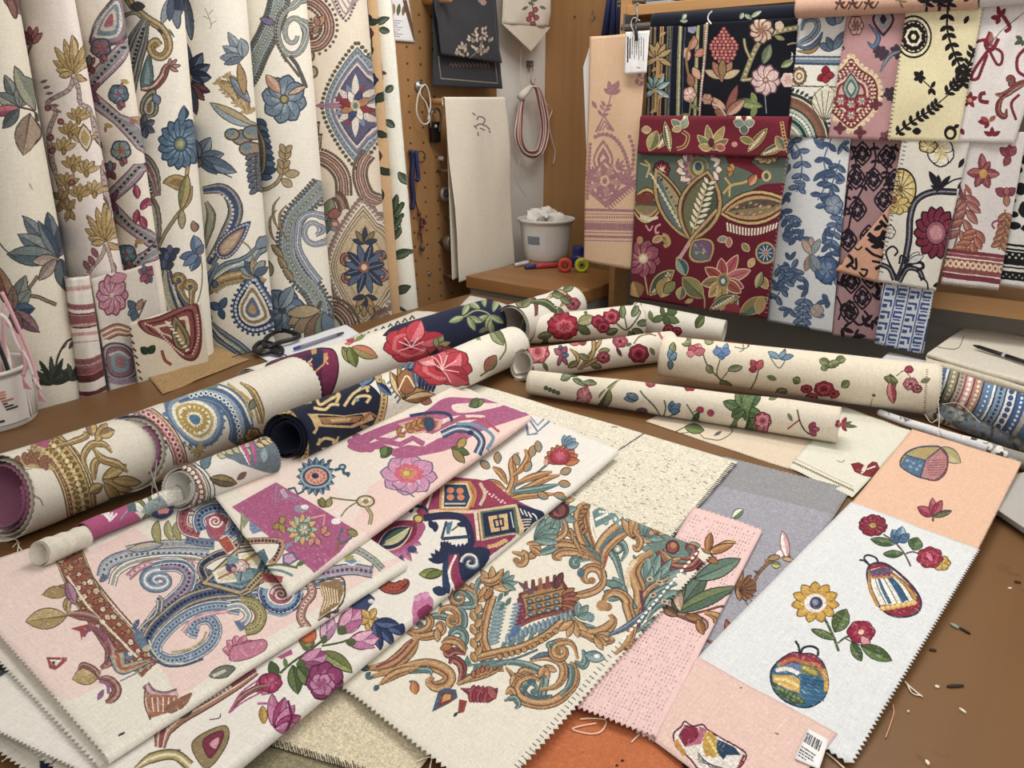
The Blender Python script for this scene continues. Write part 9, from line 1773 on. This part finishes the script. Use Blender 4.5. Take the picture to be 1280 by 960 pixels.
# ================================================================ papers, pen and scissors behind the left rolls
ts('white paper sheet under the scissors and the blue pen',[(318,442),(352,462),(470,430),(432,406)],.9022,'#e0e3ea',None,n='paper_sheet',cat='paper',grp=None,weave=.05,wave=.001)
ts('cream printed sheet with a row of dark marks beyond the pen',[(430,425),(470,440),(570,392),(520,388)],.9035,'#dcd8ca',p_marks,n='paper_sheet',cat='paper',grp=None,weave=.3,wave=.001)
ts('white pinked cloth corner behind the navy roll at the table end',[(566,392),(600,410),(650,385),(588,369)],.9045,'#dddad2',None,grp=None,pink='v1 u0',wave=.001)
pen('ballpoint_pen','blue-tipped grey ballpoint pen lying on the white paper','pen',hit(368,438,('z',.905)),hit(429,418,('z',.905)),.0045,[(0,.1,.9,1.1,'#2c2a9a','blue_end'),(.1,.85,1,1,'#7f8290','barrel'),(.85,1,1,.8,'#40424a','cap')])
sc = empty('scissors',hit(345,432,('z',.91)),'black-handled scissors lying on the white paper by the curtain bottoms','scissors')
def sz(px,py,z=.912): return hit(px,py,('z',z))
mobj('handle',*tube(cr([sz(*q,.918) for q in ((330,428),(338,418),(352,413),(366,416),(374,420),(366,424),(350,428),(336,434))],8,True),.0065,10,False),plain('#17181c',.4),sc,True)
mobj('handle',*tube(cr([sz(*q) for q in ((318,436),(326,428),(340,430),(352,436),(350,442),(338,440),(326,442))],8,True),.0065,10,False),plain('#17181c',.4),sc,True)
for q0,q1 in (((334,434),(290,447)),((340,436),(362,447))):
    A,B = sz(*q0),sz(*q1,.906); d = (B-A); n = np.cross(d,[0,0,1]); n = n/np.linalg.norm(n)*.006
    V = [A-n,A+n,B,A-n+[0,0,.002],A+n+[0,0,.002],B+[0,0,.002]]; mobj('blade',V,[(2,1,0),(3,4,5),(0,1,4,3),(1,2,5,4),(2,0,3,5)],plain('#4c4e52',.3,.8),sc)
mobj('pivot_screw',*lathe([(0,.006),(.004,.006),(.004,.009),(0,.0095)],tuple(sz(336,434,.908)),14),M_st,sc)
# ================================================================ bucket of trimmings, left edge
cB = hit(-8,527,('z',.9)); kB = ((cB-EYE)@FW)/FPX
bk = bucket('white_bucket','white ribbed bucket of ribbons and tassels at the left picture edge',tuple(cB),48*kB,50*kB,74*kB,'#d4d2ce',None)
V,F = [],[]
for i in range(48):
    a = 2*PI*i/48; v,f = tube([(cB[0]+(48.3+.6*t)*kB*math.cos(a),cB[1]+(48.3+.6*t)*kB*math.sin(a),cB[2]+74*kB*t) for t in (.1,.5,.88)],.0016,5); n = len(V); V += v; F += [tuple(j+n for j in q) for q in f]
mobj('ribs',V,F,plain('#d4d2ce',.4,var=.02),bk,True)
def onb(a,t,k=49.6): return np.array([cB[0]+k*kB*math.cos(a),cB[1]+k*kB*math.sin(a),cB[2]+74*kB*t])
a0 = math.atan2(-cB[1],-cB[0])
def patch(nm_,a1,a2,t1,t2,col,k):
    ph = np.linspace(a1,a2,6); V = [onb(a,t,k) for t in (t1,t2) for a in ph]; return mobj(nm_,V,[(i,i+1,i+7,i+6) for i in range(5)],plain(col,.5),bk)
patch('label',a0+.05,a0+.85,.12,.86,'#d9d7d3',50.4)
rr_ = random.Random(9)
for q in range(7): patch('label_print',a0+.18+.02*q,a0+.18+.02*q+rr_.uniform(.1,.3),.66-.05*q,.69-.05*q,('#c88a78','#b06a5a','#3a3838')[min(2,q//2)],50.9)
patch('label_mark',a0+.1,a0+.22,.18,.22,'#3a3838',50.9)
for i in range(26):
    a = rr_.uniform(0,2*PI); q = rr_.uniform(10,42)*kB; x,y = cB[0]+q*math.cos(a),cB[1]+q*math.sin(a); hh = rr_.uniform(90,150)*kB
    c_ = '#d9b7bc #e3ded6 #e0dad0 #d6a7b0 #e6e1dc #2c2a30'.split()[rr_.choice([0,1,2,2,3,4,4,1,5])] if i else '#d9a7b0'
    e = mobj('ribbon_strip',*tube(cr([(x,y,cB[2]+20*kB),(x+.006*rr_.uniform(-1,1),y,cB[2]+hh*.6),(x+.02*rr_.uniform(-1,1),y+.02*rr_.uniform(-1,1),cB[2]+hh)],6),[.004]*12+[.002],6),plain(c_,.8))
    e.modifiers.clear(); tag(e,'ribbon or cord standing in the left bucket','ribbon','ribbons standing in the left bucket')
def bp(px,py,dd=0): return hit(px,py,('z',.98+dd))
rim = cB+np.array([0,0,74*kB])
def bside(px,py): # a point in the vertical plane facing the camera through the bucket's near rim
    n = (EYE-cB); n[2] = 0; n /= np.linalg.norm(n); o = cB+n*50*kB; rr = ray(px,py); return EYE+rr*(((o-EYE)@n)/(rr@n))
for i,(P,c_,lab) in enumerate([([(2,365),(12,385),(24,412),(36,440),(44,466),(48,486)],'#dcaab6','pink tasselled ribbon draped over the bucket rim'),([(0,392),(10,402),(22,430),(34,448),(42,470)],'#e9e2de','white looped ribbon hanging over the bucket rim'),([(8,402),(20,420),(31,452),(29,470)],'#d8a2ae','short pink ribbon with tassel inside the bucket rim')]):
    e = empty('tassel_ribbon',bside(*P[0]),lab,'tassel'); mobj('ribbon',*tube(cr([bside(*q) for q in P],6),.0035,6),plain(c_,.8),e,True)
    p = bside(*P[-1])
    for j in range(7): mobj('tassel_strand',*tube([p,p+[.002*(j-3),0,-.012],p+[.003*(j-3),.001*j,-.028]],.0013,5),plain(c_,.8),e)
# ================================================================ small things
bd = empty('embroidered_badge',hit(203,640,('z',.952)),'small navy and pink embroidered shield badge with grey threads on the blush fabric','badge')
bz = .9505; P = [hit(*q,('z',bz)) for q in ((191,632),(200,630),(208,633),(216,631),(217,640),(209,646),(200,648),(191,645))]; up = np.array([0,0,.004])
mobj('badge_body',P+[p+up for p in P],[tuple(range(8))[::-1],tuple(range(8,16))]+[(i,(i+1) % 8,8+(i+1) % 8,8+i) for i in range(8)],plain('#2a2f58',.8),bd)
P = [hit(*q,('z',bz+.0045)) for q in ((196,636),(204,634),(212,637),(210,642),(198,643))]
mobj('badge_centre',P+[p+[0,0,.001] for p in P],[(4,3,2,1,0),(5,6,7,8,9)]+[(i,(i+1) % 5,5+(i+1) % 5,5+i) for i in range(5)],plain('#b97a7a',.8),bd)
for q in (((186,580),(192,600),(198,618),(203,632)),((196,575),(193,600),(190,615),(197,632)),((188,605),(196,612),(200,625),(206,632))):
    z = np.linspace(1.0,.955,4); mobj('thread',*tube(cr([hit(*p,('z',zz)) for p,zz in zip(q,z)],5),.0009,5),plain('#8f8b82',.8),bd)
def thread(label,P,z,col='#e0d6c6',r=.0007,grp=None):
    tag(mobj('loose_thread',*tube(cr([hit(*p,('z',z+.001)) for p in P],6),r,5),plain(col,.8),smooth=True),label,'thread',grp)
thread('cream thread loop on the terracotta sample below the pink dashed one',[(725,899),(740,898),(757,900),(755,910),(748,916),(735,917),(716,912),(724,908),(745,904)],.9035,'#efcfb0',.0009)
thread('cream thread bits at the pink sample corner',[(800,917),(795,922),(789,928)],.9035)
thread('pale thread with a knot beside the white sample, on bare table',[(1131,852),(1137,858),(1144,864),(1153,871)],.9005,'#e8d8c8',.0011)
thread('short pale thread end near the white sample edge',[(1133,854),(1140,866),(1152,870)],.9005,'#e8d8c8',.0009)
thread('long tan curved thread on the bare table by the white sample',[(1116,881),(1117,892),(1112,908),(1107,922)],.9005,'#c99a74',.0007)
thread('cream thread running from the barcode tag to the picture bottom',[(1033,941),(1044,950),(1060,965)],.9005,'#e6d2be',.0010)
thread('pale thread at the olive sample, crossing the gap',[(548,930),(541,945),(537,962),(535,975)],.909)
thread('white threads crossing the dark gap at the bottom',[(520,952),(538,946),(560,948)],.909)
for q,l in ((((1178,505),(1200,505),(1225,528)),'thin cream thread over the banded roll'),(((1156,518),(1164,528),(1172,524)),'thin cream thread curl beside the white tube'),(((1172,495),(1174,520),(1173,545)),'hanging cream thread at the thick roll end')):
    thread(l,q,.955,'#d8ccb8',.0006)
for k,q in enumerate([[(0,672),(12,673),(22,676),(16,684)],[(22,680),(27,688),(32,692)],[(24,678),(22,690),(26,693)],[(0,940),(8,930),(14,925)],[(2,952),(14,944),(20,940)]]):
    thread('frayed white thread at the left picture edge',q,.903,'#e2dccf',.0008,'frayed threads at the left edge')
def chip(label,px,py,L,W,ang,col,name='fabric_snippet',hgt=.0018):
    c = hit(px,py,('z',.9006)); a = math.radians(ang); e1 = hit(px+math.cos(a)*L/2,py+math.sin(a)*L/2,('z',.9006))-c; e2 = np.cross([0,0,1],e1); e2 = e2/np.linalg.norm(e2)*W/2*.00085
    n = 10; V = []
    for z in (0,hgt):
        for i in range(n):
            t = 2*PI*i/n; V.append(c+e1*math.cos(t)*(1-.1*math.sin(3*t))+e2*math.sin(t)+[0,0,z])
    tag(mobj(name,V,[tuple(range(n))[::-1],tuple(range(n,2*n))]+[(i,(i+1) % n,n+(i+1) % n,n+i) for i in range(n)],plain(col,.7)),label,'snippet')
chip('green and black leaf-shaped snippet on the bare table, nearest the white sample',1193,783,12,7,30,'#7f9080'); chip('black pointed snippet touching the green snippet',1206,789,16,4,30,'#20201c')
chip('dark dash-shaped snippet on the bare table',1194,858,22,4.5,-3,'#2a1a12'); chip('dark round crumb close to the white sample edge',1166,813,9,4,5,'#33241a')
chip('white oval crumb left of the dark dash snippet',1171,859,6,3.5,8,'#e6ddd0'); chip('white splinter-like crumb on the table below the dash',1203,889,11,3.5,35,'#dfd2c2')
chip('cream crumb at the bottom picture edge',1159,954,7,4,60,'#e8dccb'); chip('tiny white crumb near the upper right table edge',1262,736,5,3,0,'#e4dac9')
chip('tiny white crumb beside the tan thread',1135,890,3,2,0,'#e8dccb'); chip('dark crumb at the right edge under the peach sample',1272,728,9,5,10,'#3c2716')
# barcode tag on the blush sample
c = sheet('barcode_tag','white barcode tag with printed lines on the blush sample corner','tag',[(1010,910),(1036,925),(1024,962),(993,948)],('z',.9108),'#e9e9ea',wave=.0002,weave=.03,th=.0006,pitch=.005,ppm=3500,grain=.01); go(c,p_barcode)
